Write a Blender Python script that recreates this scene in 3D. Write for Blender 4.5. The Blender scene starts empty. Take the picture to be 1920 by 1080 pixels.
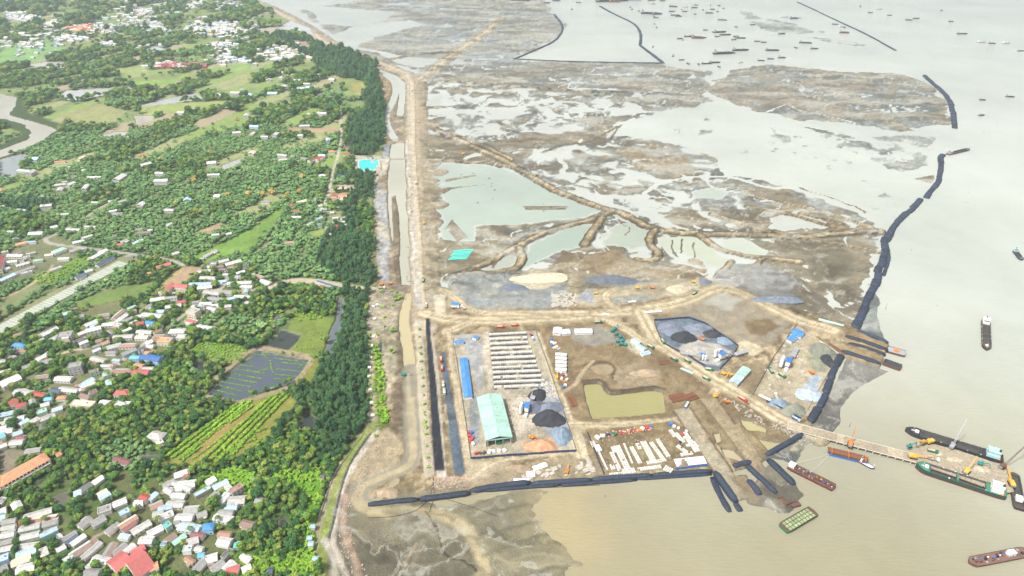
import bpy, bmesh, math, random
import numpy as np
from mathutils import Vector, Matrix

# ------------------------------------------------------------------ camera, sky, sun, exposure
scn = bpy.context.scene
PITCH = math.radians(31.3); HC = 450.0; FPX = 1280.0
cam_d = bpy.data.cameras.new('camera'); cam = bpy.data.objects.new('camera', cam_d)
scn.collection.objects.link(cam)
cam.location = (0, 0, HC); cam.rotation_euler = (math.pi/2 - PITCH, 0, 0)
cam_d.sensor_width = 36.0; cam_d.lens = 36.0*FPX/1920.0
cam_d.clip_start = 1.0; cam_d.clip_end = 60000.0
scn.camera = cam

SUN_EL, SUN_AZ = math.radians(58), math.radians(235)      # azimuth clockwise from +Y
world = bpy.data.worlds.new("World"); scn.world = world; world.use_nodes = True
wn = world.node_tree.nodes; wl = world.node_tree.links
wn.clear()
sky = wn.new('ShaderNodeTexSky'); sky.sky_type = 'NISHITA'; sky.sun_disc = False
sky.sun_elevation = SUN_EL; sky.sun_rotation = SUN_AZ
sky.air_density = 1.0; sky.dust_density = 3.5; sky.ozone_density = 1.0
bgn = wn.new('ShaderNodeBackground'); bgn.inputs['Strength'].default_value = 0.12
hsv = wn.new('ShaderNodeHueSaturation'); hsv.inputs['Saturation'].default_value = 0.20
outw = wn.new('ShaderNodeOutputWorld')
wl.new(sky.outputs[0], hsv.inputs['Color']); wl.new(hsv.outputs[0], bgn.inputs['Color']); wl.new(bgn.outputs[0], outw.inputs['Surface'])

sd_ = bpy.data.lights.new('sun', 'SUN'); sun = bpy.data.objects.new('sun', sd_)
scn.collection.objects.link(sun)
sd_.energy = 3.0; sd_.angle = math.radians(5); sd_.color = (1.0, 0.96, 0.90)
sdir = Vector((math.sin(SUN_AZ)*math.cos(SUN_EL), math.cos(SUN_AZ)*math.cos(SUN_EL), math.sin(SUN_EL)))
sun.rotation_euler = sdir.to_track_quat('Z', 'Y').to_euler(); sun.location = (0, 0, 600)

scn.view_settings.view_transform = 'Standard'; scn.view_settings.look = 'None'
scn.view_settings.exposure = 0.80; scn.view_settings.gamma = 1.0
scn.view_settings.use_curve_mapping = False

HAZE = True
HAZE_DENS = 0.00009

# ------------------------------------------------------------------ survey: photo point -> point on the ground
SP, CP = math.sin(PITCH), math.cos(PITCH)
def G(x, y, z=0.0):
    cx = (x-960)/FPX; cy = (540-y)/FPX
    t = (HC-z)/(SP - cy*CP)
    return (t*cx, t*(CP+cy*SP))
def GV(x, y, z=0.0):
    a = G(x, y, z); return Vector((a[0], a[1], z))
def GL(pts, z=0.0): return [G(x, y, z) for x, y in pts]
def PX(X, Y, Z=0.0):                                  # ground point -> photo point (used to measure sizes)
    dz = Z-HC
    d = Y*CP - dz*SP
    return 960+FPX*X/d, 540-FPX*(Y*SP+dz*CP)/d
def mpp(y): return HC/((y+239)*CP)

def lin1(v):
    v = v/255.0
    return v/12.92 if v <= 0.04045 else ((v+0.055)/1.055)**2.4
ALBK = 0.56
def A(r, g, b, k=None):
    k = ALBK if k is None else k
    return (lin1(r)*k, lin1(g)*k, lin1(b)*k)

# ------------------------------------------------------------------ numpy noise
def _hash(ix, iy, seed):
    ix = ix.astype(np.uint32); iy = iy.astype(np.uint32)
    h = ix*np.uint32(374761393) + iy*np.uint32(668265263) + np.uint32((seed*2246822519) & 0xffffffff)
    h = (h ^ (h >> np.uint32(13)))*np.uint32(1274126177)
    h = h ^ (h >> np.uint32(16))
    return (h & np.uint32(0xffff)).astype(np.float32)/32767.5 - 1.0
def vnoise(x, y, seed):
    fx = np.floor(x); fy = np.floor(y)
    ix = fx.astype(np.int64); iy = fy.astype(np.int64)
    u = (x-fx).astype(np.float32); v = (y-fy).astype(np.float32)
    u = u*u*(3-2*u); v = v*v*(3-2*v)
    a = _hash(ix, iy, seed); b = _hash(ix+1, iy, seed); c = _hash(ix, iy+1, seed); d = _hash(ix+1, iy+1, seed)
    return (a+(b-a)*u)*(1-v) + (c+(d-c)*u)*v
def fbm(x, y, sc, octv=4, seed=0, gain=0.5):
    s = np.zeros(x.shape, np.float32); amp = 1.0; tot = 0; k = 1.0/sc
    for o in range(octv):
        s += amp*vnoise(x*k+17.3*o, y*k-9.1*o, seed+o*7); tot += amp; amp *= gain; k *= 2.03
    return s/tot*1.6
def sstep(a, b, x):
    t = np.clip((x-a)/(b-a), 0, 1); return t*t*(3-2*t)

def smooth_line(pts, n=2):
    for _ in range(n):
        q = [pts[0]]
        for a, b in zip(pts[:-1], pts[1:]):
            q.append((a[0]*.75+b[0]*.25, a[1]*.75+b[1]*.25)); q.append((a[0]*.25+b[0]*.75, a[1]*.25+b[1]*.75))
        q.append(pts[-1]); pts = q
    return pts

class Fields:
    """everything known about the ground at a set of points: colour, height, wetness, trees, water colour"""
    def __init__(s, X, Y):
        s.X = X.astype(np.float64); s.Y = Y.astype(np.float64)
        n = X.shape[0]; x, y = s.X, s.Y
        s.col = np.zeros((n, 3), np.float32); s.h = np.full(n, -2.0, np.float32)
        s.wet = np.zeros(n, np.float32); s.tree = np.zeros(n, np.float32); s.kind = np.zeros(n, np.int8)
        s.wcol = np.zeros((n, 3), np.float32)
        s.w1x = fbm(x, y, 9, 3, 11); s.w1y = fbm(x, y, 9, 3, 12)
        s.w2x = fbm(x, y, 45, 3, 13); s.w2y = fbm(x, y, 45, 3, 14)
        s.n1 = fbm(x, y, 5, 3, 21); s.n2 = fbm(x, y, 28, 4, 22); s.n3 = fbm(x, y, 160, 4, 23)
        s.fl = np.zeros(n, np.float32)
    def _sub(s, P, m):
        x0 = min(p[0] for p in P)-m; x1 = max(p[0] for p in P)+m; y0 = min(p[1] for p in P)-m; y1 = max(p[1] for p in P)+m
        return np.nonzero((s.X > x0) & (s.X < x1) & (s.Y > y0) & (s.Y < y1))[0]
    def sd_poly(s, P, w, m=30):
        i = s._sub(P, m+w*1.6)
        x = s.X[i]+w*(0.45*s.w1x[i]+s.w2x[i]*0.9); y = s.Y[i]+w*(0.45*s.w1y[i]+s.w2y[i]*0.9)
        d = np.full(i.shape, 1e18); ins = np.zeros(i.shape, bool)
        for k in range(len(P)):
            ax, ay = P[k-1]; bx, by = P[k]
            ex, ey = bx-ax, by-ay; l2 = ex*ex+ey*ey
            if l2 < 1e-9: continue
            t = np.clip(((x-ax)*ex+(y-ay)*ey)/l2, 0, 1)
            d = np.minimum(d, (x-ax-t*ex)**2+(y-ay-t*ey)**2)
            if ay != by:
                c = ((ay > y) != (by > y)) & (x < (bx-ax)*(y-ay)/(by-ay)+ax)
                ins ^= c
        d = np.sqrt(d); return i, np.where(ins, d, -d)
    def sd_line(s, P, w, m):
        i = s._sub(P, m+w*1.6)
        x = s.X[i]+w*(0.45*s.w1x[i]+s.w2x[i]*0.5); y = s.Y[i]+w*(0.45*s.w1y[i]+s.w2y[i]*0.5)
        d = np.full(i.shape, 1e18)
        for (ax, ay), (bx, by) in zip(P[:-1], P[1:]):
            ex, ey = bx-ax, by-ay; l2 = ex*ex+ey*ey
            if l2 < 1e-9: continue
            t = np.clip(((x-ax)*ex+(y-ay)*ey)/l2, 0, 1)
            d = np.minimum(d, (x-ax-t*ex)**2+(y-ay-t*ey)**2)
        return i, np.sqrt(d)
    def _put(s, i, m, c, h, wet, tree, kind, var, wc=None, hadd=None):
        if c is not None:
            v = (1+var*(0.6*s.n2[i]+0.5*s.n1[i]))[:, None]
            s.col[i] = s.col[i]*(1-m[:, None]) + np.array(c, np.float32)[None, :]*v*m[:, None]
        if h is not None: s.h[i] = s.h[i]*(1-m)+h*m
        if hadd is not None: s.h[i] += hadd*m
        if wet is not None: s.wet[i] = s.wet[i]*(1-m)+wet*m
        if tree is not None: s.tree[i] = s.tree[i]*(1-m)+tree*m
        if kind is not None: s.kind[i[m > 0.5]] = kind
        if wc is not None: s.wcol[i] = s.wcol[i]*(1-m[:, None]) + np.array(wc, np.float32)[None, :]*m[:, None]
    def area(s, pts, c=None, h=None, w=3, f=1.5, wet=None, tree=None, kind=None, var=.14, a=1.0, wc=None, smooth=0, hadd=None):
        if smooth: pts = smooth_line(pts+[pts[0]], smooth)[:-1]
        i, sd = s.sd_poly(GL(pts), w, f+2)
        if len(i) == 0: return
        s._put(i, (sstep(-f, f, sd)*a).astype(np.float32), c, h, wet, tree, kind, var, wc, hadd)
    def path(s, pts, width, c=None, h=None, w=1.5, f=1.5, wet=None, tree=None, kind=None, var=.12, a=1.0, wc=None, hadd=None, smooth=1):
        P = GL(smooth_line(pts, smooth) if smooth else pts)
        i, d = s.sd_line(P, w, width/2+f+2)
        if len(i) == 0: return
        s._put(i, (sstep(width/2+f, width/2-f, d)*a).astype(np.float32), c, h, wet, tree, kind, var, wc, hadd)
    def water(s, pts, wc, depth=1.2, w=3, f=1.5, smooth=0, c=None):
        s.area(pts, c or A(140, 130, 110), -depth, w, f, 1.0, 0, None, .1, 1, wc, smooth)
    def flat(s, pts, c, lvl=0.05, amp=0.35, sc=60, w=12, f=10, seed=0, dry=(1.0,), chan=0.35, wc=None, dryc=None, dw=.75):
        """tidal mud: a level close to the water with gullies, so that the waterline draws the pattern"""
        i, sd = s.sd_poly(GL(pts), w, f+4)
        if len(i) == 0: return
        x, y = s.X[i], s.Y[i]
        wx = x+sc*0.5*fbm(x, y, sc*1.3, 3, 301+seed); wy = y+sc*0.5*fbm(x, y, sc*1.3, 3, 302+seed)
        n = fbm(wx, wy, sc, 6, 310+seed, 0.55)
        cn = np.abs(fbm(wx, wy, sc*2.2, 4, 330+seed, 0.45))
        hh = lvl + amp*n - chan*np.exp(-(cn/0.035)**2) + 0.05*s.n1[i]
        m = sstep(-f, f, sd).astype(np.float32)
        s.h[i] = s.h[i]*(1-m)+hh*m; s.fl[i] = s.fl[i]*(1-m)+m
        dr = sstep(0.05, 0.55, hh/ max(amp, .01)*0.5)[:, None]
        c = np.array(c, np.float32); dc = np.array(dryc if dryc is not None else c*1.1, np.float32)
        cc = c[None]*(1-dr)+dc[None]*dr
        s.col[i] = s.col[i]*(1-m[:, None]) + cc*(1+0.10*s.n2[i]+0.08*s.n1[i])[:, None]*m[:, None]
        s.wet[i] = s.wet[i]*(1-m)+(1-dw*dr[:, 0])*m
        s.tree[i] = s.tree[i]*(1-m)
        if wc is not None: s.wcol[i] = s.wcol[i]*(1-m[:, None])+np.array(wc, np.float32)[None]*m[:, None]
        film = (sstep(.16, .0, hh)*.65*m)[:, None]; s.col[i] = s.col[i]*(1-film)+s.wcol[i]*film
# ------------------------------------------------------------------ the survey of the ground
SAND = A(212, 198, 168); DIRT = A(186, 170, 140); MUDB = A(158, 142, 108); DKMUD = A(120, 108, 88)
GREY = A(150, 148, 138); WETG = A(140, 143, 138); GREENG = A(92, 122, 50); BRIGHTG = A(125, 158, 52); YELG = A(158, 164, 80)
UNDER = A(66, 92, 42); PALEG = A(140, 160, 95); STONE = A(205, 200, 190)
W_SEA = A(178, 170, 136); W_PALE = A(212, 216, 202); W_CYAN = A(188, 202, 188); W_TAN = A(212, 196, 160); W_GREY = A(150, 156, 150)
W_DARK = A(72, 80, 76); W_YEL = A(184, 178, 122); W_FAR = A(214, 220, 208)

COAST = [(-900, -60), (380, -60), (455, 0), (500, 20), (540, 38), (600, 90), (640, 100), (690, 125), (715, 160), (722, 210), (720, 270),
         (715, 300), (702, 330), (700, 400), (697, 460), (695, 540), (690, 600), (690, 700), (688, 790), (662, 830), (625, 890), (602, 950),
         (590, 1000), (600, 1080), (615, 1300), (-900, 1300)]
CANAL_A = [(470, 22), (540, 48), (590, 78), (650, 110), (700, 128), (752, 148), (755, 175), (750, 215), (742, 262), (748, 300), (742, 360), (745, 420), (752, 480), (757, 536)]
CANAL_B = [(764, 556), (757, 595), (763, 640), (768, 690), (772, 750), (774, 800), (778, 845), (770, 872), (735, 888), (690, 905), (668, 925), (682, 948), (730, 960),
           (795, 955), (838, 968), (880, 1000), (905, 1040), (908, 1090), (905, 1200)]
NSROAD = [(440, -10), (520, 22), (580, 58), (615, 85), (680, 108), (735, 128), (772, 143), (774, 200), (774, 260), (778, 340), (784, 420), (789, 500), (793, 560), (797, 620)]

def dust(s, amt):
    """bare ground: cream dust, damp hollows and tracks"""
    x, y = s.X, s.Y
    bare = ((1-s.tree)*sstep(.9, 1.4, s.h)*(1-sstep(0, 1, s.wet)*.5)).astype(np.float32)
    inl = s.sd_poly(GL(COAST), 0, 1); land = np.zeros(len(x), np.float32); land[inl[0]] = (inl[1] > 0)
    bare *= (1-land)
    if not hasattr(s, 'na'):
        s.na = fbm(x, y, 15, 5, 401, .62); s.nb = fbm(x+7*s.w1x, y+7*s.w1y, 24, 5, 402, .62); s.nc = fbm(x, y, 4.5, 3, 403)
    dark = s.col.mean(1) < .09
    k1 = (bare*amt*sstep(.12, .42, s.na)*np.where(dark, .25, 1))[:, None]; s.col = s.col*(1-k1)+np.array(A(220, 202, 164))*k1
    k2 = (bare*amt*sstep(.10, .40, s.nb))[:, None]; s.col = s.col*(1-k2)+s.col*np.array((.55, .52, .48))*k2
    s.col *= (1+(.22*s.nc*(.35+.65*bare)*(1-.85*np.clip(s.wet, 0, 1))))[:, None]
    s.col = s.col.astype(np.float32)
    return land

def survey(s):
    x, y = s.X, s.Y
    s.wcol[:] = np.array(W_SEA)
    # sea water: tan close to the southern beach, greyer and paler further out
    t = sstep(300, 1050, y+0.55*x+60*s.n3)[:, None]
    s.wcol[:] = np.array(W_SEA)*(1-t)+np.array(W_FAR)*t
    s.col[:] = np.array(GREY)
    # ---------------- tidal flats
    s.flat([(560, 20), (600, 10), (760, -10), (1000, -20), (1045, 25), (1060, 52), (1040, 75), (1000, 96), (965, 112), (1245, 120), (1335, 135), (1320, 170), (1335, 190),
            (1240, 215), (1180, 220), (1100, 210), (990, 215), (880, 200), (790, 190), (780, 130), (690, 112), (640, 88)], A(158, 166, 166), .42, .45, 80, 20, 12, 1, dryc=A(176, 174, 162), wc=A(205, 210, 200))
    s.water([(612, 70), (680, 45), (770, 38), (790, 46), (700, 72), (668, 86), (720, 100), (690, 98), (640, 84)], A(205, 210, 200), .8, 8, 6)
    s.water([(560, 10), (640, 15), (740, 22), (720, 40), (650, 48), (600, 45), (590, 25)], A(205, 210, 200), .8, 8, 6)
    s.water([(700, 96), (740, 102), (800, 112), (850, 108), (880, 118), (800, 128), (760, 122)], A(205, 210, 200), .8, 8, 5)
    s.water([(1062, 30), (1130, 10), (1190, 45), (1206, 68), (1200, 88), (1238, 114), (975, 109), (1045, 78), (1064, 52)], A(214, 220, 208), .8, 4, 4)
    s.flat([(1320, 168), (1370, 130), (1440, 120), (1560, 130), (1700, 140), (1735, 150), (1778, 195), (1790, 238), (1760, 238), (1680, 247), (1600, 232), (1500, 228),
            (1420, 208), (1370, 195)], A(138, 146, 146), .40, .45, 50, 14, 10, 4, dryc=A(172, 164, 146))
    s.flat([(1385, 15), (1440, 34), (1500, 45), (1572, 60), (1500, 64), (1440, 62), (1400, 42)], A(165, 170, 165), .1, .3, 60, 15, 8, 5)
    s.flat([(1500, 66), (1560, 72), (1650, 80), (1625, 88), (1560, 84)], A(165, 170, 165), .0, .35, 40, 10, 8, 6)
    s.flat([(1550, 272), (1620, 256), (1700, 250), (1762, 258), (1742, 285), (1735, 312), (1700, 326), (1660, 316), (1630, 300)], A(165, 168, 162), .05, .30, 26, 8, 5, 7)
    s.flat([(1240, 225), (1400, 215), (1560, 262), (1500, 300), (1380, 300), (1280, 262)], A(172, 172, 164), -.20, .34, 30, 8, 10, 29)
    s.flat([(1500, 235), (1560, 245), (1640, 262), (1600, 272), (1540, 258)], A(150, 150, 142), .0, .3, 20, 6, 5, 17)
    s.flat([(1620, 370), (1660, 360), (1695, 385), (1670, 398), (1630, 395)], A(168, 170, 165), -.05, .3, 18, 6, 5, 8)
    s.flat([(1706, 335), (1752, 326), (1756, 334), (1748, 346)], A(165, 158, 138), .1, .15, 20, 1, 3, 9, chan=0)
    s.flat([(1420, 280), (1560, 270), (1640, 330), (1620, 400), (1500, 340)], A(170, 170, 162), -.17, .34, 26, 8, 10, 19)
    s.flat([(790, 122), (1245, 122), (1335, 135), (1322, 188), (1200, 208), (1000, 222), (880, 212), (795, 185)], A(146, 152, 150), .36, .36, 60, 14, 10, 24, dryc=A(168, 162, 146), chan=.55, wc=A(214, 218, 210))
    # intricate ground between the far flats and the building site
    s.flat([(795, 150), (1000, 165), (1240, 200), (1180, 225), (1140, 250), (1240, 262), (1290, 275), (1350, 300), (1368, 328), (1440, 338), (1500, 352), (1560, 385),
            (1600, 395), (1652, 412), (1665, 430), (1642, 480), (1625, 560), (1604, 612), (1480, 582), (1340, 550), (800, 560), (792, 400)],
           A(134, 134, 124), .04, .52, 34, 9, 6, 10, wc=A(216, 220, 210), dryc=A(166, 150, 120), chan=.6)
    s.flat([(1150, 265), (1240, 262), (1350, 300), (1370, 330), (1480, 350), (1560, 385), (1600, 410), (1520, 425), (1420, 400), (1330, 395), (1260, 350), (1190, 320)],
           A(138, 142, 138), .22, .40, 40, 9, 12, 11, wc=A(214, 218, 210), dryc=A(168, 155, 128), chan=.6)
    # drier brown ground
    for pts, c in (
        ([(800, 250), (860, 262), (940, 300), (900, 312), (800, 318)], MUDB),
        ([(800, 320), (822, 322), (812, 350), (828, 385), (815, 410), (830, 440), (880, 455), (960, 448), (970, 470), (890, 500), (840, 520), (800, 540)], MUDB),
        ([(1025, 495), (1080, 468), (1150, 472), (1230, 495), (1300, 478), (1330, 500), (1370, 520), (1330, 545), (1120, 520), (1060, 545), (960, 520), (1000, 505)], A(182, 160, 122)),
        ([(1400, 455), (1500, 447), (1600, 440), (1650, 450), (1640, 500), (1625, 560), (1605, 612), (1480, 582), (1460, 520), (1420, 490)], A(158, 144, 116)),
        ([(1260, 395), (1330, 405), (1350, 425), (1260, 430)], A(165, 150, 120)),
        ([(1170, 285), (1240, 290), (1300, 300), (1260, 320), (1180, 318)], A(176, 156, 122)),
        ([(1350, 410), (1470, 395), (1580, 415), (1640, 430), (1560, 440), (1430, 440)], A(165, 148, 118)),
        ([(905, 270), (980, 250), (1060, 255), (1000, 290), (960, 300)], A(168, 158, 135)),
        ([(1000, 262), (1110, 235), (1160, 228), (1120, 262), (1040, 275)], A(165, 155, 130)),
    ):
        s.area(pts, c, None, 12, 9, .35, var=.2, a=.8, hadd=.38)
    s.area([(1080, 520), (1180, 518), (1300, 535), (1200, 545), (1100, 540)], A(150, 146, 130), .6, 5, 5, .6)
    s.area([(1500, 470), (1570, 465), (1610, 500), (1590, 560), (1540, 540)], A(138, 130, 108), .7, 12, 8, .5)
    # ponds
    P = [([(806, 330), (835, 305), (900, 309), (950, 318), (1000, 336), (1060, 362), (1132, 390), (1100, 406), (1040, 414), (970, 420), (890, 424), (888, 452), (835, 448), (824, 430), (836, 415), (818, 392), (838, 380), (818, 352), (830, 345)], W_CYAN, 2),
         ([(1000, 455), (1060, 432), (1118, 418), (1108, 445), (1088, 462), (1040, 474), (985, 500), (960, 505), (985, 488)], A(180, 196, 180), 3),
         ([(1232, 448), (1300, 441), (1328, 450), (1345, 478), (1372, 492), (1345, 503), (1308, 486), (1278, 474), (1240, 470)], A(205, 212, 190), 3),
         ([(1122, 455), (1160, 420), (1200, 418), (1222, 432), (1210, 455), (1180, 465), (1140, 462)], A(190, 200, 182), 3),
         ([(1350, 450), (1392, 446), (1440, 472), (1425, 484), (1385, 480), (1358, 470)], A(205, 212, 195), 2),
         ([(1150, 405), (1190, 400), (1215, 420), (1180, 418)], A(195, 202, 188), 3),
         ([(905, 505), (940, 470), (975, 478), (960, 503)], A(190, 195, 180), 4),
         ([(1350, 555), (1400, 550), (1440, 572), (1480, 590), (1400, 590)], A(190, 188, 172), 5),
         ([(1335, 352), (1360, 360), (1350, 374), (1300, 372), (1298, 362)], A(195, 205, 190), 3),
         ([(800, 190), (826, 180), (828, 196), (795, 200)], A(205, 208, 196), 1),
         ([(1465, 405), (1500, 395), (1530, 408), (1560, 418), (1520, 428), (1470, 432), (1440, 425)], A(205, 210, 198), 6)]
    for pts, wc, w in P: s.water(pts, wc, 1.1, w*2, 2)
    for pts in ([(890, 428), (905, 422), (1000, 420), (1040, 412), (1060, 412), (1000, 428), (900, 432)], [(833, 336), (890, 327), (895, 330), (835, 342)], [(835, 352), (930, 344), (835, 357)],
                [(980, 385), (1065, 385), (1060, 393), (985, 394)], [(835, 430), (850, 412), (880, 445), (860, 452)]):
        s.area(pts, A(165, 155, 130), .45, 2, 2, .3)
    for pts in ([(835, 430), (850, 412)], [(1130, 345), (1165, 365)], [(1240, 462), (1250, 478)], [(1262, 450), (1258, 470), (1268, 480)], [(1280, 448), (1276, 474)], [(1300, 455), (1302, 482)]):
        s.path(pts, 3, A(130, 122, 100), .7, 3, 1.5, .3)
    # dykes between the ponds
    DK = A(190, 172, 138); DE = A(96, 84, 62)
    dykes = [([(800, 235), (870, 268), (960, 308), (1010, 342), (1070, 370), (1130, 390), (1172, 402), (1225, 432), (1300, 440), (1420, 440), (1490, 446), (1580, 437), (1650, 434)], 11),
             ([(1150, 396), (1122, 410), (1060, 425), (1012, 440), (960, 468), (900, 500), (842, 522)], 8),
             ([(1128, 410), (1110, 440), (1092, 460)], 9),
             ([(1228, 432), (1213, 455), (1236, 474), (1225, 490), (1195, 487)], 8),
             ([(1310, 441), (1340, 464), (1380, 478), (1440, 486), (1500, 492)], 8),
             ([(975, 466), (982, 490), (962, 508), (850, 518)], 8),
             ([(1335, 402), (1400, 422), (1440, 436)], 6), ([(1400, 388), (1470, 398), (1530, 418), (1600, 432)], 6), ([(1500, 400), (1580, 420)], 5),
             ([(800, 300), (870, 302), (950, 310), (1000, 330)], 7), ([(1440, 432), (1500, 448), (1600, 462), (1655, 475)], 4),
             ([(795, 150), (960, 162), (1100, 172), (1175, 172)], 7), ([(795, 168), (900, 166)], 4), ([(795, 203), (890, 198)], 4),
             ([(845, 250), (900, 270), (960, 300)], 7), ([(1372, 492), (1345, 520)], 6), ([(1425, 488), (1410, 520)], 6), ([(1470, 380), (1560, 400), (1640, 430)], 4)]
    for pts, wd in dykes:
        s.path(pts, wd*1.75, DE, 1.0, 3.5, 1.6, .4)
        s.path(pts, wd*1.0, DK, 2.6, 3.0, 1.2, .05)
        s.path(pts, wd*.3, A(214, 198, 162), 2.7, 1.5, .8)
    # ---------------- the peninsula with the building site
    SITE = [(690, 560), (760, 548), (850, 545), (1000, 540), (1340, 540), (1480, 575), (1600, 610), (1665, 640), (1655, 680), (1583, 668), (1545, 755), (1522, 800), (1470, 795), (1530, 822),
            (1500, 822), (1470, 850), (1440, 862), (1400, 880), (1345, 892), (1325, 888), (1130, 900), (880, 926), (760, 944), (692, 950), (640, 990), (600, 1080), (620, 870), (690, 800)]
    s.area(SITE, A(152, 134, 100), 2.0, 2, 2.5, .05, 0, var=.16)
    # strip between the belt of trees and the big road, with the canal in it
    s.area([(688, 128), (780, 140), (800, 150), (800, 560), (812, 900), (790, 930), (690, 940), (640, 930), (690, 800), (690, 540), (700, 400), (715, 300), (722, 210)], A(160, 143, 108), 1.8, 3, 3, .1, 0, var=.2)
    s.path([(440, -10), (520, 22), (580, 58), (615, 85), (680, 110), (740, 135), (772, 150)], 70, A(168, 158, 138), 1.6, 5, 4, .1, 0)
    s.path([(786, 150), (850, 102), (888, 78), (930, 44), (935, 36)], 45, A(180, 170, 150), 1.6, 5, 4, .1, 0)
    s.path([(786, 150), (850, 102), (888, 78), (930, 44)], 12, SAND, 2.2, 3, 2)
    s.path([(736, 110), (775, 104), (830, 98), (862, 100)], 16, A(120, 118, 108), 1.2, 5, 4, .3, 0)
    # mud banks beside canal
    s.path(CANAL_A, 34, A(150, 138, 116), 1.4, 4, 4, .3)
    s.path(CANAL_A[:8], 15, None, -1.2, 2, 1.5, 1, wc=W_PALE)
    s.area([(733, 270), (757, 268), (760, 330), (763, 400), (768, 470), (770, 536), (752, 536), (742, 480), (732, 440), (728, 380), (728, 330)], None, -1.4, 1.5, 1.5, 1, wc=A(205, 205, 186))
    s.area([(735, 370), (743, 366), (748, 400), (750, 470), (752, 536), (741, 536), (738, 480), (736, 420)], A(125, 110, 86), 1.3, 1.5, 2, .3)
    s.path([(722, 140), (745, 160), (735, 195), (722, 215), (728, 245), (742, 262)], 16, None, -1.0, 2, 2, 1, wc=W_PALE)
    s.path([(735, 262), (760, 262)], 5, DIRT, 2, .5, 1); s.path([(726, 299), (760, 298)], 4, A(215, 205, 190), 2, .3, 1)
    # bluish gravel strip along the canal
    s.area([(705, 345), (722, 345), (727, 400), (730, 480), (728, 535), (712, 535), (706, 460), (704, 400)], A(176, 178, 176), 1.9, 2, 2, .1, var=.2)
    s.area([(718, 272), (730, 272), (730, 298), (718, 298)], A(170, 176, 182), 1.9, 1, 1)
    s.area([(708, 300), (732, 300), (722, 330), (705, 330)], A(222, 214, 196), 2.1, .5, 1)
    s.area([(700, 395), (698, 440), (676, 430), (670, 405), (678, 380), (692, 378)], BRIGHTG, 1.7, 2, 2, 0, 0)
    s.area([(697, 430), (706, 430), (708, 540), (695, 540)], A(135, 140, 90), 1.7, 1, 1.5, 0, 0)
    # lower canal: sandy shallow water drying out to the south
    s.path([(752, 556), (742, 600), (746, 660), (748, 740), (750, 830)], 14, A(122, 108, 84), 1.6, 3, 3, .2)
    s.path([(785, 556), (778, 620), (783, 700), (790, 800), (795, 880)], 13, A(140, 124, 98), 1.8, 2, 3, .2)
    s.path(CANAL_B[:5], 12.5, A(214, 200, 160), -.9, 2, 1.2, 1, wc=A(214, 200, 158))
    s.path(CANAL_B[3:], 17, A(182, 174, 150), .3, 3, 2, .95)
    s.path(CANAL_B[4:], 7, A(222, 206, 166), .14, 3, 1.5, .95)
    s.path([(765, 700), (765, 740), (770, 790), (778, 830)], 4, A(215, 202, 168), .2, 2, 1.5, .8)
    s.area([(712, 565), (730, 560), (733, 580), (722, 590)], A(205, 205, 180), .9, 2, 1.5, .6)
    # left verge: concrete ditch wall, stony beach
    s.area([(690, 545), (760, 548), (748, 600), (742, 680), (726, 780), (700, 830), (680, 850), (690, 700)], A(182, 172, 145), 1.9, 3, 3, .05, .08, 3, var=.22)
    s.path([(689, 620), (691, 700), (692, 770), (690, 800), (668, 830), (640, 870), (625, 910), (612, 960), (600, 1010)], 2.5, A(150, 146, 140), 2.3, .4, .6)
    s.path([(715, 640), (713, 700), (717, 730)], 2.0, A(70, 84, 120), 1.0, .6, .6)
    s.area([(700, 640), (712, 650), (722, 740), (728, 800), (712, 812), (702, 760)], A(120, 138, 62), 1.9, 2, 2, 0, .5, 3)
    dust(s, .48)
    # ---------------- north-south road
    s.path([(788, 150), (790, 260), (797, 350), (805, 450), (812, 545)], 22, A(180, 166, 138), 1.6, 4, 3, .1)
    s.path(NSROAD, 27, A(190, 176, 150), 2.2, 2.5, 2.5, .02)
    s.path(NSROAD, 9, A(218, 204, 176), 2.5, 1.2, 2)
    s.path([(x_-7, y_) for x_, y_ in NSROAD[6:]], 3, A(205, 198, 188), 2.6, 1.5, 1)
    s.path([(x_-12, y_+4) for x_, y_ in NSROAD[8:]], 3.5, A(218, 212, 200), 2.3, 3, 1.2, var=.3)
    s.path([(x_+5, y_) for x_, y_ in NSROAD[6:]], 2, A(170, 154, 125), 2.4, 1.0, 1)
    # fingers of spoil east of the road
    for k, (yy, xe) in enumerate(((235, 822), (322, 838), (338, 822), (356, 840), (372, 818), (386, 842), (402, 822), (418, 826), (455, 838))):
        s.area([(798, yy-8), (xe, yy-4), (xe+4, yy+1), (xe-8, yy+7), (798, yy+8)], A(182, 168, 140), 1.4, 4, 2, .15)
    # light grey quarry yard in the middle
    s.area([(845, 520), (960, 512), (1060, 522), (1060, 560), (1040, 580), (880, 585), (850, 560)], A(165, 170, 168), 2.1, 6, 4, .1, var=.2)
    s.area([(962, 520), (1000, 505), (1050, 505), (1054, 530), (1020, 545), (968, 545)], A(224, 212, 184), 2.6, 3, 2, var=.08)
    s.area([(1060, 540), (1140, 545), (1220, 530), (1300, 530), (1290, 560), (1200, 570), (1090, 575)], A(196, 184, 156), 2.2, 6, 4, var=.2)
    s.area([(1085, 548), (1120, 548), (1110, 570), (1085, 565)], A(160, 168, 176), 2.3, 3, 2)
    s.area([(1140, 560), (1225, 555), (1228, 566), (1145, 575)], A(165, 165, 155), 2.2, 2, 2)
    s.area([(1350, 505), (1440, 500), (1500, 530), (1480, 560), (1400, 545), (1340, 535)], A(172, 174, 172), 1.2, 8, 5, .4, var=.18)
    s.area([(1440, 560), (1480, 555), (1505, 565), (1480, 575), (1450, 573)], A(140, 150, 158), 2.4, 3, 2)
    s.area([(1260, 540), (1310, 520), (1320, 545), (1290, 560)], A(210, 200, 172), 2.3, 4, 3)
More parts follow.
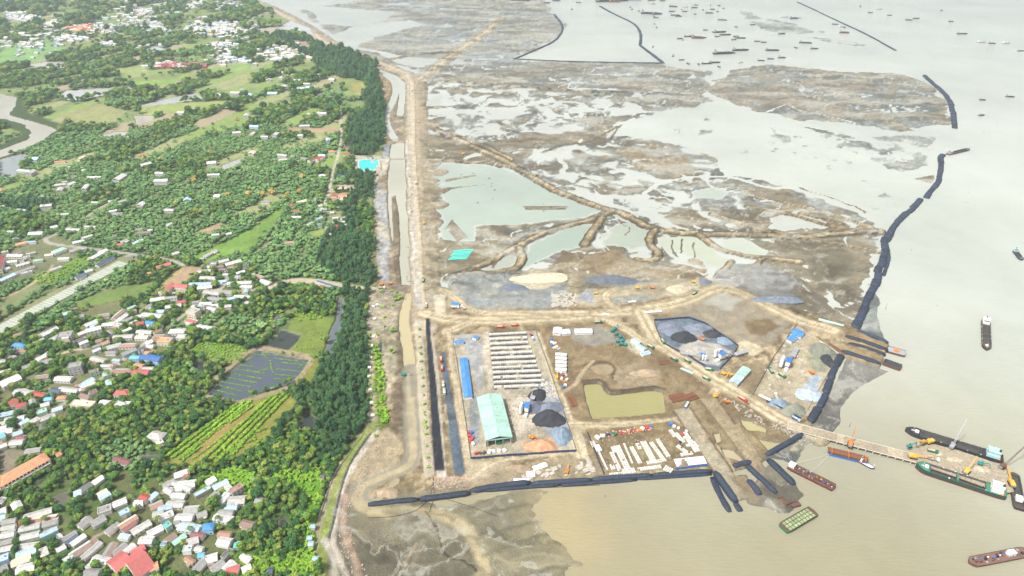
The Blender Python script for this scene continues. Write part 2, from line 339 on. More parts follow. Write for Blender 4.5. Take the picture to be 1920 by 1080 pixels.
    # brown wet field NE
    s.area([(1235, 585), (1330, 555), (1400, 560), (1485, 610), (1440, 650), (1380, 640), (1320, 610)], A(166, 155, 132), 1.8, 6, 5, .35, var=.16)
    s.area([(1325, 550), (1352, 548), (1395, 565), (1370, 588), (1325, 572)], A(190, 188, 172), 1.5, 5, 4, .8, var=.08)
    s.area([(1395, 605), (1440, 598), (1460, 612), (1430, 632), (1400, 625)], A(140, 118, 84), 1.8, 4, 3, .3)
    s.area([(1380, 645), (1400, 640), (1430, 658), (1410, 672), (1385, 668)], A(222, 208, 176), 1.9, 3, 2)
    # east-west haul road and the road to the jetty
    for pts, wd in (([(795, 590), (850, 602), (930, 604), (1050, 598), (1150, 590), (1210, 584), (1290, 568), (1345, 540), (1370, 543), (1440, 575), (1500, 605), (1560, 622)], 12.5),
                    ([(1200, 588), (1215, 615), (1230, 645), (1270, 672), (1320, 705), (1380, 740), (1430, 770), (1470, 795), (1530, 820)], 11.5),
                    ([(1120, 600), (1160, 612), (1220, 650), (1240, 660)], 8),
                    ([(1005, 630), (1030, 690), (1052, 750), (1075, 815), (1090, 860)], 7),
                    ([(1075, 770), (1050, 778)], 7), ([(1070, 800), (1180, 800), (1260, 785), (1320, 760), (1340, 735)], 6),
                    ([(830, 545), (850, 560), (880, 585), (930, 592), (1040, 588), (1130, 590)], 7), ([(1160, 585), (1130, 560), (1150, 545)], 6),
                    ([(850, 705), (862, 760), (870, 800), (880, 870)], 4), ([(835, 625), (858, 618), (880, 608)], 8)):
        s.path(pts, wd*1.9, A(184, 166, 132), 2.2, 3, 2.5)
        s.path(pts, wd*1.15, A(226, 211, 176), 2.4, 1.6, 1.2, var=.12)
        s.path([(a_, b_+1.2) for a_, b_ in pts], wd*.16, A(176, 158, 122), 2.35, 1.2, .8)
        s.path([(a_, b_-1.4) for a_, b_ in pts], wd*.12, A(186, 168, 130), 2.35, 1.2, .8)
    # compound grounds
    s.area([(848, 632), (1004, 622), (1078, 850), (882, 862)], A(190, 180, 156), 2.3, .8, 1, var=.2)
    s.area([(862, 628), (905, 640), (912, 690), (900, 735), (892, 740), (886, 690), (870, 650)], A(178, 182, 182), 2.35, 2, 1.5, var=.2)
    s.area([(905, 625), (918, 625), (925, 720), (915, 735)], A(214, 204, 184), 2.4, 2, 1.5)
    s.area([(1005, 725), (1030, 715), (1060, 780), (1072, 840), (1040, 845), (1010, 790)], A(170, 176, 180), 2.35, 3, 2, var=.25)
    s.area([(880, 745), (900, 745), (903, 835), (888, 840)], A(150, 156, 158), 2.35, 2, 1.5, var=.25)
    s.area([(960, 750), (1000, 745), (1015, 800), (965, 820)], A(222, 210, 190), 2.4, 3, 2, var=.15)
    s.area([(978, 830), (1050, 822), (1055, 842), (985, 850)], A(215, 168, 132), 2.6, 2, 1.5)
    s.area([(1010, 625), (1130, 605), (1250, 670), (1330, 730), (1320, 780), (1110, 795), (1075, 790)], A(146, 126, 92), 2.1, 3, 2, .1, var=.25)
    s.area([(1060, 620), (1120, 612), (1170, 640), (1120, 650), (1080, 645)], A(160, 156, 142), 2.15, 4, 3, .3)
    s.area([(1160, 640), (1180, 640), (1215, 660), (1195, 668)], A(205, 196, 170), 2.2, 2, 2)
    s.area([(1150, 690), (1200, 680), (1240, 700), (1235, 728), (1160, 735)], A(170, 152, 122), 2.4, 3, 2)
    s.water([(1093, 719), (1130, 717), (1139, 737), (1157, 737), (1220, 728), (1243, 734), (1247, 775), (1180, 782), (1110, 787), (1099, 755)], W_YEL, 2.0, .8, 1)
    s.path([(1098, 690), (1112, 683), (1140, 684), (1150, 696), (1145, 706), (1150, 712)], 6, A(104, 88, 62), 3.0, 1, 2)
    s.area([(1105, 692), (1120, 686), (1142, 687), (1151, 698), (1140, 707), (1115, 704)], A(178, 160, 124), 1.6, 1, 1, .7, smooth=1, var=.05)
    s.path([(1093, 719), (1130, 716), (1139, 738), (1157, 738), (1220, 728), (1243, 734)], 5, A(96, 80, 56), 3.2, 1, 1.5)
    s.path([(1040, 745), (1075, 730), (1088, 705), (1110, 680)], 4, A(196, 180, 146), 2.4, 1.5, 1)
    s.area([(1105, 812), (1262, 792), (1325, 880), (1130, 890)], A(146, 128, 94), 2.3, .8, 1, var=.25)
    s.area([(1080, 862), (1122, 860), (1135, 890), (1090, 893), (985, 905), (870, 915), (900, 880)], A(160, 146, 118), 2.1, 3, 2, var=.2)
    s.path([(1085, 810), (1098, 850), (1110, 885)], 4, A(216, 204, 174), 2.4, 1.5, 1)
    s.path([(960, 862), (1000, 858), (1080, 852)], 4, A(214, 200, 170), 2.4, 1.5, 1.2)
    s.area([(860, 880), (905, 862), (960, 868), (930, 890), (880, 905)], A(196, 182, 152), 2.2, 3, 2)
    s.path([(885, 900), (905, 885), (930, 870), (960, 862)], 3, A(222, 206, 176), 2.3, 1.5, 1)
    s.area([(815, 892), (880, 896), (880, 906), (830, 912)], A(205, 178, 152), 2.2, 3, 2, var=.25)
    # black compound and its neighbours
    s.area([(1226, 600), (1300, 596), (1382, 650), (1350, 700), (1322, 695), (1275, 660), (1240, 640)], A(112, 126, 140), 2.3, .8, 1, var=.3)
    s.area([(1270, 655), (1300, 640), (1350, 650), (1370, 660), (1345, 690), (1310, 685)], A(196, 192, 182), 2.35, 3, 2, var=.2)
    s.area([(1290, 605), (1330, 630), (1310, 640), (1290, 625)], A(150, 162, 172), 2.35, 4, 2)
    s.area([(1490, 608), (1530, 640), (1570, 670), (1540, 745), (1520, 785), (1440, 755), (1412, 740), (1450, 680)], A(192, 180, 152), 2.2, 2, 1.5, var=.2)
    s.area([(1515, 650), (1545, 645), (1562, 665), (1545, 700), (1525, 700), (1515, 680)], A(150, 152, 130), 2.5, 3, 2, .1, var=.25)
    s.area([(1500, 735), (1525, 705), (1540, 710), (1525, 745), (1510, 758)], A(178, 192, 204), 2.3, 3, 2)
    s.area([(1438, 752), (1460, 748), (1510, 775), (1500, 785), (1470, 775)], A(120, 130, 136), 2.4, 2, 1.5, var=.25)
    s.area([(1385, 690), (1420, 680), (1440, 690), (1412, 740), (1380, 725)], A(150, 134, 104), 2.1, 2, 2, var=.2)
    s.area([(1290, 770), (1330, 740), (1400, 760), (1450, 795), (1500, 818), (1465, 850), (1440, 860), (1345, 890)], A(144, 126, 92), 2.1, 2, 2, var=.25)
    s.water([(1388, 788), (1410, 792), (1442, 806), (1440, 815), (1400, 808)], A(205, 195, 140), .4, 2, 1.5)
    s.water([(1420, 822), (1465, 830), (1460, 850), (1440, 845)], A(200, 188, 140), .4, 2, 1.5)
    s.water([(1335, 815), (1350, 812), (1352, 830), (1342, 833)], A(210, 195, 160), .4, 1, 1)
    s.water([(1352, 842), (1375, 845), (1395, 862), (1385, 866), (1360, 860)], A(210, 195, 160), .4, 1.5, 1)
    s.area([(1262, 772), (1290, 766), (1345, 850), (1385, 905), (1405, 935), (1372, 945), (1330, 880), (1300, 830)], A(184, 174, 148), 2.6, .8, 1, var=.1)
    for pts_ in ([(1262, 774), (1300, 832), (1332, 882), (1372, 942)], [(1292, 768), (1346, 850), (1386, 904), (1406, 932)], [(1312, 754), (1360, 816), (1410, 880), (1454, 932)], [(1342, 750), (1402, 830), (1452, 900), (1478, 928)]): s.path(pts_, 2.2, A(112, 96, 68), None, 1, 1, smooth=0)
    for pts_ in ([(1352, 850), (1392, 908)], [(1342, 835), (1380, 890)], [(1425, 880), (1460, 925)], [(1380, 800), (1440, 885)], [(1330, 755), (1400, 850)]): s.path(pts_, 1.4, A(206, 190, 154), None, 1, 1, smooth=0)
    s.area([(1312, 752), (1340, 748), (1400, 830), (1450, 900), (1478, 930), (1455, 935), (1410, 880), (1360, 815)], A(172, 156, 124), 2.7, .8, 1, var=.12)
    s.area([(1440, 870), (1475, 900), (1500, 930), (1480, 950), (1440, 960), (1390, 950), (1385, 935)], A(150, 138, 116), .8, 4, 5, .5, var=.15)
    s.area([(1365, 900), (1400, 890), (1412, 925), (1385, 935)], A(150, 134, 104), 1.5, 3, 3, .1)
    s.area([(700, 945), (790, 925), (870, 905), (880, 925), (760, 944)], A(158, 146, 118), 1.8, 2, 2, var=.2)
    # asphalt strips
    s.area([(798, 600), (806, 600), (812, 660), (822, 740), (835, 884), (815, 886), (806, 740), (801, 660)], A(40, 44, 56), 2.6, .25, .5, var=.12)
    s.area([(806, 612), (810, 612), (822, 690), (828, 760), (838, 886), (835, 886)], A(196, 186, 166), 2.5, .4, .6)
    s.area([(826, 664), (836, 662), (842, 720), (858, 790), (873, 892), (852, 894), (840, 790), (832, 730)], A(92, 106, 120), 2.6, .5, .8, var=.35)
    s.area([(838, 628), (846, 628), (852, 680), (862, 760), (885, 860), (892, 895), (878, 895), (862, 800), (848, 720)], A(206, 190, 158), 2.4, 1.2, 1, var=.12)
    s.path([(785, 610), (790, 700), (797, 800), (806, 890)], 9, A(208, 196, 172), 2.4, 1, 1)
    s.area([(812, 555), (834, 555), (836, 590), (815, 590)], A(222, 210, 184), 2.0, 1, 1)
    s.area([(818, 886), (838, 886), (838, 898), (822, 898)], A(222, 214, 200), 2.4, .6, .8)
    # jetty tube platforms N
    # mud beside the east bund and the bright shoal behind
    s.flat([(1520, 803), (1545, 755), (1585, 672), (1650, 690), (1672, 696), (1625, 720), (1598, 740), (1578, 765), (1575, 795), (1560, 812)], A(128, 128, 126), .35, .12, 40, 1.5, 2.5, 14, chan=0, dryc=A(150, 148, 142))
    s.flat([(1604, 616), (1620, 580), (1638, 540), (1652, 560), (1648, 600), (1668, 640), (1640, 640)], A(150, 156, 156), .18, .12, 30, 2, 4, 15, chan=0)
    s.area([(1598, 622), (1668, 648), (1660, 665), (1580, 640)], A(166, 144, 104), 2.2, .6, 1, .1, var=.3)
    s.area([(1580, 648), (1656, 672), (1650, 690), (1570, 668)], A(166, 144, 104), 2.2, .6, 1, .1, var=.3)
    s.flat([(1495, 820), (1522, 826), (1512, 840), (1495, 870), (1530, 830), (1505, 880), (1440, 862)], A(128, 130, 128), .1, .15, 20, 3, 4, 16, chan=0)
    s.flat([(1440, 870), (1490, 900), (1512, 935), (1490, 965), (1455, 975), (1420, 945)], A(140, 134, 120), .25, .2, 20, 3, 5, 18, chan=0)
    # southern mud flat and beach
    s.flat([(628, 955), (660, 945), (900, 928), (1060, 915), (1010, 960), (1060, 1000), (1090, 1040), (1080, 1100), (1070, 1250), (560, 1260), (590, 1080)], A(134, 129, 108), .55, .20, 45, 6, 10, 12, chan=.12, dryc=A(152, 145, 120), dw=.1)
    s.flat([(980, 930), (1120, 920), (1110, 970), (1115, 1010), (1090, 1050), (1060, 1010), (1010, 965)], A(180, 166, 130), -.02, .08, 30, 10, 30, 13, chan=0, wc=A(192, 177, 138))
    s.path([(668, 935), (690, 955), (740, 966), (800, 958), (840, 968), (880, 1000), (905, 1045), (905, 1200)], 11, A(214, 199, 160), .33, 3, 3, .95)
    s.path([(850, 975), (885, 1010), (930, 1050), (990, 1066), (1060, 1052), (1090, 1062)], 4, A(208, 196, 162), .32, 4, 2, .95)
    s.path([(700, 950), (720, 925), (745, 905)], 5, A(210, 196, 160), .3, 3, 2, .95)
    s.path([(895, 1010), (930, 1055), (980, 1062), (1050, 1050), (1090, 1060)], 5, A(176, 168, 138), .30, 3, 3, .8)
    s.path([(960, 1050), (1010, 1035), (1060, 1045)], 2.5, A(178, 170, 142), .4, 2, 2, .8)
    s.path([(800, 960), (818, 990), (830, 1030), (845, 1048), (870, 1052), (890, 1070)], 1.2, A(70, 62, 48), .1, 3, .8, .9)
    s.path([(782, 1020), (765, 1050), (748, 1085), (740, 1120)], 2.5, A(205, 190, 160), .9, 1, 1)
    s.path([(792, 1015), (782, 1045), (765, 1085)], 4, A(180, 172, 148), .7, 1, 1.5)
    s.area([(705, 1045), (725, 1040), (730, 1058), (710, 1062)], A(120, 112, 92), .7, 3, 2, .3)
    for pts_ in ([(905, 1045), (985, 1010), (1060, 990)], [(900, 1000), (960, 985), (1040, 975)], [(920, 960), (990, 950)], [(1000, 1075), (1050, 1060), (1085, 1070)], [(640, 1000), (700, 1030), (760, 1070)]): s.path(pts_, 3, A(104, 98, 80), None, 4, 2.5, .9, a=.6)
    s.area([(720, 960), (800, 965), (790, 985), (740, 975)], A(105, 96, 78), .6, 5, 5, .4, a=.7)
    s.area([(690, 985), (720, 1000), (760, 1030), (730, 1025), (690, 1000)], A(120, 114, 100), .6, 6, 4, .3, a=.5)
    # the bank: white wall, rubble and grass verge
    s.path([(700, 800), (665, 840), (648, 875), (632, 920), (620, 970), (606, 1020), (600, 1090)], 9, A(150, 165, 80), 2.0, 1, 1.5, 0, 0)
    s.area([(700, 812), (725, 808), (760, 830), (748, 870), (700, 888), (650, 905), (660, 870)], A(180, 164, 132), 2.0, 4, 3, var=.2)
    s.path([(708, 812), (685, 840), (660, 880), (645, 915), (632, 960), (622, 1010), (640, 1060), (665, 1100)], 5, A(214, 204, 190), 2.2, 1.5, 1.2, var=.25)
    s.path([(695, 815), (668, 852), (650, 885), (638, 930), (627, 975), (615, 1020), (620, 1060), (635, 1100)], 2, A(74, 76, 84), 1.2, .5, .6)
    s.path([(650, 930), (640, 980), (650, 1020), (672, 1060), (680, 1100)], 6, A(205, 176, 152), 1.4, 3, 2, var=.3)
    s.path([(610, 1015), (625, 1050), (632, 1100)], 5, A(196, 190, 176), 1.8, 2, 1.5, var=.3)
    # ---------------- the green hinterland (drawn over the rest up to its edge)
    i, sdv = s.sd_poly(GL(COAST), 2.5, 6)
    m = sstep(-1.5, 1.5, sdv).astype(np.float32)
    u = sstep(-.2, .5, s.n2[i]+.5*s.n3[i])[:, None]
    base = np.array(UNDER)*(1-u)+np.array(GREENG)*u
    s.col[i] = s.col[i]*(1-m[:, None])+(base*(1+.2*s.n1[i])[:, None])*m[:, None]
    s.h[i] = s.h[i]*(1-m)+(1.9+.25*s.n2[i])*m; s.wet[i] *= (1-m)
    s.tree[i] = s.tree[i]*(1-m)+m*1.0
    s.kind[i[m > .5]] = 0
    far = sstep(820, 1000, s.Y[i]); nf = fbm(s.X[i], s.Y[i], 110, 4, 77)
    cut = (m*sstep(.20, .27, nf+.20*sstep(1200, 2200, s.Y[i]))*(.15+.85*far)).astype(np.float32)
    s.tree[i] *= (1-.95*cut)
    s.col[i] = s.col[i]*(1-cut[:, None])+np.array(PALEG)*cut[:, None]
    # plots of the farmland: long holdings parted by ditches and tracks, some of them open
    a1, a2 = G(0, 500), G(340, 330); th = math.atan2(a2[1]-a1[1], a2[0]-a1[0])
    xi, yi = s.X[i]+10*s.w2x[i], s.Y[i]+10*s.w2y[i]
    u_ = xi*math.cos(th)+yi*math.sin(th); v_ = -xi*math.sin(th)+yi*math.cos(th); iv = np.floor(v_/34)
    uo = u_+_hash(iv, iv*0, 7)*70; iu = np.floor(uo/120); hsh = _hash(iu, iv, 9); hs2 = _hash(iu, iv, 10)
    du = np.minimum(uo-iu*120, 120-(uo-iu*120)); dv = np.minimum(v_-iv*34, 34-(v_-iv*34)); dd_ = np.minimum(du, dv)
    pm_ = m*sstep(560, 640, s.Y[i]); op = (pm_*(hsh > .88-.30*sstep(850, 1500, s.Y[i]))).astype(np.float32); ln = (pm_*sstep(2.6, 1.4, dd_)*(hs2 > -.5)).astype(np.float32)
    fc = np.where((hs2 > .3)[:, None], np.array(A(150, 176, 92))[None], np.array(A(172, 178, 120))[None]); fc = np.where((hs2 < -.6)[:, None], np.array(A(186, 172, 140))[None], fc)
    s.col[i] = s.col[i]*(1-op[:, None])+fc*op[:, None]; s.tree[i] *= (1-.93*op)*(1-.92*ln)
    s.col[i] = s.col[i]*(1-.8*ln[:, None])+np.array(A(150, 152, 110))*.8*ln[:, None]
    s.plot = np.ones(len(x), np.float32); s.plot[i] = (1-.92*ln)*(1-.9*op)
    def zone(pts, kind, tree=1.0, c=None, w=5, f=3, **k): s.area(pts, c, None, w, f, None, tree, kind, **k)
    zone([(0, 255), (640, 230), (660, 380), (600, 480), (560, 530), (340, 500), (0, 470), (-400, 470), (-400, 300)], 2, .95)
    zone([(0, 480), (90, 500), (200, 500), (330, 495), (300, 545), (0, 690), (-300, 690), (-300, 480)], 2, .95)
    zone([(455, 500), (540, 470), (640, 480), (640, 560), (600, 520), (480, 520)], 2, 1)
    zone([(500, 60), (640, 95), (705, 120), (724, 210), (718, 270), (655, 280), (650, 230), (690, 210), (670, 160), (600, 130)], 1, 1)
    zone([(655, 240), (722, 230), (716, 262), (700, 300), (670, 298), (655, 290)], 1, 1)
    zone([(648, 330), (700, 330), (698, 375), (672, 378), (668, 400), (672, 440), (700, 445), (697, 540), (690, 610), (698, 640), (690, 720), (688, 795), (660, 832), (628, 862), (600, 850),
          (585, 800), (600, 760), (560, 780), (500, 850), (470, 800), (560, 740), (590, 735), (600, 690), (640, 650), (650, 560), (620, 520), (590, 490), (620, 440), (640, 400)], 1, 1)
    zone([(350, 600), (420, 560), (500, 600), (480, 640), (400, 700), (370, 740), (380, 760), (300, 800), (250, 790), (260, 720), (330, 640)], 0, 1)
    zone([(30, 800), (250, 780), (310, 820), (300, 870), (120, 960), (0, 960), (-200, 960), (-200, 830)], 0, 1)
    zone([(470, 850), (620, 860), (600, 930), (560, 1000), (480, 1010), (400, 960), (380, 900)], 0, .9)
    s.tree *= np.where(s.kind == 1, 1, s.plot)
    # open fields
    for pts, c in (
        ([(520, 662), (560, 588), (626, 600), (606, 672), (560, 668)], A(128, 148, 62)), ([(560, 675), (605, 672), (592, 725), (556, 722)], A(140, 146, 60)),
        ([(355, 660), (380, 645), (445, 648), (470, 660), (430, 690), (385, 672)], A(130, 155, 72)),
        ([(300, 862), (392, 792), (455, 752), (540, 738), (560, 760), (500, 830), (420, 872), (340, 876)], A(150, 152, 70)),
        ([(345, 858), (455, 770), (520, 765), (400, 862)], A(170, 150, 85)),
        ([(380, 895), (440, 880), (480, 890), (470, 930), (420, 925), (380, 925)], A(132, 176, 48)),
        ([(390, 1030), (440, 1040), (520, 1045), (580, 1040), (592, 1080), (380, 1080)], A(120, 165, 50)),
        ([(510, 895), (600, 890), (612, 900), (600, 950), (590, 1000), (592, 1060), (560, 1060), (580, 980), (575, 930)], A(110, 160, 40)),
        ([(300, 545), (352, 500), (385, 505), (360, 525), (330, 545)], A(186, 160, 128)),
        ([(285, 555), (330, 510), (350, 500), (345, 510), (300, 550)], A(190, 178, 120)),
        ([(135, 570), (230, 540), (300, 530), (270, 560), (160, 600)], A(125, 150, 75)), ([(120, 615), (210, 580), (250, 575), (200, 610), (140, 640)], A(130, 160, 70)),
        ([(60, 520), (130, 490), (180, 480), (160, 505), (80, 545)], A(120, 155, 60)), ([(0, 570), (70, 530), (110, 520), (60, 560), (0, 600)], A(140, 150, 100)),
        ([(340, 490), (400, 465), (480, 430), (500, 425), (440, 475), (380, 495)], A(130, 170, 70)), ([(430, 470), (480, 425), (540, 380), (520, 420), (460, 480)], A(128, 165, 72)),
        ([(365, 440), (415, 420), (425, 425), (390, 445)], A(186, 160, 125)), ([(535, 240), (640, 242), (640, 250), (540, 252)], A(190, 165, 130)),
        ([(110, 215), (190, 195), (240, 210), (215, 230), (140, 235)], A(165, 168, 110)), ([(265, 205), (330, 195), (450, 188), (455, 200), (330, 215), (270, 217)], A(165, 178, 100)),
        ([(230, 155), (320, 150), (335, 158), (260, 170)], A(150, 180, 90)), ([(0, 85), (90, 75), (130, 95), (60, 118), (0, 122)], A(140, 185, 105)),
        ([(210, 130), (270, 125), (290, 140), (240, 148)], A(165, 180, 110)), ([(620, 150), (660, 148), (690, 160), (688, 178), (660, 175)], A(150, 165, 95)),
        ([(660, 158), (680, 155), (688, 175), (665, 178)], A(180, 170, 100)), ([(620, 400), (640, 395), (645, 425), (610, 420)], A(150, 160, 110)),
        ([(575, 440), (610, 430), (620, 445), (590, 450)], A(150, 170, 90)), ([(620, 350), (665, 348), (665, 362), (620, 362)], A(196, 182, 160)),
        ([(620, 365), (660, 364), (655, 378), (622, 378)], A(205, 160, 128)), ([(380, 130), (470, 118), (480, 128), (400, 142)], A(150, 180, 100)),
        ([(540, 75), (575, 80), (590, 95), (560, 95)], A(180, 165, 140)), ([(470, 58), (520, 50), (548, 60), (510, 70)], A(196, 185, 165)),
        ([(100, 830), (120, 825), (125, 835)], GREENG), ([(60, 880), (0, 880), (0, 905)], A(160, 150, 130)), ([(0, 850), (30, 845), (50, 850), (20, 890), (0, 900)], A(150, 140, 118)),
        ([(210, 985), (235, 975), (210, 1010), (175, 1010)], GREENG), ([(160, 1060), (230, 1005), (215, 1030), (170, 1068)], A(100, 150, 50)),
        ([(75, 625), (160, 580), (240, 560), (330, 640), (395, 560), (480, 530), (500, 545), (400, 580), (350, 640), (250, 700), (120, 790), (0, 850), (0, 650)], A(128, 130, 88)),
        ([(0, 940), (100, 900), (270, 880), (400, 900), (470, 930), (460, 960), (430, 1080), (-60, 1080)], A(112, 120, 74)),
        ([(0, 480), (100, 440), (170, 470), (120, 500), (0, 540)], A(130, 135, 95)),
    ):
        zone(pts, 0, .0 if c[1] > .2 or True else .3, c, 2.5, 1.5, var=.2)
    # gardens inside the villages: trees between the houses
    for pts in ([(75, 625), (160, 580), (240, 560), (330, 640), (395, 560), (480, 530), (500, 545), (400, 580), (350, 640), (250, 700), (120, 790), (0, 850), (0, 650)],
                [(0, 940), (100, 900), (270, 880), (400, 900), (470, 930), (460, 960), (430, 1080), (-60, 1080)]):
        i2, sd2 = s.sd_poly(GL(pts), 2, 3)
        g_ = sstep(-.25, -.1, fbm(s.X[i2], s.Y[i2], 22, 3, 91))*(sd2 > 0)
        s.tree[i2] = np.maximum(s.tree[i2], g_*.85); s.col[i2] = s.col[i2]*(1-.8*g_[:, None])+np.array(GREENG)*.8*g_[:, None]
    s.path([(-60, 652), (40, 596), (115, 552), (235, 490)], 30, A(150, 155, 110), None, .8, 1, 0, 0)
    s.area([(664, 294), (716, 294), (716, 332), (664, 328)], A(205, 196, 178), None, 1, 1, 0, 0)
    # inland water
    RIV = [(-60, 172), (0, 175), (30, 185), (28, 200), (15, 215), (50, 225), (85, 235), (103, 245), (80, 262), (40, 280), (0, 297), (-60, 320), (-60, 300), (0, 282), (50, 262), (60, 248), (50, 237), (20, 225), (0, 222), (-60, 222)]
    s.path([(-60, 180), (10, 190), (10, 215), (60, 235), (85, 246), (50, 268), (-60, 310)], 72, UNDER, 1.2, 6, 5, 0, 0)
    s.water(RIV, A(200, 196, 180), 1.5, 4, 3)
    for pts, wc in (
        ([(497, 650), (527, 616), (566, 628), (560, 640), (540, 658)], W_DARK), ([(355, 686), (390, 672), (412, 682), (385, 700), (368, 698)], W_DARK),
        ([(553, 805), (582, 770), (602, 795), (590, 812)], W_DARK), ([(520, 978), (535, 970), (545, 985), (530, 998)], W_DARK),
        ([(636, 556), (646, 558), (645, 600), (636, 640), (622, 672), (604, 672), (618, 630), (630, 600)], A(120, 130, 135)),
        ([(495, 605), (540, 580), (556, 585), (520, 606)], A(120, 125, 125)), ([(100, 930), (132, 918), (130, 945), (110, 955)], A(120, 118, 105)),
        ([(55, 920), (120, 880), (140, 868), (135, 880), (80, 918)], A(130, 128, 112)), ([(258, 852), (300, 850), (298, 865), (268, 868)], A(100, 110, 105)),
        ([(415, 312), (455, 296), (458, 300), (420, 320)], A(190, 196, 190)), ([(100, 182), (125, 170), (240, 162), (255, 167), (140, 190)], A(215, 218, 218)),
        ([(255, 200), (300, 188), (365, 174), (385, 186), (300, 197)], A(205, 210, 212)), ([(52, 122), (80, 117), (130, 116), (120, 128), (90, 132)], A(215, 212, 205)),
        ([(50, 132), (85, 140), (130, 128), (135, 122), (128, 140), (85, 146)], A(205, 205, 200)), ([(248, 218), (290, 217), (285, 226), (258, 234)], A(205, 200, 185)),
        ([(180, 256), (215, 248), (245, 248), (240, 258), (195, 260)], A(210, 205, 195)), ([(268, 94), (290, 86), (312, 92), (290, 98)], A(215, 222, 225)),
        ([(0, 300), (45, 288), (55, 293), (30, 330), (0, 335)], A(170, 178, 180)), ([(518, 55), (545, 38), (580, 52), (590, 66), (545, 62)], A(215, 222, 220)),
        ([(580, 185), (610, 170), (608, 180), (590, 190)], A(180, 182, 175)),
    ):
        s.path([pts[0], pts[len(pts)//2]], 4, None, None, tree=0)
        s.water(pts, wc, 1.3, 2, 1.6)
    # nursery pond with a path round it
    s.path([(370, 740), (420, 700), (478, 652), (530, 660), (588, 673), (570, 700), (550, 728), (500, 742), (450, 757), (388, 745)], 7, A(176, 160, 128), 1.9, 1, 1.5, 0, 0)
    s.water([(388, 740), (430, 700), (482, 657), (580, 675), (565, 700), (545, 722), (500, 732), (450, 752)], A(98, 108, 118), 1.2, .8, 1)
    # lanes
    for pts, wd, c in (
        ([(0, 828), (62, 795), (110, 768), (150, 740), (185, 718), (222, 688), (245, 665), (275, 645), (310, 620), (350, 590), (375, 568), (392, 550), (420, 548)], 5, A(190, 182, 168)),
        ([(392, 550), (440, 552), (500, 545), (540, 530), (575, 528), (620, 535), (655, 542), (700, 545)], 13, A(206, 192, 164)),
        ([(110, 668), (135, 660), (165, 656)], 4, A(205, 195, 170)), ([(85, 450), (90, 458), (130, 464), (180, 470), (260, 480), (330, 492), (345, 500)], 6, A(190, 186, 172)),
        ([(88, 450), (130, 430), (160, 410), (205, 382)], 4, A(190, 186, 172)), ([(382, 500), (415, 505), (428, 515), (425, 530), (410, 548)], 7, A(196, 190, 178)),
        ([(350, 660), (330, 492)], 0.1, DIRT), ([(636, 200), (642, 240), (636, 290), (625, 320), (618, 360), (610, 385)], 5, A(206, 198, 180)),
        ([(480, 475), (510, 455)], 3, A(200, 190, 170)), ([(0, 565), (45, 545), (90, 515), (100, 500)], 4, A(196, 176, 140)), ([(20, 820), (0, 835)], 4, DIRT),
        ([(178, 1010), (200, 1000), (245, 978), (300, 930), (345, 900)], 3, A(180, 165, 140)), ([(560, 1060), (590, 1045), (592, 1035)], 2, A(196, 176, 140)),
        ([(0, 262), (180, 190)], .1, DIRT), ([(365, 510), (340, 540), (300, 560)], 4, A(190, 165, 130)),
    ):
        s.path(pts, wd+3, None, None, tree=0); s.path(pts, wd, c, 2.1, .6, .8, 0, 0)
    for pts_, wd_ in (([(1205, 368), (1225, 348), (1255, 337), (1290, 331), (1330, 330), (1375, 332), (1400, 341), (1440, 354), (1510, 352)], 8), ([(1090, 262), (1062, 285), (1045, 300), (1062, 312), (1050, 325), (1075, 340)], 8), ([(800, 222), (860, 212), (920, 203), (960, 206), (1000, 195), (1040, 190), (1090, 192), (1105, 206), (1160, 209), (1300, 212)], 9),
        ([(1330, 331), (1325, 345), (1350, 355), (1400, 362), (1440, 375), (1465, 382)], 4), ([(1400, 341), (1430, 330), (1465, 322)], 3.5), ([(1420, 216), (1450, 205), (1478, 194), (1500, 208), (1540, 214), (1600, 229)], 5), ([(1600, 216), (1640, 204), (1690, 211), (1740, 208)], 4), ([(1470, 150), (1510, 160), (1500, 178), (1560, 190), (1540, 205)], 4), ([(1165, 305), (1200, 318), (1250, 315), (1290, 331)], 4),
        ([(1140, 470), (1120, 455), (1150, 440), (1135, 425)], 3), ([(1190, 380), (1230, 400), (1250, 420)], 5), ([(1300, 372), (1270, 385), (1230, 380)], 4), ([(1640, 432), (1560, 438), (1500, 446), (1440, 442)], 5), ([(1125, 375), (1170, 392), (1230, 412), (1290, 432)], 6), ([(960, 180), (980, 195), (1010, 200)], 3), ([(1040, 150), (1080, 165), (1110, 180)], 3)):
        s.path(pts_, wd_, None, -.35, 5, 2.5, 1, wc=A(218, 222, 212))
    for pts_, wd_ in (([(1140, 262), (1160, 240), (1172, 232), (1130, 252), (1100, 268), (1060, 270), (1020, 285)], 6), ([(1000, 262), (960, 268), (930, 262)], 8), ([(880, 272), (960, 262), (1010, 272)], 5), ([(1085, 330), (1130, 342), (1180, 350)], 4), ([(1075, 345), (1120, 355)], 3), ([(1240, 400), (1300, 405), (1350, 420)], 6), ([(1330, 395), (1400, 400)], 6), ([(1500, 352), (1560, 372), (1620, 398)], 5), ([(1190, 470), (1170, 480), (1200, 488)], 3), ([(1165, 420), (1185, 430), (1175, 440)], 3), ([(920, 485), (935, 472), (925, 500)], 4)):
        s.path(pts_, wd_, A(150, 132, 98), .8, 6, 2, .35)
    # silt marbling drawn out by the ebb, dark algae films on the flats
    sx = x+18*s.w2x+6*s.w1x; sy = y+18*s.w2y+6*s.w1y
    m1 = fbm(sx*.30, sy*1.2, 26, 5, 501, .6); m2 = np.abs(fbm(sx, sy, 55, 4, 502, .5))
    flm = s.fl*sstep(-.1, .1, s.h)
    s.col *= (1-.14*flm-.36*flm*sstep(.0, .5, m1))[:, None]; s.col *= (1-flm[:, None]*np.array((0, .005, .06)))
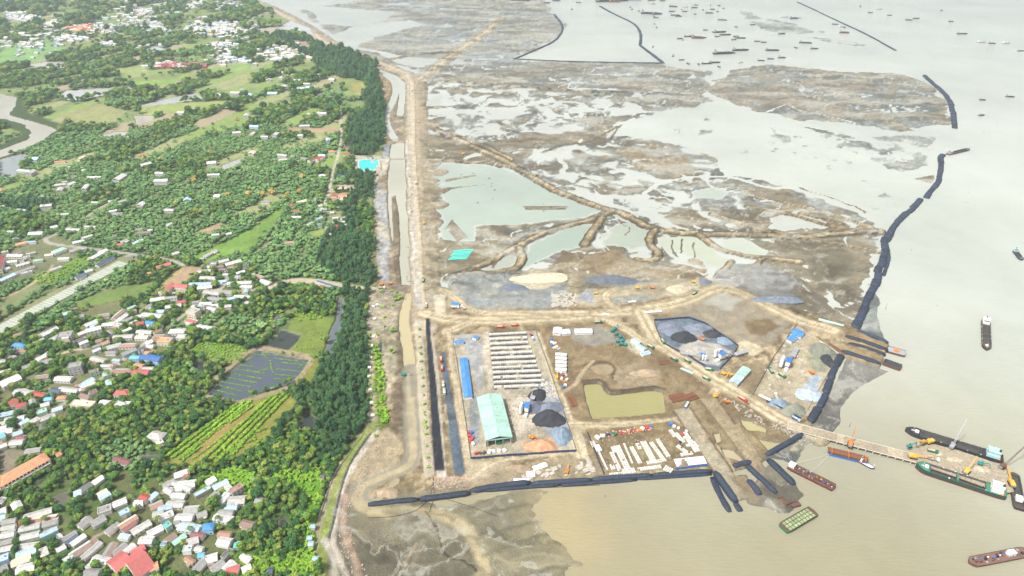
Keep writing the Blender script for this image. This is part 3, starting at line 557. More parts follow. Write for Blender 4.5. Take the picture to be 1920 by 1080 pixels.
    k3 = (flm*(.45*sstep(.2, .6, -m1)+.5*np.exp(-(m2/.03)**2)))[:, None]; s.col = s.col*(1-k3)+np.array(A(214, 214, 202))*k3
    s.col = s.col.astype(np.float32)
    land = dust(s, .16); nc, na = s.nc, s.na
    edge = (sstep(.9, .25, s.h)*sstep(-.5, .05, s.h)*(1-s.wet*.5))[:, None]; s.col *= (1-.40*edge*(1-s.fl[:, None]))
    # soft large-scale and small relief everywhere above water
    s.h += np.where(s.h > .5, .12*s.n1, 0).astype(np.float32)
    rough = np.clip((s.h-1.2), 0, 1)*(1-s.tree)
    s.h += (rough*(1-land)*(.30*nc+.45*na)).astype(np.float32)
    return s

# ------------------------------------------------------------------ materials
def newmat(name):
    m = bpy.data.materials.new(name); m.use_nodes = True
    nt = m.node_tree; b = nt.nodes['Principled BSDF']
    return m, nt, b
def N(nt, t, **k):
    n = nt.nodes.new(t)
    for a, v in k.items():
        if a in n.inputs: n.inputs[a].default_value = v
        else: setattr(n, a, v)
    return n
def mul_noise(nt, col_out, scale, lo, hi, detail=4, coord=None, rough=.6):
    tc = N(nt, 'ShaderNodeTexNoise', Scale=scale, Detail=detail, Roughness=rough)
    if coord is not None: nt.links.new(coord, tc.inputs['Vector'])
    mr = N(nt, 'ShaderNodeMapRange'); mr.inputs['From Min'].default_value = .3; mr.inputs['From Max'].default_value = .7
    mr.inputs['To Min'].default_value = lo; mr.inputs['To Max'].default_value = hi
    nt.links.new(tc.outputs[0], mr.inputs['Value'])
    vm = N(nt, 'ShaderNodeVectorMath', operation='SCALE')
    nt.links.new(col_out, vm.inputs[0]); nt.links.new(mr.outputs[0], vm.inputs['Scale'])
    return vm.outputs[0]

def ground_material():
    m, nt, b = newmat('ground_mud_grass')
    at = N(nt, 'ShaderNodeAttribute', attribute_name='albedo'); wt = N(nt, 'ShaderNodeAttribute', attribute_name='wet')
    geo = N(nt, 'ShaderNodeNewGeometry')
    o = mul_noise(nt, at.outputs['Color'], .09, .86, 1.14, 6, geo.outputs['Position']); o_smooth = o
    o = mul_noise(nt, o, .5, .66, 1.34, 5, geo.outputs['Position'], .7)
    mxw = N(nt, 'ShaderNodeMix', data_type='RGBA'); nt.links.new(wt.outputs['Fac'], mxw.inputs['Factor']); nt.links.new(o, mxw.inputs[6]); nt.links.new(o_smooth, mxw.inputs[7]); o = mxw.outputs[2]
    nt.links.new(o, b.inputs['Base Color'])
    mr = N(nt, 'ShaderNodeMapRange'); mr.inputs['To Min'].default_value = .95; mr.inputs['To Max'].default_value = .28
    nt.links.new(wt.outputs['Fac'], mr.inputs['Value']); nt.links.new(mr.outputs[0], b.inputs['Roughness'])
    b.inputs['Specular IOR Level'].default_value = .4
    bn = N(nt, 'ShaderNodeTexNoise', Scale=.8, Detail=5.0); nt.links.new(geo.outputs['Position'], bn.inputs['Vector'])
    bp = N(nt, 'ShaderNodeBump', Strength=.8, Distance=.9); nt.links.new(bn.outputs[0], bp.inputs['Height']); nt.links.new(bp.outputs[0], b.inputs['Normal'])
    return m
def water_material():
    m, nt, b = newmat('silty_water')
    at = N(nt, 'ShaderNodeAttribute', attribute_name='tint'); geo = N(nt, 'ShaderNodeNewGeometry')
    o = mul_noise(nt, at.outputs['Color'], .0040, .86, 1.10, 6, geo.outputs['Position'])
    o = mul_noise(nt, o, .05, .985, 1.015, 4, geo.outputs['Position'])
    nt.links.new(o, b.inputs['Base Color'])
    b.inputs['Roughness'].default_value = .12; b.inputs['IOR'].default_value = 1.33
    mp = N(nt, 'ShaderNodeMapping'); mp.inputs['Rotation'].default_value = (0, 0, math.radians(35)); mp.inputs['Scale'].default_value = (.10, .45, 1)
    nt.links.new(geo.outputs['Position'], mp.inputs['Vector'])
    n1 = N(nt, 'ShaderNodeTexNoise', Scale=1.0, Detail=5.0, Distortion=.4); nt.links.new(mp.outputs[0], n1.inputs['Vector'])
    bp = N(nt, 'ShaderNodeBump', Strength=.5, Distance=1.0); nt.links.new(n1.outputs[0], bp.inputs['Height'])
    nt.links.new(bp.outputs[0], b.inputs['Normal'])
    return m

def grid_mesh(name, X, Y, Z, mat, attrs):
    ny, nx = X.shape
    me = bpy.data.meshes.new(name)
    co = np.empty((ny*nx, 3), np.float32); co[:, 0] = X.ravel(); co[:, 1] = Y.ravel(); co[:, 2] = Z.ravel()
    me.vertices.add(ny*nx); me.vertices.foreach_set('co', co.ravel())
    idx = np.arange(ny*nx, dtype=np.int32).reshape(ny, nx)
    q = np.stack([idx[:-1, :-1], idx[:-1, 1:], idx[1:, 1:], idx[1:, :-1]], -1).reshape(-1, 4)
    nf = q.shape[0]
    me.loops.add(nf*4); me.loops.foreach_set('vertex_index', q.ravel())
    me.polygons.add(nf); me.polygons.foreach_set('loop_start', np.arange(0, nf*4, 4, dtype=np.int32)); me.polygons.foreach_set('loop_total', np.full(nf, 4, np.int32))
    me.update(calc_edges=True)
    me.polygons.foreach_set('use_smooth', np.ones(nf, bool))
    for k, v in attrs.items():
        if v.ndim == 2:
            a = me.attributes.new(k, 'FLOAT_COLOR', 'POINT'); c4 = np.ones((v.shape[0], 4), np.float32); c4[:, :3] = v; a.data.foreach_set('color', c4.ravel())
        else:
            a = me.attributes.new(k, 'FLOAT', 'POINT'); a.data.foreach_set('value', v.astype(np.float32))
    me.materials.append(mat)
    o = bpy.data.objects.new(name, me); scn.collection.objects.link(o)
    return o

# rows of the ground sheet get further apart with distance, columns fan out: fine near the drone, coarse towards the horizon
NR, NCOL = 700, 1060
yr = np.concatenate([np.linspace(1330, -60, NR-24)])
rowsY = [G(960, v)[1] for v in yr]
last = rowsY[-1]; step = rowsY[-1]-rowsY[-2]
while len(rowsY) < NR: step *= 1.17; last += step; rowsY.append(last)
rowsY = np.array(rowsY)
cx = np.concatenate([np.linspace(-2.2, -.92, 30)[:-1], np.linspace(-.92, .86, NCOL-58), np.linspace(.86, 2.2, 30)[1:]])
YY, CX = np.meshgrid(rowsY, cx, indexing='ij')
XX = CX*(YY*CP+HC*SP)
F = survey(Fields(XX.ravel(), YY.ravel()))
ground = grid_mesh('ground', XX, YY, F.h.reshape(XX.shape), ground_material(), {'albedo': np.clip(F.col, .005, .85), 'wet': np.clip(F.wet, 0, 1)})
ground['kind'] = 'structure'; ground['label'] = 'ground of tidal mud, dykes, dirt roads and green land'
sl = (slice(None, None, 2), slice(None, None, 2))
Wx, Wy = XX[sl], YY[sl]
wc = F.wcol.reshape(XX.shape+(3,))[sl].reshape(-1, 3)
water = grid_mesh('water', Wx, Wy, np.zeros_like(Wx), water_material(), {'tint': wc})
water['kind'] = 'structure'; water['label'] = 'silty tan sea water and pale flooded ponds'

Hg = F.h.reshape(XX.shape); Tg = F.tree.reshape(XX.shape); Kg = F.kind.reshape(XX.shape)
def gidx(X, Y):
    return np.interp(Y, rowsY, np.arange(len(rowsY))), np.interp(np.asarray(X)/(np.asarray(Y)*CP+HC*SP), cx, np.arange(len(cx)))
def gh(X, Y):
    """height of the ground sheet (water level where it is flooded)"""
    r, c = gidx(X, Y); return max(0.0, float(Hg[int(round(float(r))), int(round(float(c)))]))
# ------------------------------------------------------------------ small modelling kit
COL = scn.collection
RND = random.Random(7)
_mats = {}
def mat(name, rgb, rough=.8, metal=0.0, nscale=.6, namp=.16, wave=None, spec=.4, stain=None, dirt=.25):
    if name in _mats: return _mats[name]
    m, nt, b = newmat(name)
    c = N(nt, 'ShaderNodeRGB'); c.outputs[0].default_value = (*rgb, 1)
    o = c.outputs[0]; geo = N(nt, 'ShaderNodeNewGeometry'); pos = geo.outputs['Position']
    oi = N(nt, 'ShaderNodeObjectInfo')
    vm = N(nt, 'ShaderNodeMapRange'); vm.inputs['To Min'].default_value = 1-namp*.7; vm.inputs['To Max'].default_value = 1+namp*.7
    nt.links.new(oi.outputs['Random'], vm.inputs['Value'])
    sc = N(nt, 'ShaderNodeVectorMath', operation='SCALE'); nt.links.new(o, sc.inputs[0]); nt.links.new(vm.outputs[0], sc.inputs['Scale']); o = sc.outputs[0]
    o = mul_noise(nt, o, nscale, 1-namp, 1+namp, 5, pos)
    if dirt:
        dn = N(nt, 'ShaderNodeTexNoise', Scale=nscale*.45, Detail=6.0, Roughness=.7); nt.links.new(pos, dn.inputs['Vector'])
        dr = N(nt, 'ShaderNodeMapRange'); dr.inputs['From Min'].default_value = .5; dr.inputs['From Max'].default_value = .75; dr.inputs['To Max'].default_value = dirt
        nt.links.new(dn.outputs[0], dr.inputs['Value'])
        mx = N(nt, 'ShaderNodeMix', data_type='RGBA'); nt.links.new(dr.outputs[0], mx.inputs['Factor']); nt.links.new(o, mx.inputs[6])
        mx.inputs[7].default_value = (*(stain or A(140, 125, 105)), 1); o = mx.outputs[2]
    if wave:   # corrugated sheet
        tc = N(nt, 'ShaderNodeTexCoord'); wv = N(nt, 'ShaderNodeTexWave', Scale=wave); wv.bands_direction = 'X'
        nt.links.new(tc.outputs['Object'], wv.inputs['Vector'])
        bp = N(nt, 'ShaderNodeBump', Strength=.6, Distance=.12); nt.links.new(wv.outputs[0], bp.inputs['Height']); nt.links.new(bp.outputs[0], b.inputs['Normal'])
    nt.links.new(o, b.inputs['Base Color']); b.inputs['Roughness'].default_value = rough; b.inputs['Metallic'].default_value = metal
    b.inputs['Specular IOR Level'].default_value = spec
    _mats[name] = m
    return m
# paints and sheets (real-world base colours)
ROOFC = {'white': (.60, .60, .585), 'offwhite': (.46, .45, .42), 'grey': (.29, .285, .27), 'darkgrey': (.13, .13, .135), 'paleblue': (.38, .52, .58), 'blue': (.06, .24, .60),
         'royal': (.04, .14, .42), 'navy': (.06, .10, .17), 'red': (.42, .075, .055), 'pink': (.48, .12, .11), 'orange': (.66, .27, .14), 'maroon': (.22, .09, .09), 'brown': (.27, .19, .15),
         'teal': (.10, .45, .42), 'mint': (.36, .58, .49), 'cream': (.66, .58, .44), 'rust': (.36, .20, .14), 'cyan': (.15, .45, .62)}
def roofmat(k): return mat('roof_'+k, ROOFC[k], .55, 0, .7, .2, 1.4, .35, stain=(.20, .15, .11), dirt=.75)
def wallmat(k):
    c = {'white': (.72, .71, .68), 'cream': (.66, .60, .46), 'blue': (.35, .55, .68), 'grey': (.42, .41, .39), 'green': (.48, .62, .52), 'yellow': (.66, .56, .28), 'brick': (.38, .22, .15)}[k]
    return mat('wall_'+k, c, .85, 0, .5, .1, None, .3, dirt=.35)
GLASS = lambda: mat('dark_glass', (.03, .045, .055), .15, 0, .5, .1, dirt=0)
CONC = lambda: mat('pale_concrete', (.55, .53, .48), .9, 0, .7, .16)
STEEL = lambda: mat('grey_steel', (.30, .31, .33), .5, .3, .8, .15)
RUST = lambda: mat('rusty_steel', (.17, .07, .035), .8, 0, .8, .25, dirt=.3, stain=(.12, .06, .04))
BLACK = lambda: mat('black_rubber', (.025, .025, .028), .8, 0, 1.5, .2, dirt=.2)
def paint(k):
    c = {'yellow': (.70, .38, .03), 'orange': (.66, .20, .03), 'green': (.02, .16, .08), 'teal': (.015, .22, .20), 'red': (.50, .05, .04), 'blue': (.03, .16, .50), 'white': (.74, .74, .72),
         'darkgreen': (.012, .06, .04), 'black': (.03, .03, .035), 'navy': (.03, .05, .11), 'hullred': (.13, .025, .032), 'deck': (.17, .10, .075), 'greendeck': (.05, .20, .12), 'grey': (.32, .33, .35), 'oxide': (.12, .06, .045),
         'hold': (.09, .09, .09), 'cyan': (.36, .56, .58), 'mint': (.20, .60, .46)}[k]
    return mat('paint_'+k, c, .5, 0, .5, .15, dirt=.3)
def earth(name, rgb, namp=.3): return mat(name, rgb, .95, 0, .25, namp, dirt=.3)

class MB:
    def __init__(s): s.v = []; s.f = []
    def box(s, x0, x1, y0, y1, z0, z1, tx=0, ty=0):
        """tx/ty: how far the top face is pulled in"""
        n = len(s.v)
        s.v += [(x0, y0, z0), (x1, y0, z0), (x1, y1, z0), (x0, y1, z0), (x0+tx, y0+ty, z1), (x1-tx, y0+ty, z1), (x1-tx, y1-ty, z1), (x0+tx, y1-ty, z1)]
        s.f += [(n, n+3, n+2, n+1), (n+4, n+5, n+6, n+7), (n, n+1, n+5, n+4), (n+1, n+2, n+6, n+5), (n+2, n+3, n+7, n+6), (n+3, n, n+4, n+7)]
        return s
    def rbox(s, c, size, rz=0, ry=0):
        n = len(s.v); M = Matrix.Rotation(rz, 3, 'Z') @ Matrix.Rotation(ry, 3, 'Y')
        a, b, h = size[0]/2, size[1]/2, size[2]/2
        for q in ((-a, -b, -h), (a, -b, -h), (a, b, -h), (-a, b, -h), (-a, -b, h), (a, -b, h), (a, b, h), (-a, b, h)):
            w = M @ Vector(q); s.v.append((w.x+c[0], w.y+c[1], w.z+c[2]))
        s.f += [(n, n+3, n+2, n+1), (n+4, n+5, n+6, n+7), (n, n+1, n+5, n+4), (n+1, n+2, n+6, n+5), (n+2, n+3, n+7, n+6), (n+3, n, n+4, n+7)]
        return s
    def bar(s, p, q, w, h=None):
        """square bar between two points"""
        p = Vector(p); q = Vector(q); d = (q-p).normalized(); h = h or w
        a = d.cross(Vector((0, 0, 1)));
        if a.length < 1e-3: a = Vector((1, 0, 0))
        a.normalize(); b = d.cross(a).normalized()
        n = len(s.v)
        for e in (p, q):
            for i, j in ((-1, -1), (1, -1), (1, 1), (-1, 1)):
                k = e+a*i*w/2+b*j*h/2; s.v.append(tuple(k))
        s.f += [(n, n+1, n+2, n+3), (n+7, n+6, n+5, n+4)]+[(n+i, n+4+i, n+4+(i+1) % 4, n+(i+1) % 4) for i in range(4)]
        return s
    def cyl(s, p, q, r, r2=None, k=8, cap=True):
        p = Vector(p); q = Vector(q); d = (q-p).normalized(); r2 = r if r2 is None else r2
        a = d.cross(Vector((0, 0, 1)))
        if a.length < 1e-3: a = Vector((1, 0, 0))
        a.normalize(); b = d.cross(a).normalized(); n = len(s.v)
        for e, rr in ((p, r), (q, r2)):
            for i in range(k):
                t = 2*math.pi*i/k; s.v.append(tuple(e+a*math.cos(t)*rr+b*math.sin(t)*rr))
        s.f += [(n+i, n+k+i, n+k+(i+1) % k, n+(i+1) % k) for i in range(k)]
        if cap: s.f += [tuple(range(n, n+k)), tuple(range(n+2*k-1, n+k-1, -1))]
        return s
    def prism(s, P, z0, z1):
        n = len(s.v); k = len(P)
        s.v += [(x, y, z0) for x, y in P]+[(x, y, z1) for x, y in P]
        s.f += [tuple(range(n+k-1, n-1, -1)), tuple(range(n+k, n+2*k))]+[(n+i, n+(i+1) % k, n+k+(i+1) % k, n+k+i) for i in range(k)]
        return s
    def roof(s, L, W, z, rise, over=.4, th=.12, kind='gable'):
        """roof along local x"""
        a = L/2+over; b = W/2+over; n = len(s.v)
        if kind == 'gable':
            prof = [(-b, z-rise*over/(W/2)), (0, z+rise), (b, z-rise*over/(W/2))]
        elif kind == 'flat': prof = [(-b, z), (b, z+.05)]
        else: prof = [(-b, z), (b, z+rise)]
        if kind == 'hip':
            e = min(W/2, L/2*.9)
            s.v += [(-a, -b, z), (a, -b, z), (a, b, z), (-a, b, z), (-a+e, 0, z+rise), (a-e, 0, z+rise)]
            s.f += [(n, n+1, n+5, n+4), (n+1, n+2, n+5), (n+2, n+3, n+4, n+5), (n+3, n, n+4), (n+3, n+2, n+1, n)]
            return s
        for x in (-a, a):
            for y, zz in prof: s.v.append((x, y, zz+th))
            for y, zz in reversed(prof): s.v.append((x, y, zz))
        k = len(prof)*2
        s.f += [tuple(range(n, n+k)), tuple(range(n+2*k-1, n+k-1, -1))]+[(n+i, n+k+i, n+k+(i+1) % k, n+(i+1) % k) for i in range(k)]
        return s
    def mesh(s, name, m, smooth=False):
        me = bpy.data.meshes.new(name); me.from_pydata(s.v, [], s.f); me.materials.append(m)
        bm = bmesh.new(); bm.from_mesh(me); bmesh.ops.recalc_face_normals(bm, faces=bm.faces[:]); bm.to_mesh(me); bm.free()
        if smooth: me.polygons.foreach_set('use_smooth', [True]*len(me.polygons))
        return me
    def build(s, name, m, parent=None, smooth=False, loc=None, rz=0):
        return link(name, s.mesh(name, m, smooth), parent, loc, rz)
def link(name, me, parent=None, loc=None, rz=0):
    o = bpy.data.objects.new(name, me); COL.objects.link(o)
    if parent is not None: o.parent = parent
    if loc is not None: o.location = loc
    if rz: o.rotation_euler = (0, 0, rz)
    return o
def tag(o, label, cat, group=None, kind=None):
    o['label'] = label; o['category'] = cat
    if group: o['group'] = group
    if kind: o['kind'] = kind
    return o
def thing(name, loc, rz, label, cat, group=None):
    o = bpy.data.objects.new(name, None); COL.objects.link(o); o.location = loc; o.rotation_euler = (0, 0, rz); o.empty_display_size = .5
    return tag(o, label, cat, group)
KIDS = {}
def copy_thing(src, loc, rz, label, scale=None):
    r = src.copy(); COL.objects.link(r); r.location = loc; r.rotation_euler = (0, 0, rz)
    if scale: r.scale = (scale,)*3
    r['label'] = label
    if src.name not in KIDS: KIDS[src.name] = [(c, [g for g in c.children]) for c in src.children]
    for c, gs in KIDS[src.name]:
        d = c.copy(); COL.objects.link(d); d.parent = r
        for g in gs:
            e = g.copy(); COL.objects.link(e); e.parent = d
    return r
def axis(x1, y1, x2, y2, z=0.0):
    """centre, length and heading of something whose ends are seen at two photo points"""
    a = GV(x1, y1, z); b = GV(x2, y2, z); d = b-a
    return (a+b)/2, d.length, math.atan2(d.y, d.x)
def heap_mesh(name, m, rx, ry, h, seed, n=22, rings=8, flat=.0):
    v = []; f = []
    r0 = random.Random(seed); ph = [r0.uniform(0, 6.28) for _ in range(6)]
    for j in range(rings+1):
        t = j/rings
        for i in range(n):
            a = 2*math.pi*i/n
            k = 1+.13*math.sin(2*a+ph[0])+.08*math.sin(3*a+ph[1])+.05*math.sin(5*a+ph[2])
            z = h*max(0, (1-t) if flat == 0 else min(1, (1-t)/(1-flat)))**1.05
            z += (.07*h*math.sin(4*a+5*t+ph[3])+.05*h*math.sin(9*a-7*t+ph[4])+r0.uniform(-.03, .03)*h)*math.sin(math.pi*t)
            v.append((rx*t*k*math.cos(a), ry*t*k*math.sin(a), z-.5*(j == rings)))
    for j in range(rings):
        for i in range(n):
            a = j*n+i; b = j*n+(i+1) % n; f.append((a, a+n, b+n, b))
    me = bpy.data.meshes.new(name); me.from_pydata(v, [], f); me.materials.append(m)
    bm = bmesh.new(); bm.from_mesh(me); bmesh.ops.remove_doubles(bm, verts=bm.verts, dist=.01); bmesh.ops.recalc_face_normals(bm, faces=bm.faces[:]); bm.to_mesh(me); bm.free()
    me.polygons.foreach_set('use_smooth', [True]*len(me.polygons))
    return me
# ------------------------------------------------------------------ houses
HOUSES = []          # footprints (cx, cy, heading, L, W) keep trees off the roofs
HREC = []
def house(x1, y1, x2, y2, w, rc='white', kind='gable', hh=3.4, wc='white', name='house', floors=None, z=None):
    c, L, a = axis(x1, y1, x2, y2, 2.0)
    place_house(c.x, c.y, a, max(L, 4), w, rc, kind, hh, wc, name)
def place_house(X, Y, a, L, W, rc, kind='gable', hh=3.4, wc='white', name='house'):
    zb = gh(X, Y)-.15
    if name == 'house': L *= .9; W *= .84
    o = bpy.data.objects.new(name, None); COL.objects.link(o); o.location = (X, Y, zb); o.rotation_euler = (0, 0, a)
    HOUSES.append((X, Y, a, L, W))
    rise = W*.5*{'gable': .42, 'mono': .2, 'flat': 0, 'hip': .55, 'steep': .9}[kind]
    rk = 'gable' if kind == 'steep' else kind
    wl_ = MB().box(-L/2, L/2, -W/2, W/2, 0, hh)
    if rk == 'gable' :
        n = len(wl_.v)
        for sx in (-1, 1):
            n = len(wl_.v); wl_.v += [(sx*L/2, -W/2, hh), (sx*L/2, W/2, hh), (sx*L/2, 0, hh+rise*.97), (sx*(L/2-.15), -W/2, hh), (sx*(L/2-.15), W/2, hh), (sx*(L/2-.15), 0, hh+rise*.97)]
            wl_.f += [(n, n+1, n+2), (n+3, n+5, n+4), (n, n+3, n+4, n+1), (n+1, n+4, n+5, n+2), (n+2, n+5, n+3, n)]
    wl_.build('wall', wallmat(wc), o)
    rm = roofmat(rc)
    if rk == 'flat':
        rb = MB().box(-L/2-.15, L/2+.15, -W/2-.15, W/2+.15, hh+.003, hh+.2)
        rb.build('roof', rm, o)
        p_ = MB()
        for (x0, x1, y0, y1) in ((-L/2-.1, L/2+.1, -W/2-.1, -W/2+.1), (-L/2-.1, L/2+.1, W/2-.1, W/2+.1), (-L/2-.1, -L/2+.1, -W/2+.1, W/2-.1), (L/2-.1, L/2+.1, -W/2+.1, W/2-.1)):
            p_.box(x0, x1, y0, y1, hh+.203, hh+.9)
        p_.build('parapet', wallmat(wc), o)
        MB().cyl((L*.2, W*.1, hh+.2), (L*.2, W*.1, hh+1.6), .6, k=10).build('water_tank', STEEL(), o)
    elif rk == 'gable' and L*W > 60:
        for sg in (1, -1):       # two slopes, laid as separate sheets so a patched one may differ
            rb = MB(); b = W/2+.4; e = L/2+.4; zl = hh-rise*.4/(W/2)
            n = 0; y0_, y1_ = sg*b, sg*.02
            rb.v = [(-e, y0_, zl), (e, y0_, zl), (e, y1_, hh+rise), (-e, y1_, hh+rise), (-e, y0_, zl+.12), (e, y0_, zl+.12), (e, y1_, hh+rise+.12), (-e, y1_, hh+rise+.12)]
            rb.f = [(0, 3, 2, 1), (4, 5, 6, 7), (0, 1, 5, 4), (1, 2, 6, 5), (2, 3, 7, 6), (3, 0, 4, 7)]
            rb.build('roof_slope', rm if (RND.random() > .22 or sg > 0 or rc in ('red', 'pink', 'orange', 'blue', 'royal')) else roofmat(RND.choice(('grey', 'rust', 'offwhite', 'brown'))), o)
        MB().box(-L/2-.45, L/2+.45, -.18, .18, hh+rise+.09, hh+rise+.2).build('ridge_cap', STEEL() if rc in ('white', 'grey', 'offwhite') else rm, o)
    else:
        MB().roof(L, W, hh, rise, .4, .12, rk).build('roof', rm, o)
    wm = MB(); fl = max(1, int(hh/3.1)); nx = max(1, int(L/3.2))
    if hh > 5 or L*W > 90:
        for f_ in range(fl):
            for k in range(nx):
                xx = -L/2+(k+.5)*L/nx; zc = f_*3.1+1.0
                for sy in (-1, 1): wm.box(xx-.55, xx+.55, sy*(W/2+.02)-.03, sy*(W/2+.02)+.03, zc, zc+1.2)
            for sx in (-1, 1):
                for yy in (-W/4, W/4): wm.box(sx*(L/2+.02)-.03, sx*(L/2+.02)+.03, yy-.5, yy+.5, f_*3.1+1.0, f_*3.1+2.2)
        wm.build('windows', GLASS(), o)['kind'] = 'stuff'
    if name == 'house' and RND.random() < .5:
        sy = RND.choice((-1, 1)); lx = RND.uniform(.3, .6)*L; x0 = RND.uniform(-L/2, L/2-lx); d_ = RND.uniform(1.4, 2.6); b_ = MB(); y0_, y1_ = sy*(W/2+.05), sy*(W/2+d_)
        b_.v = [(x0, y0_, hh-.25), (x0+lx, y0_, hh-.25), (x0+lx, y1_, hh-.9), (x0, y1_, hh-.9), (x0, y0_, hh-.15), (x0+lx, y0_, hh-.15), (x0+lx, y1_, hh-.8), (x0, y1_, hh-.8)]
        b_.f = [(0, 3, 2, 1), (4, 5, 6, 7), (0, 1, 5, 4), (1, 2, 6, 5), (2, 3, 7, 6), (3, 0, 4, 7)]
        b_.build('lean_to_roof', roofmat(RND.choice(('grey', 'rust', 'offwhite', 'white', 'darkgrey', 'brown', 'paleblue'))), o)
        MB().box(x0+.1, x0+lx-.1, min(y0_, y1_)+.06, max(y0_, y1_)-.12, 0, hh-.95).build('lean_to_wall', wallmat(RND.choice(('grey', 'cream', 'white', 'brick'))), o)
    MB().box(-L/2-.06, -L/2-.005, -.6, .6, 0, 2.2).build('door', mat('door_wood', (.16, .10, .07), .7), o)
    o['category'] = 'house'; HREC.append((o, rc, kind, L, W, hh, wc))
    return o
def T(ox, oy):
    return lambda x1, y1, x2, y2, w, rc='white', kind='gable', hh=3.4, wc='white': house(ox+x1/4, oy+y1/4, ox+x2/4, oy+y2/4, w, rc, kind, hh, wc)

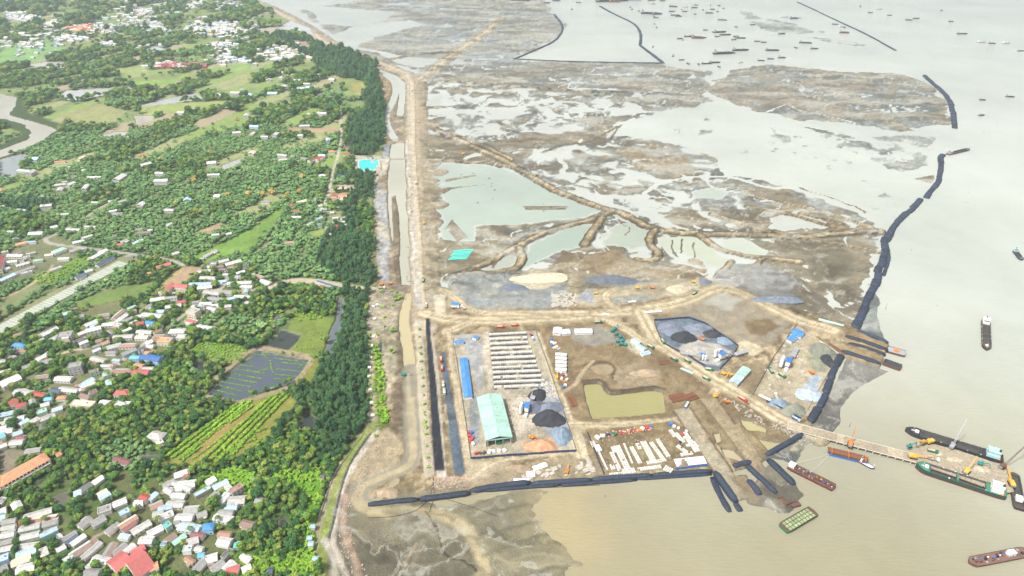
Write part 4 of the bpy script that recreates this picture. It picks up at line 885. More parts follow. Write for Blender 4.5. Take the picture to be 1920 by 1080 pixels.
t = T(0, 810)
for a in ((195, 165, 320, 148, 7, 'offwhite'), (430, 195, 465, 175, 6, 'orange'), (860, 212, 985, 250, 7, 'maroon'), (1120, 40, 1240, 60, 12, 'offwhite', 'hip', 4.5), (1180, 110, 1230, 85, 8, 'cream', 'flat', 4),
          (600, 470, 700, 405, 7, 'darkgrey', 'mono'), (700, 410, 780, 350, 7, 'white'), (560, 490, 620, 470, 7, 'paleblue', 'mono'), (740, 620, 850, 585, 8, 'grey', 'flat', 4), (850, 570, 960, 525, 8, 'white'),
          (1010, 560, 1085, 545, 9, 'white'), (1065, 505, 1120, 530, 8, 'red', 'gable', 4.5), (1120, 530, 1185, 475, 6, 'paleblue'), (600, 735, 690, 660, 8, 'grey'), (690, 720, 800, 655, 9, 'grey'), (905, 650, 985, 610, 7, 'paleblue', 'flat', 5, 'blue'),
          (1225, 430, 1320, 380, 7, 'grey'), (1310, 350, 1430, 310, 8, 'white'), (1320, 420, 1480, 400, 10, 'white'), (1300, 395, 1450, 450, 6, 'offwhite'), (1385, 350, 1420, 340, 4.5, 'pink'), (1290, 490, 1400, 500, 6, 'white'), (1240, 440, 1300, 470, 5, 'offwhite'),
          (180, 665, 410, 600, 8, 'offwhite'), (150, 705, 240, 670, 7, 'red'), (240, 690, 440, 660, 9, 'cream'), (150, 755, 320, 720, 7, 'offwhite', 'gable', 4, 'green'), (325, 715, 450, 680, 8, 'white'), (160, 815, 310, 780, 7, 'offwhite'), (150, 880, 300, 860, 6, 'white'), (130, 940, 290, 900, 8, 'paleblue'), (90, 1010, 250, 950, 9, 'cream'),
          (130, 1060, 280, 1020, 10, 'white'), (20, 700, 135, 680, 6, 'grey'), (15, 745, 130, 725, 6, 'offwhite'), (10, 800, 125, 775, 8, 'offwhite'), (0, 860, 110, 830, 6, 'grey'), (0, 905, 105, 885, 6, 'offwhite'), (0, 990, 85, 960, 8, 'paleblue', 'flat', 5, 'blue'), (0, 1060, 70, 1025, 8, 'grey'),
          (530, 960, 700, 850, 9, 'white'), (600, 920, 740, 815, 6, 'brown'), (620, 970, 770, 840, 6, 'offwhite'), (400, 840, 470, 790, 7, 'white'), (430, 860, 590, 770, 7, 'grey'), (430, 910, 500, 870, 7, 'white'), (500, 860, 590, 790, 5, 'navy'), (540, 870, 650, 790, 6, 'white', 'gable', 3.4), (490, 995, 560, 950, 8, 'white'),
          (800, 780, 900, 700, 7, 'grey'), (895, 740, 1040, 650, 7, 'cream'), (930, 770, 1030, 690, 5, 'maroon'), (990, 780, 1140, 690, 8, 'offwhite'), (1110, 790, 1230, 730, 8, 'white'), (1050, 830, 1160, 830, 8, 'white'), (900, 800, 980, 810, 5, 'paleblue', 'mono'), (800, 960, 870, 850, 8, 'grey'), (860, 940, 960, 860, 8, 'grey'),
          (930, 930, 1020, 860, 7, 'white'), (985, 935, 1095, 875, 7, 'pink'), (705, 965, 830, 990, 8, 'white'), (650, 1040, 700, 1010, 5, 'white'),
          (1130, 590, 1230, 545, 8, 'offwhite'), (1190, 600, 1300, 570, 7, 'paleblue'), (1250, 560, 1390, 560, 8, 'offwhite'), (1150, 640, 1240, 620, 7, 'offwhite'), (1190, 670, 1310, 620, 8, 'white'), (1250, 650, 1290, 640, 4, 'orange', 'flat', 4), (1385, 605, 1500, 595, 9, 'offwhite'), (1480, 650, 1560, 620, 7, 'grey'), (1320, 660, 1460, 660, 8, 'white'),
          (1240, 745, 1290, 710, 7, 'teal', 'flat', 5, 'green'), (1345, 720, 1510, 750, 9, 'paleblue'), (1310, 700, 1360, 690, 5, 'grey'), (1530, 750, 1615, 740, 8, 'blue', 'hip', 6, 'blue'), (1440, 780, 1540, 800, 6, 'maroon'), (1240, 850, 1330, 790, 7, 'brown', 'gable', 4, 'green'), (1300, 860, 1400, 790, 6, 'mint'), (1400, 850, 1500, 820, 8, 'offwhite'),
          (1220, 870, 1260, 870, 5, 'cyan', 'flat', 5), (1380, 905, 1450, 900, 6, 'paleblue', 'flat', 4), (1470, 890, 1530, 900, 5, 'offwhite'), (1570, 535, 1640, 470, 7, 'grey'), (1650, 555, 1715, 475, 7, 'white'), (1715, 535, 1850, 525, 10, 'offwhite'), (1690, 580, 1790, 580, 7, 'paleblue'), (1640, 620, 1760, 625, 7, 'grey'), (1610, 650, 1750, 680, 8, 'white'),
          (1640, 830, 1740, 850, 9, 'white'), (1760, 870, 1815, 860, 6, 'teal'), (1810, 695, 1910, 720, 7, 'brown'), (1640, 780, 1740, 790, 6, 'rust'), (1470, 1060, 1560, 960, 8, 'grey'), (1530, 980, 1640, 950, 9, 'white'), (1590, 1060, 1690, 990, 9, 'grey'), (1690, 1060, 1760, 990, 9, 'white'), (1705, 1055, 1800, 1050, 9, 'pink'),
          (1490, 945, 1540, 940, 5, 'cyan'), (1820, 1060, 1890, 1030, 7, 'white'), (0, 620, 60, 600, 8, 'white'), (0, 665, 55, 650, 6, 'paleblue'), (20, 640, 50, 640, 4, 'teal', 'flat'), (640, 1070, 760, 1075, 8, 'grey'), (80, 100, 190, 90, 8, 'offwhite'), (135, 60, 195, 65, 7, 'maroon'), (0, 60, 50, 40, 9, 'cyan', 'gable', 4), (0, 20, 110, 0, 9, 'white'),
          (0, 135, 60, 110, 6, 'white'), (0, 535, 50, 540, 8, 'grey', 'flat')): t(*a)
t = T(480, 810)
for a in ((0, 530, 55, 535, 7, 'grey'), (415, 720, 440, 720, 4, 'paleblue'), (390, 812, 420, 810, 4, 'paleblue'), (395, 855, 435, 855, 5, 'paleblue'), (435, 965, 465, 970, 4, 'paleblue'), (445, 1000, 470, 1005, 4, 'paleblue'), (90, 1060, 130, 1060, 6, 'navy'), (485, 350, 515, 350, 4, 'darkgrey')): t(*a)
t = T(0, 540)
for a in ((1130, 110, 1250, 95, 9, 'white', 'gable', 4), (1195, 50, 1240, 45, 7, 'offwhite'), (1255, 60, 1315, 10, 9, 'pink', 'gable', 9, 'cream'), (1320, 22, 1425, 32, 9, 'pink', 'gable', 9, 'cream'), (1335, 122, 1400, 115, 7, 'red'), (1425, 205, 1500, 225, 11, 'offwhite', 'flat', 9, 'cream'), (1400, 260, 1480, 280, 8, 'pink', 'flat', 4),
          (1480, 300, 1600, 320, 8, 'white'), (1270, 345, 1400, 340, 10, 'white', 'hip', 4), (1330, 380, 1420, 385, 9, 'offwhite', 'hip', 4), (1250, 370, 1300, 400, 7, 'darkgrey'), (1190, 420, 1300, 425, 9, 'orange', 'flat', 6, 'cream'), (1090, 500, 1155, 500, 6, 'orange'), (1100, 455, 1160, 455, 7, 'white'), (985, 545, 1060, 545, 8, 'cyan', 'gable', 5, 'blue'),
          (1030, 540, 1110, 545, 8, 'royal', 'gable', 5, 'blue'), (1105, 545, 1220, 565, 11, 'royal', 'gable', 6, 'blue'), (1010, 595, 1080, 605, 8, 'orange'), (1000, 650, 1130, 655, 10, 'pink', 'gable', 4), (860, 640, 1000, 640, 9, 'white'), (1070, 620, 1160, 620, 6, 'offwhite'), (455, 415, 570, 400, 12, 'grey', 'flat', 11, 'grey'),
          (660, 375, 780, 345, 9, 'white', 'gable', 10), (490, 245, 555, 225, 7, 'paleblue', 'gable', 9, 'blue'), (560, 235, 640, 220, 8, 'grey'), (530, 650, 640, 630, 10, 'grey', 'flat', 11, 'grey'), (640, 300, 740, 255, 8, 'white'), (680, 310, 760, 270, 7, 'paleblue'), (740, 225, 830, 215, 7, 'paleblue'), (850, 250, 940, 175, 7, 'white'), (860, 285, 960, 210, 7, 'white'), (940, 210, 1030, 180, 7, 'offwhite'),
          (1030, 300, 1090, 290, 8, 'red', 'gable', 6), (1100, 280, 1160, 290, 8, 'blue', 'gable', 5), (1160, 300, 1225, 300, 6, 'paleblue'), (1070, 220, 1230, 235, 9, 'white', 'gable', 5), (1020, 230, 1070, 225, 7, 'white'), (770, 290, 900, 280, 9, 'white'), (870, 310, 920, 320, 7, 'offwhite', 'flat', 7), (1030, 340, 1150, 350, 8, 'offwhite'), (850, 385, 1010, 375, 9, 'offwhite'),
          (1020, 385, 1120, 385, 8, 'cream'), (805, 470, 920, 440, 9, 'mint', 'gable', 4), (900, 450, 1030, 445, 8, 'paleblue'), (800, 500, 880, 500, 6, 'grey'), (720, 420, 830, 390, 7, 'white'), (300, 380, 440, 310, 9, 'white'), (330, 350, 430, 300, 6, 'darkgrey'), (370, 415, 500, 350, 9, 'offwhite'), (260, 435, 340, 395, 7, 'paleblue'), (105, 375, 185, 355, 7, 'brown'),
          (60, 490, 135, 485, 7, 'brown', 'hip'), (100, 440, 200, 450, 8, 'blue', 'hip'), (150, 490, 205, 490, 5, 'rust'), (50, 525, 125, 540, 6, 'white'), (0, 560, 60, 575, 8, 'offwhite'), (0, 650, 90, 630, 7, 'offwhite'), (270, 560, 380, 500, 9, 'white'), (290, 580, 400, 550, 7, 'grey'), (170, 620, 280, 580, 8, 'white'), (10, 755, 165, 685, 14, 'white', 'gable', 5),
          (270, 690, 380, 675, 8, 'offwhite'), (690, 540, 800, 565, 8, 'offwhite'), (760, 600, 860, 600, 6, 'offwhite'), (830, 610, 870, 590, 5, 'rust'), (850, 555, 910, 560, 5, 'paleblue'), (420, 695, 550, 700, 9, 'white'), (600, 760, 710, 695, 9, 'paleblue'), (590, 790, 720, 720, 5, 'white'), (450, 770, 600, 790, 8, 'offwhite'), (570, 750, 630, 740, 5, 'rust'),
          (865, 805, 975, 805, 9, 'pink', 'hip', 4), (620, 830, 690, 850, 7, 'brown', 'steep', 5), (680, 830, 740, 800, 7, 'brown', 'steep', 6), (540, 880, 720, 895, 9, 'cream', 'flat', 4, 'cream'), (760, 870, 830, 880, 7, 'white'), (870, 880, 980, 890, 8, 'white', 'flat', 3), (80, 900, 150, 870, 9, 'red', 'gable', 6), (130, 920, 210, 900, 8, 'red', 'gable', 6), (120, 790, 250, 810, 10, 'offwhite'),
          (255, 805, 350, 825, 6, 'red'), (340, 850, 400, 845, 6, 'cyan'), (430, 840, 505, 835, 6, 'orange', 'hip'), (385, 785, 460, 790, 9, 'navy'), (310, 900, 380, 880, 7, 'offwhite'), (10, 970, 150, 940, 8, 'paleblue'), (40, 1010, 200, 985, 9, 'white'), (0, 1040, 100, 1010, 7, 'offwhite'), (150, 1045, 220, 1000, 6, 'paleblue'), (0, 1075, 60, 1060, 7, 'white'), (210, 1040, 300, 990, 7, 'offwhite'),
          (1500, 130, 1600, 130, 7, 'white'), (1560, 160, 1630, 180, 7, 'offwhite'), (1530, 40, 1660, 60, 9, 'offwhite'), (1640, 50, 1760, 50, 9, 'grey'), (1480, 15, 1600, 0, 9, 'white'), (1760, 75, 1890, 85, 8, 'white'), (1560, 90, 1680, 100, 8, 'grey'), (1690, 105, 1770, 85, 7, 'paleblue'), (1820, 130, 1880, 120, 6, 'white'), (1240, 160, 1370, 140, 9, 'offwhite'), (1170, 190, 1240, 190, 7, 'mint'), (1060, 190, 1140, 140, 8, 'grey'),
          (1800, 0, 1900, 5, 7, 'white'), (530, 180, 580, 165, 6, 'brown'), (1160, 380, 1240, 375, 7, 'white'), (700, 460, 760, 440, 5, 'grey')): t(*a)
t = T(0, 270)
for a in ((60, 850, 185, 850, 9, 'white'), (120, 770, 205, 750, 8, 'orange'), (220, 685, 335, 680, 11, 'white'), (60, 670, 115, 670, 7, 'offwhite'), (380, 640, 440, 628, 8, 'white'), (545, 755, 640, 735, 8, 'white'), (600, 725, 700, 695, 7, 'offwhite'), (670, 880, 780, 820, 9, 'white'), (740, 830, 810, 805, 9, 'white'), (725, 930, 860, 858, 8, 'navy', 'gable', 3.5), (565, 1020, 650, 985, 8, 'navy', 'gable', 3.5),
          (640, 975, 700, 955, 7, 'white'), (850, 775, 925, 765, 7, 'pink'), (910, 750, 985, 718, 8, 'grey'), (1000, 760, 1075, 728, 7, 'paleblue'), (1015, 655, 1075, 645, 7, 'grey'), (1030, 680, 1140, 670, 8, 'brown'), (1110, 660, 1150, 655, 5, 'white'), (815, 445, 880, 435, 8, 'white'), (880, 450, 955, 432, 7, 'offwhite'), (820, 520, 885, 508, 8, 'white'), (840, 532, 930, 530, 5, 'grey'), (640, 585, 720, 575, 7, 'offwhite'),
          (1065, 190, 1145, 170, 12, 'white', 'flat', 8), (1170, 945, 1290, 912, 9, 'pink', 'gable', 4), (1290, 845, 1345, 825, 7, 'white'), (1530, 860, 1630, 805, 7, 'offwhite'), (1590, 695, 1650, 690, 6, 'white'), (1695, 690, 1740, 680, 6, 'white'), (1250, 625, 1290, 605, 6, 'white'), (0, 985, 25, 880, 9, 'pink', 'steep', 8), (400, 840, 500, 800, 10, 'mint', 'hip', 5), (440, 875, 530, 870, 7, 'white'), (340, 850, 410, 840, 7, 'cream'),
          (520, 820, 660, 790, 9, 'cream'), (0, 1040, 120, 985, 9, 'paleblue'), (100, 990, 270, 930, 8, 'grey'), (50, 900, 140, 890, 8, 'white'), (120, 930, 230, 900, 8, 'offwhite'), (30, 960, 75, 940, 7, 'white'), (1640, 900, 1720, 880, 9, 'offwhite'), (1690, 920, 1815, 885, 9, 'white'), (1480, 975, 1590, 960, 8, 'white'), (1500, 1015, 1640, 1020, 9, 'offwhite'), (1770, 985, 1840, 965, 7, 'white'), (1830, 1000, 1920, 990, 7, 'offwhite'),
          (1415, 1065, 1600, 1060, 8, 'paleblue'), (1700, 1060, 1900, 1050, 8, 'white'), (1490, 880, 1530, 870, 6, 'offwhite'), (1560, 940, 1620, 935, 6, 'white'), (945, 860, 1000, 850, 6, 'grey'), (980, 885, 1040, 880, 6, 'brown'), (210, 370, 265, 370, 6, 'offwhite'), (280, 415, 335, 400, 7, 'offwhite'), (145, 425, 195, 425, 6, 'offwhite'), (125, 500, 205, 510, 5, 'white'), (0, 485, 45, 475, 6, 'white'), (0, 345, 20, 365, 7, 'orange'),
          (410, 145, 500, 138, 6, 'orange'), (895, 112, 990, 110, 6, 'offwhite'), (505, 252, 570, 252, 6, 'white'), (655, 260, 770, 258, 5, 'white'), (470, 297, 510, 292, 6, 'offwhite'), (615, 210, 650, 205, 7, 'white'), (690, 450, 745, 450, 5, 'white'), (460, 540, 525, 537, 5, 'white'), (510, 185, 530, 180, 5, 'white'), (530, 355, 555, 352, 5, 'grey'), (500, 650, 610, 655, 7, 'offwhite'), (640, 630, 730, 635, 6, 'offwhite'), (380, 960, 470, 930, 6, 'offwhite'),
          (255, 890, 330, 880, 6, 'mint'), (1110, 985, 1140, 980, 5, 'orange'), (830, 715, 880, 695, 5, 'grey'), (100, 725, 150, 722, 5, 'grey'), (190, 750, 280, 745, 5, 'paleblue')): t(*a)
t = T(480, 270)
for a in ((395, 150, 470, 120, 10, 'maroon', 'gable', 6, 'cream'), (455, 145, 500, 120, 9, 'red', 'gable', 7, 'cream'), (545, 75, 595, 70, 9, 'orange', 'hip', 5), (340, 115, 400, 125, 8, 'white'), (160, 135, 240, 125, 8, 'offwhite'), (265, 110, 290, 105, 6, 'white', 'flat', 4), (470, 248, 528, 245, 9, 'white', 'hip'), (655, 8, 700, 8, 6, 'maroon', 'hip'), (660, 35, 705, 35, 7, 'maroon', 'hip'), (655, 85, 715, 85, 8, 'red', 'hip'), (665, 108, 710, 108, 6, 'red', 'hip'), (650, 130, 690, 128, 7, 'maroon', 'hip'),
          (825, 105, 875, 105, 7, 'maroon', 'hip'), (565, 398, 610, 395, 7, 'red'), (620, 405, 690, 405, 9, 'orange'), (310, 455, 395, 430, 9, 'cream', 'hip'), (245, 470, 285, 465, 6, 'pink'), (565, 640, 630, 628, 9, 'red', 'hip', 4), (280, 515, 330, 512, 6, 'pink'), (240, 560, 345, 560, 7, 'white'), (450, 485, 500, 470, 6, 'white'), (475, 505, 505, 495, 5, 'white'), (385, 620, 430, 600, 7, 'offwhite'), (455, 580, 500, 560, 6, 'paleblue'),
          (575, 570, 620, 565, 6, 'white'), (640, 575, 685, 555, 6, 'offwhite'), (560, 525, 590, 525, 5, 'white'), (590, 490, 620, 488, 5, 'offwhite'), (640, 600, 670, 595, 6, 'white'), (215, 755, 290, 750, 7, 'cream'), (545, 690, 575, 690, 5, 'white'), (440, 325, 465, 322, 5, 'cream'), (820, 205, 870, 205, 6, 'paleblue'), (835, 230, 875, 228, 6, 'grey'), (570, 350, 700, 345, 10, 'cream', 'mono', 2.5), (0, 1000, 60, 1020, 7, 'white'), (40, 1035, 115, 1060, 7, 'white'), (800, 310, 850, 310, 5, 'white'), (40, 445, 110, 445, 7, 'paleblue')): t(*a)
# school with the long orange roof
def school():
    c, L, a = axis(0, 906, 86, 858, 9)
    o = place_house(c.x, c.y, a, L+2, 13, 'orange', 'hip', 8.5, 'cream', 'school_building')
    o['label'] = 'long three-storey cream school building under an orange hipped roof'; o['category'] = 'school'; HREC.pop()
    for k in range(12):
        xx = -L/2+2+(L-4)*k/11
        for f_ in (0, 1, 2): MB().box(xx-1.0, xx+1.0, -6.62, -6.53, .8+2.8*f_, 2.4+2.8*f_).build('window', GLASS(), o)
    for k in range(13):
        xx = -L/2+.5+(L-1)*k/12; MB().box(xx-.2, xx+.2, -8.0, -7.6, 0, 8.3).build('column', wallmat('cream'), o)
    for f_ in (1, 2): MB().box(-L/2+.2, L/2-.2, -8.1, -6.54, 2.8*f_-.2, 2.8*f_).build('gallery', wallmat('white'), o)
    c, L, a = axis(-40, 897, 10, 905, 9)
    o = place_house(c.x, c.y, a, L, 11, 'orange', 'hip', 8.5, 'cream', 'school_building'); HREC.pop()
    o['label'] = 'orange-roofed school wing at the left edge of the photo'; o['category'] = 'school'
school()
# hall with two big red roofs at the bottom
for (p, q, w, hh, lab) in (((250, 1068), (274, 1052), 24, 6, 'wide red-roofed hall at the bottom edge, the larger of the two'), ((215, 1062), (234, 1048), 15, 5, 'lower red-roofed hall joined to the left of the largest red hall')):
    c, L, a = axis(*p, *q, 5); o = place_house(c.x, c.y, a+.0, L+4, w, 'pink', 'gable', hh, 'white', 'hall'); o['label'] = lab; o['category'] = 'hall'; HREC.pop()
house(283, 1073, 300, 1066, 8, 'orange', 'gable', 5)

# fill the lanes with more dwellings, in the grain of each quarter
def fill(poly, p, q, n, s0, palette, wide=(4.5, 8), long_=(8, 16), keep=.9):
    P = GL(poly); c, L_, a = axis(*p, *q)
    x0 = min(k[0] for k in P); x1 = max(k[0] for k in P); y0 = min(k[1] for k in P); y1 = max(k[1] for k in P)
    r = random.Random(s0); done = 0
    for _ in range(n*60):
        if done >= n: break
        X = r.uniform(x0, x1); Y = r.uniform(y0, y1)
        ins = False
        for k in range(len(P)):
            (ax, ay), (bx, by) = P[k-1], P[k]
            if (ay > Y) != (by > Y) and X < (bx-ax)*(Y-ay)/(by-ay)+ax: ins = not ins
        if not ins: continue
        L = r.uniform(*long_); W = r.uniform(*wide); ok = True
        for (hx, hy, ha, hl, hw) in HOUSES:
            d = math.hypot(hx-X, hy-Y)
            if d < (min(L, W)+min(hl, hw))/2+.6 or (d < (L+hl)/2+.5 and d < (W+hw)/2+ (L+hl)/2*abs(math.cos(math.atan2(Y-hy, X-hx)-ha))*.95): ok = False; break
        if not ok: continue
        ri, ci = gidx(X, Y)
        if Hg[int(ri), int(ci)] < .8: continue
        rot = a+r.choice((0, 0, 0, math.pi/2))+r.uniform(-.06, .06)
        place_house(X, Y, rot, L, W, r.choice(palette), r.choice(('gable', 'gable', 'mono', 'flat', 'gable')), r.choice((3, 3.3, 3.6, 4.2, 6.5)), r.choice(('white', 'cream', 'grey', 'white', 'blue', 'green')))
        done += 1
PAL = ['white', 'offwhite', 'offwhite', 'grey', 'grey', 'paleblue', 'white', 'brown', 'cream', 'rust', 'paleblue', 'darkgrey', 'white', 'mint']
fill([(0, 960), (105, 958), (120, 1010), (60, 1075), (0, 1075)], (0, 1020), (30, 1005), 10, 1, PAL)
fill([(190, 930), (260, 960), (330, 950), (370, 900), (465, 930), (460, 980), (400, 1020), (330, 1030), (300, 1000), (200, 1000)], (200, 1000), (240, 978), 22, 2, PAL)
fill([(350, 1040), (480, 1045), (480, 1078), (350, 1078)], (370, 1070), (390, 1050), 8, 3, PAL)
fill([(120, 640), (240, 580), (300, 600), (330, 640), (250, 680), (150, 660)], (100, 665), (160, 640), 14, 4, PAL)
fill([(0, 800), (60, 760), (150, 720), (220, 690), (250, 700), (160, 760), (60, 830), (0, 830)], (0, 800), (60, 780), 10, 5, PAL)
fill([(290, 560), (400, 550), (480, 545), (440, 590), (350, 600)], (300, 580), (360, 575), 8, 6, PAL)
fill([(370, 500), (460, 490), (480, 530), (380, 540)], (380, 530), (440, 525), 8, 7, PAL)
fill([(0, 470), (60, 480), (70, 520), (0, 530)], (0, 510), (60, 495), 6, 8, PAL)
for pts, n, s0 in (([(590, 375), (655, 380), (650, 440), (580, 430)], 12, 11),): fill(pts, (600, 400), (640, 395), n, s0, ['white', 'offwhite', 'paleblue', 'grey'], (4, 6), (5, 9))

# past the three hundred that show largest: joined, with the same shapes
def join_small():
    HREC.sort(key=lambda r: -(r[3]*r[4])**.5/mpp(PX(r[0].location.x, r[0].location.y)[1]) - (0 if 0 < PX(r[0].location.x, r[0].location.y)[0] < 1920 and PX(r[0].location.x, r[0].location.y)[1] < 1080 else -99))
    small = HREC[285:]; del HREC[285:]; byv = {}; mats_ = []; v = []; f = []; mi = []
    for o, *_ in small:
        M = Matrix.Translation(o.location) @ o.rotation_euler.to_matrix().to_4x4()
        for c in [q for q in scn.collection.objects if q.parent is o] if False else KIDL[o.name]:
            m = c.data.materials[0]
            if m not in mats_: mats_.append(m)
            n = len(v); v += [tuple(M @ p.co) for p in c.data.vertices]; f += [tuple(i+n for i in p.vertices) for p in c.data.polygons]; mi += [mats_.index(m)]*len(c.data.polygons)
        for c in KIDL[o.name]: bpy.data.objects.remove(c)
        bpy.data.objects.remove(o)
    me = bpy.data.meshes.new('small_houses'); me.from_pydata(v, [], f)
    for m in mats_: me.materials.append(m)
    me.polygons.foreach_set('material_index', mi); o = link('small_houses', me); tag(o, 'the smaller and farther dwellings of all the villages', 'houses', None, 'stuff')
bpy.context.view_layer.update()
KIDL = {}
for q_ in scn.collection.objects:
    if q_.parent is not None: KIDL.setdefault(q_.parent.name, []).append(q_)
join_small()
# labels that single each house out: look first, then the quarter, then the order inside it
QUART = [('bottom village', lambda x, y: y > 920), ('canal-side village quarter', lambda x, y: y > 760), ('middle village', lambda x, y: y > 560), ('crossroads village', lambda x, y: y > 500 and x > 330),
         ('left-edge hamlet', lambda x, y: y > 430 and x < 130), ('orchard lane', lambda x, y: y > 380 and x < 500), ('beach resort', lambda x, y: x > 560), ('upper orchards', lambda x, y: True)]
CN = {'offwhite': 'off-white', 'darkgrey': 'dark grey', 'paleblue': 'pale blue', 'royal': 'royal blue', 'cream': 'cream', 'navy': 'slate blue', 'cyan': 'bright cyan', 'pink': 'coral red'}
KN = {'gable': 'gabled', 'mono': 'lean-to', 'flat': 'flat', 'hip': 'hipped', 'steep': 'steep'}
ORD = ['', 'second', 'third', 'fourth', 'fifth', 'sixth', 'seventh', 'eighth', 'ninth', 'tenth', 'eleventh', 'twelfth']
def ordl(k, n, ends='leftmost'):
    if k == 0: return ends
    if k < 12: return ORD[k]+' from left'
    if n-1-k < 12: return 'rightmost' if k == n-1 else ORD[n-1-k]+' from right'
    return '%dth from left' % (k+1)
grp = {}
HREC.sort(key=lambda r: -r[0].location.y)
for rec in HREC:
    o, rc, kind, L, W, hh, wc_ = rec; px, py = PX(o.location.x, o.location.y)
    q = next(n for n, f_ in QUART if f_(px, py))
    size = 'tall' if hh > 5.5 else ('long' if L > 2*W and L > 12 else ('small' if L*W < 60 else 'broad'))
    grp.setdefault((size, CN.get(rc, rc), KN[kind], q), []).append((px, o))
for (size, c_, k_, q), lst in grp.items():
    lst.sort(key=lambda e: e[0])
    for k, (px, o) in enumerate(lst):
        base = '%s house with %s %s roof in the %s' % (size, c_, k_, q)
        o['label'] = base if len(lst) == 1 else base+', '+ordl(k, len(lst)); o['group'] = 'houses of the '+q

# far settlements: too many and too small to tell apart singly
def far_roofs():
    r = random.Random(5); parts = {}
    def put(X, Y, L, W, a, h, c): parts.setdefault(c, MB()); mb = parts[c]; n = len(mb.v); zb = gh(X, Y)-.2; M = Matrix.Rotation(a, 3, 'Z'); t_ = MB().box(-L/2, L/2, -W/2, W/2, 0, h).roof(L, W, h+.01, W*.2, .4, .15); \
        mb.v.extend([(lambda w: (w.x+X, w.y+Y, w.z+zb))(M @ Vector(v)) for v in t_.v]); mb.f.extend([tuple(i+n for i in f_) for f_ in t_.f])
    spots = [((345, 40), (480, 75), 150, 'w'), ((25, 28), (85, 45), 35, 'w'), ((130, 45), (240, 70), 40, 'w'), ((130, 48), (185, 65), 16, 'r'), ((90, 68), (160, 80), 25, 'w'), ((80, 40), (118, 58), 20, 'w'), ((190, 80), (225, 92), 14, 'w'), ((250, 85), (310, 97), 8, 'w'),
             ((390, 78), (450, 98), 22, 'w'), ((245, 15), (290, 32), 16, 'w'), ((340, 5), (400, 20), 22, 'w'), ((150, 0), (200, 6), 14, 'w'), ((280, 120), (370, 132), 38, 'p'), ((270, 40), (330, 65), 25, 'w'), ((390, 100), (480, 125), 22, 'w'), ((480, 85), (580, 125), 45, 'w'), ((490, 135), (640, 180), 30, 'w'),
             ((0, 20), (60, 45), 26, 'w'), ((200, 5), (330, 60), 60, 'w'), ((0, 50), (120, 110), 40, 'w'), ((400, 0), (470, 30), 26, 'w'), ((0, 0), (460, 12), 60, 'w'), ((400, 165), (470, 195), 10, 'w'), ((420, 200), (640, 300), 30, 'w'), ((40, 300), (440, 420), 40, 'w'), ((330, 205), (370, 220), 8, 'w'), ((-200, 0), (0, 420), 90, 'w')]
    for (x0, y0), (x1, y1), n, k in spots:
        wide_ = x1-x0 > 150 or y1-y0 > 90
        for _ in range(int(n*(1.9 if y1 < 150 else .55))):
            t1 = r.uniform(0, 1) if wide_ else r.gauss(.5, .22); t2 = r.uniform(0, 1) if wide_ else r.gauss(.5, .22); X, Y = G(x0+(x1-x0)*t1, y0+(y1-y0)*t2)
            px, py = PX(X, Y)
            if not (py > 520 and px < 0):
                ri, ci = gidx(X, Y)
                if Hg[int(ri), int(ci)] < 1.2 or (Y < 1500 and any((hx-X)**2+(hy-Y)**2 < 200 for hx, hy, *_ in HOUSES)): continue
            c = {'w': r.choice(('white', 'white', 'offwhite', 'white', 'paleblue', 'offwhite', 'cream', 'white', 'grey', 'white')), 'r': 'orange', 'p': r.choice(('pink', 'white', 'maroon'))}[k]
            L = r.uniform(9, 24); W = r.uniform(7, 13); put(X, Y, L, W, r.uniform(-.3, .3)+r.choice((0, 1.57)), r.uniform(3, 7), c)
            FARH.append((X, Y, max(L, W)*.6))
    for c, mb in parts.items():
        o = mb.build('distant_houses', roofmat(c)); tag(o, 'distant scatter of %s roofed houses among the trees' % CN.get(c, c), 'houses', None, 'stuff')
FARH = []
far_roofs()
# ------------------------------------------------------------------ trees
def leafmat(name, c1, c2, tr=.15):
    m, nt, b = newmat(name)
    oi = N(nt, 'ShaderNodeObjectInfo'); geo = N(nt, 'ShaderNodeNewGeometry')
    mx = N(nt, 'ShaderNodeMix', data_type='RGBA'); mx.inputs[6].default_value = (*c1, 1); mx.inputs[7].default_value = (*c2, 1)
    nt.links.new(oi.outputs['Random'], mx.inputs['Factor'])
    rp = N(nt, 'ShaderNodeMapRange'); rp.inputs['To Min'].default_value = .6; rp.inputs['To Max'].default_value = 1.45; nt.links.new(geo.outputs['Random Per Island'], rp.inputs['Value'])
    sc = N(nt, 'ShaderNodeVectorMath', operation='SCALE'); nt.links.new(mx.outputs[2], sc.inputs[0]); nt.links.new(rp.outputs[0], sc.inputs['Scale'])
    o = mul_noise(nt, sc.outputs[0], .02, .8, 1.2, 3, geo.outputs['Position'])
    nt.links.new(o, b.inputs['Base Color']); b.inputs['Roughness'].default_value = .7; b.inputs['Specular IOR Level'].default_value = .25
    return m
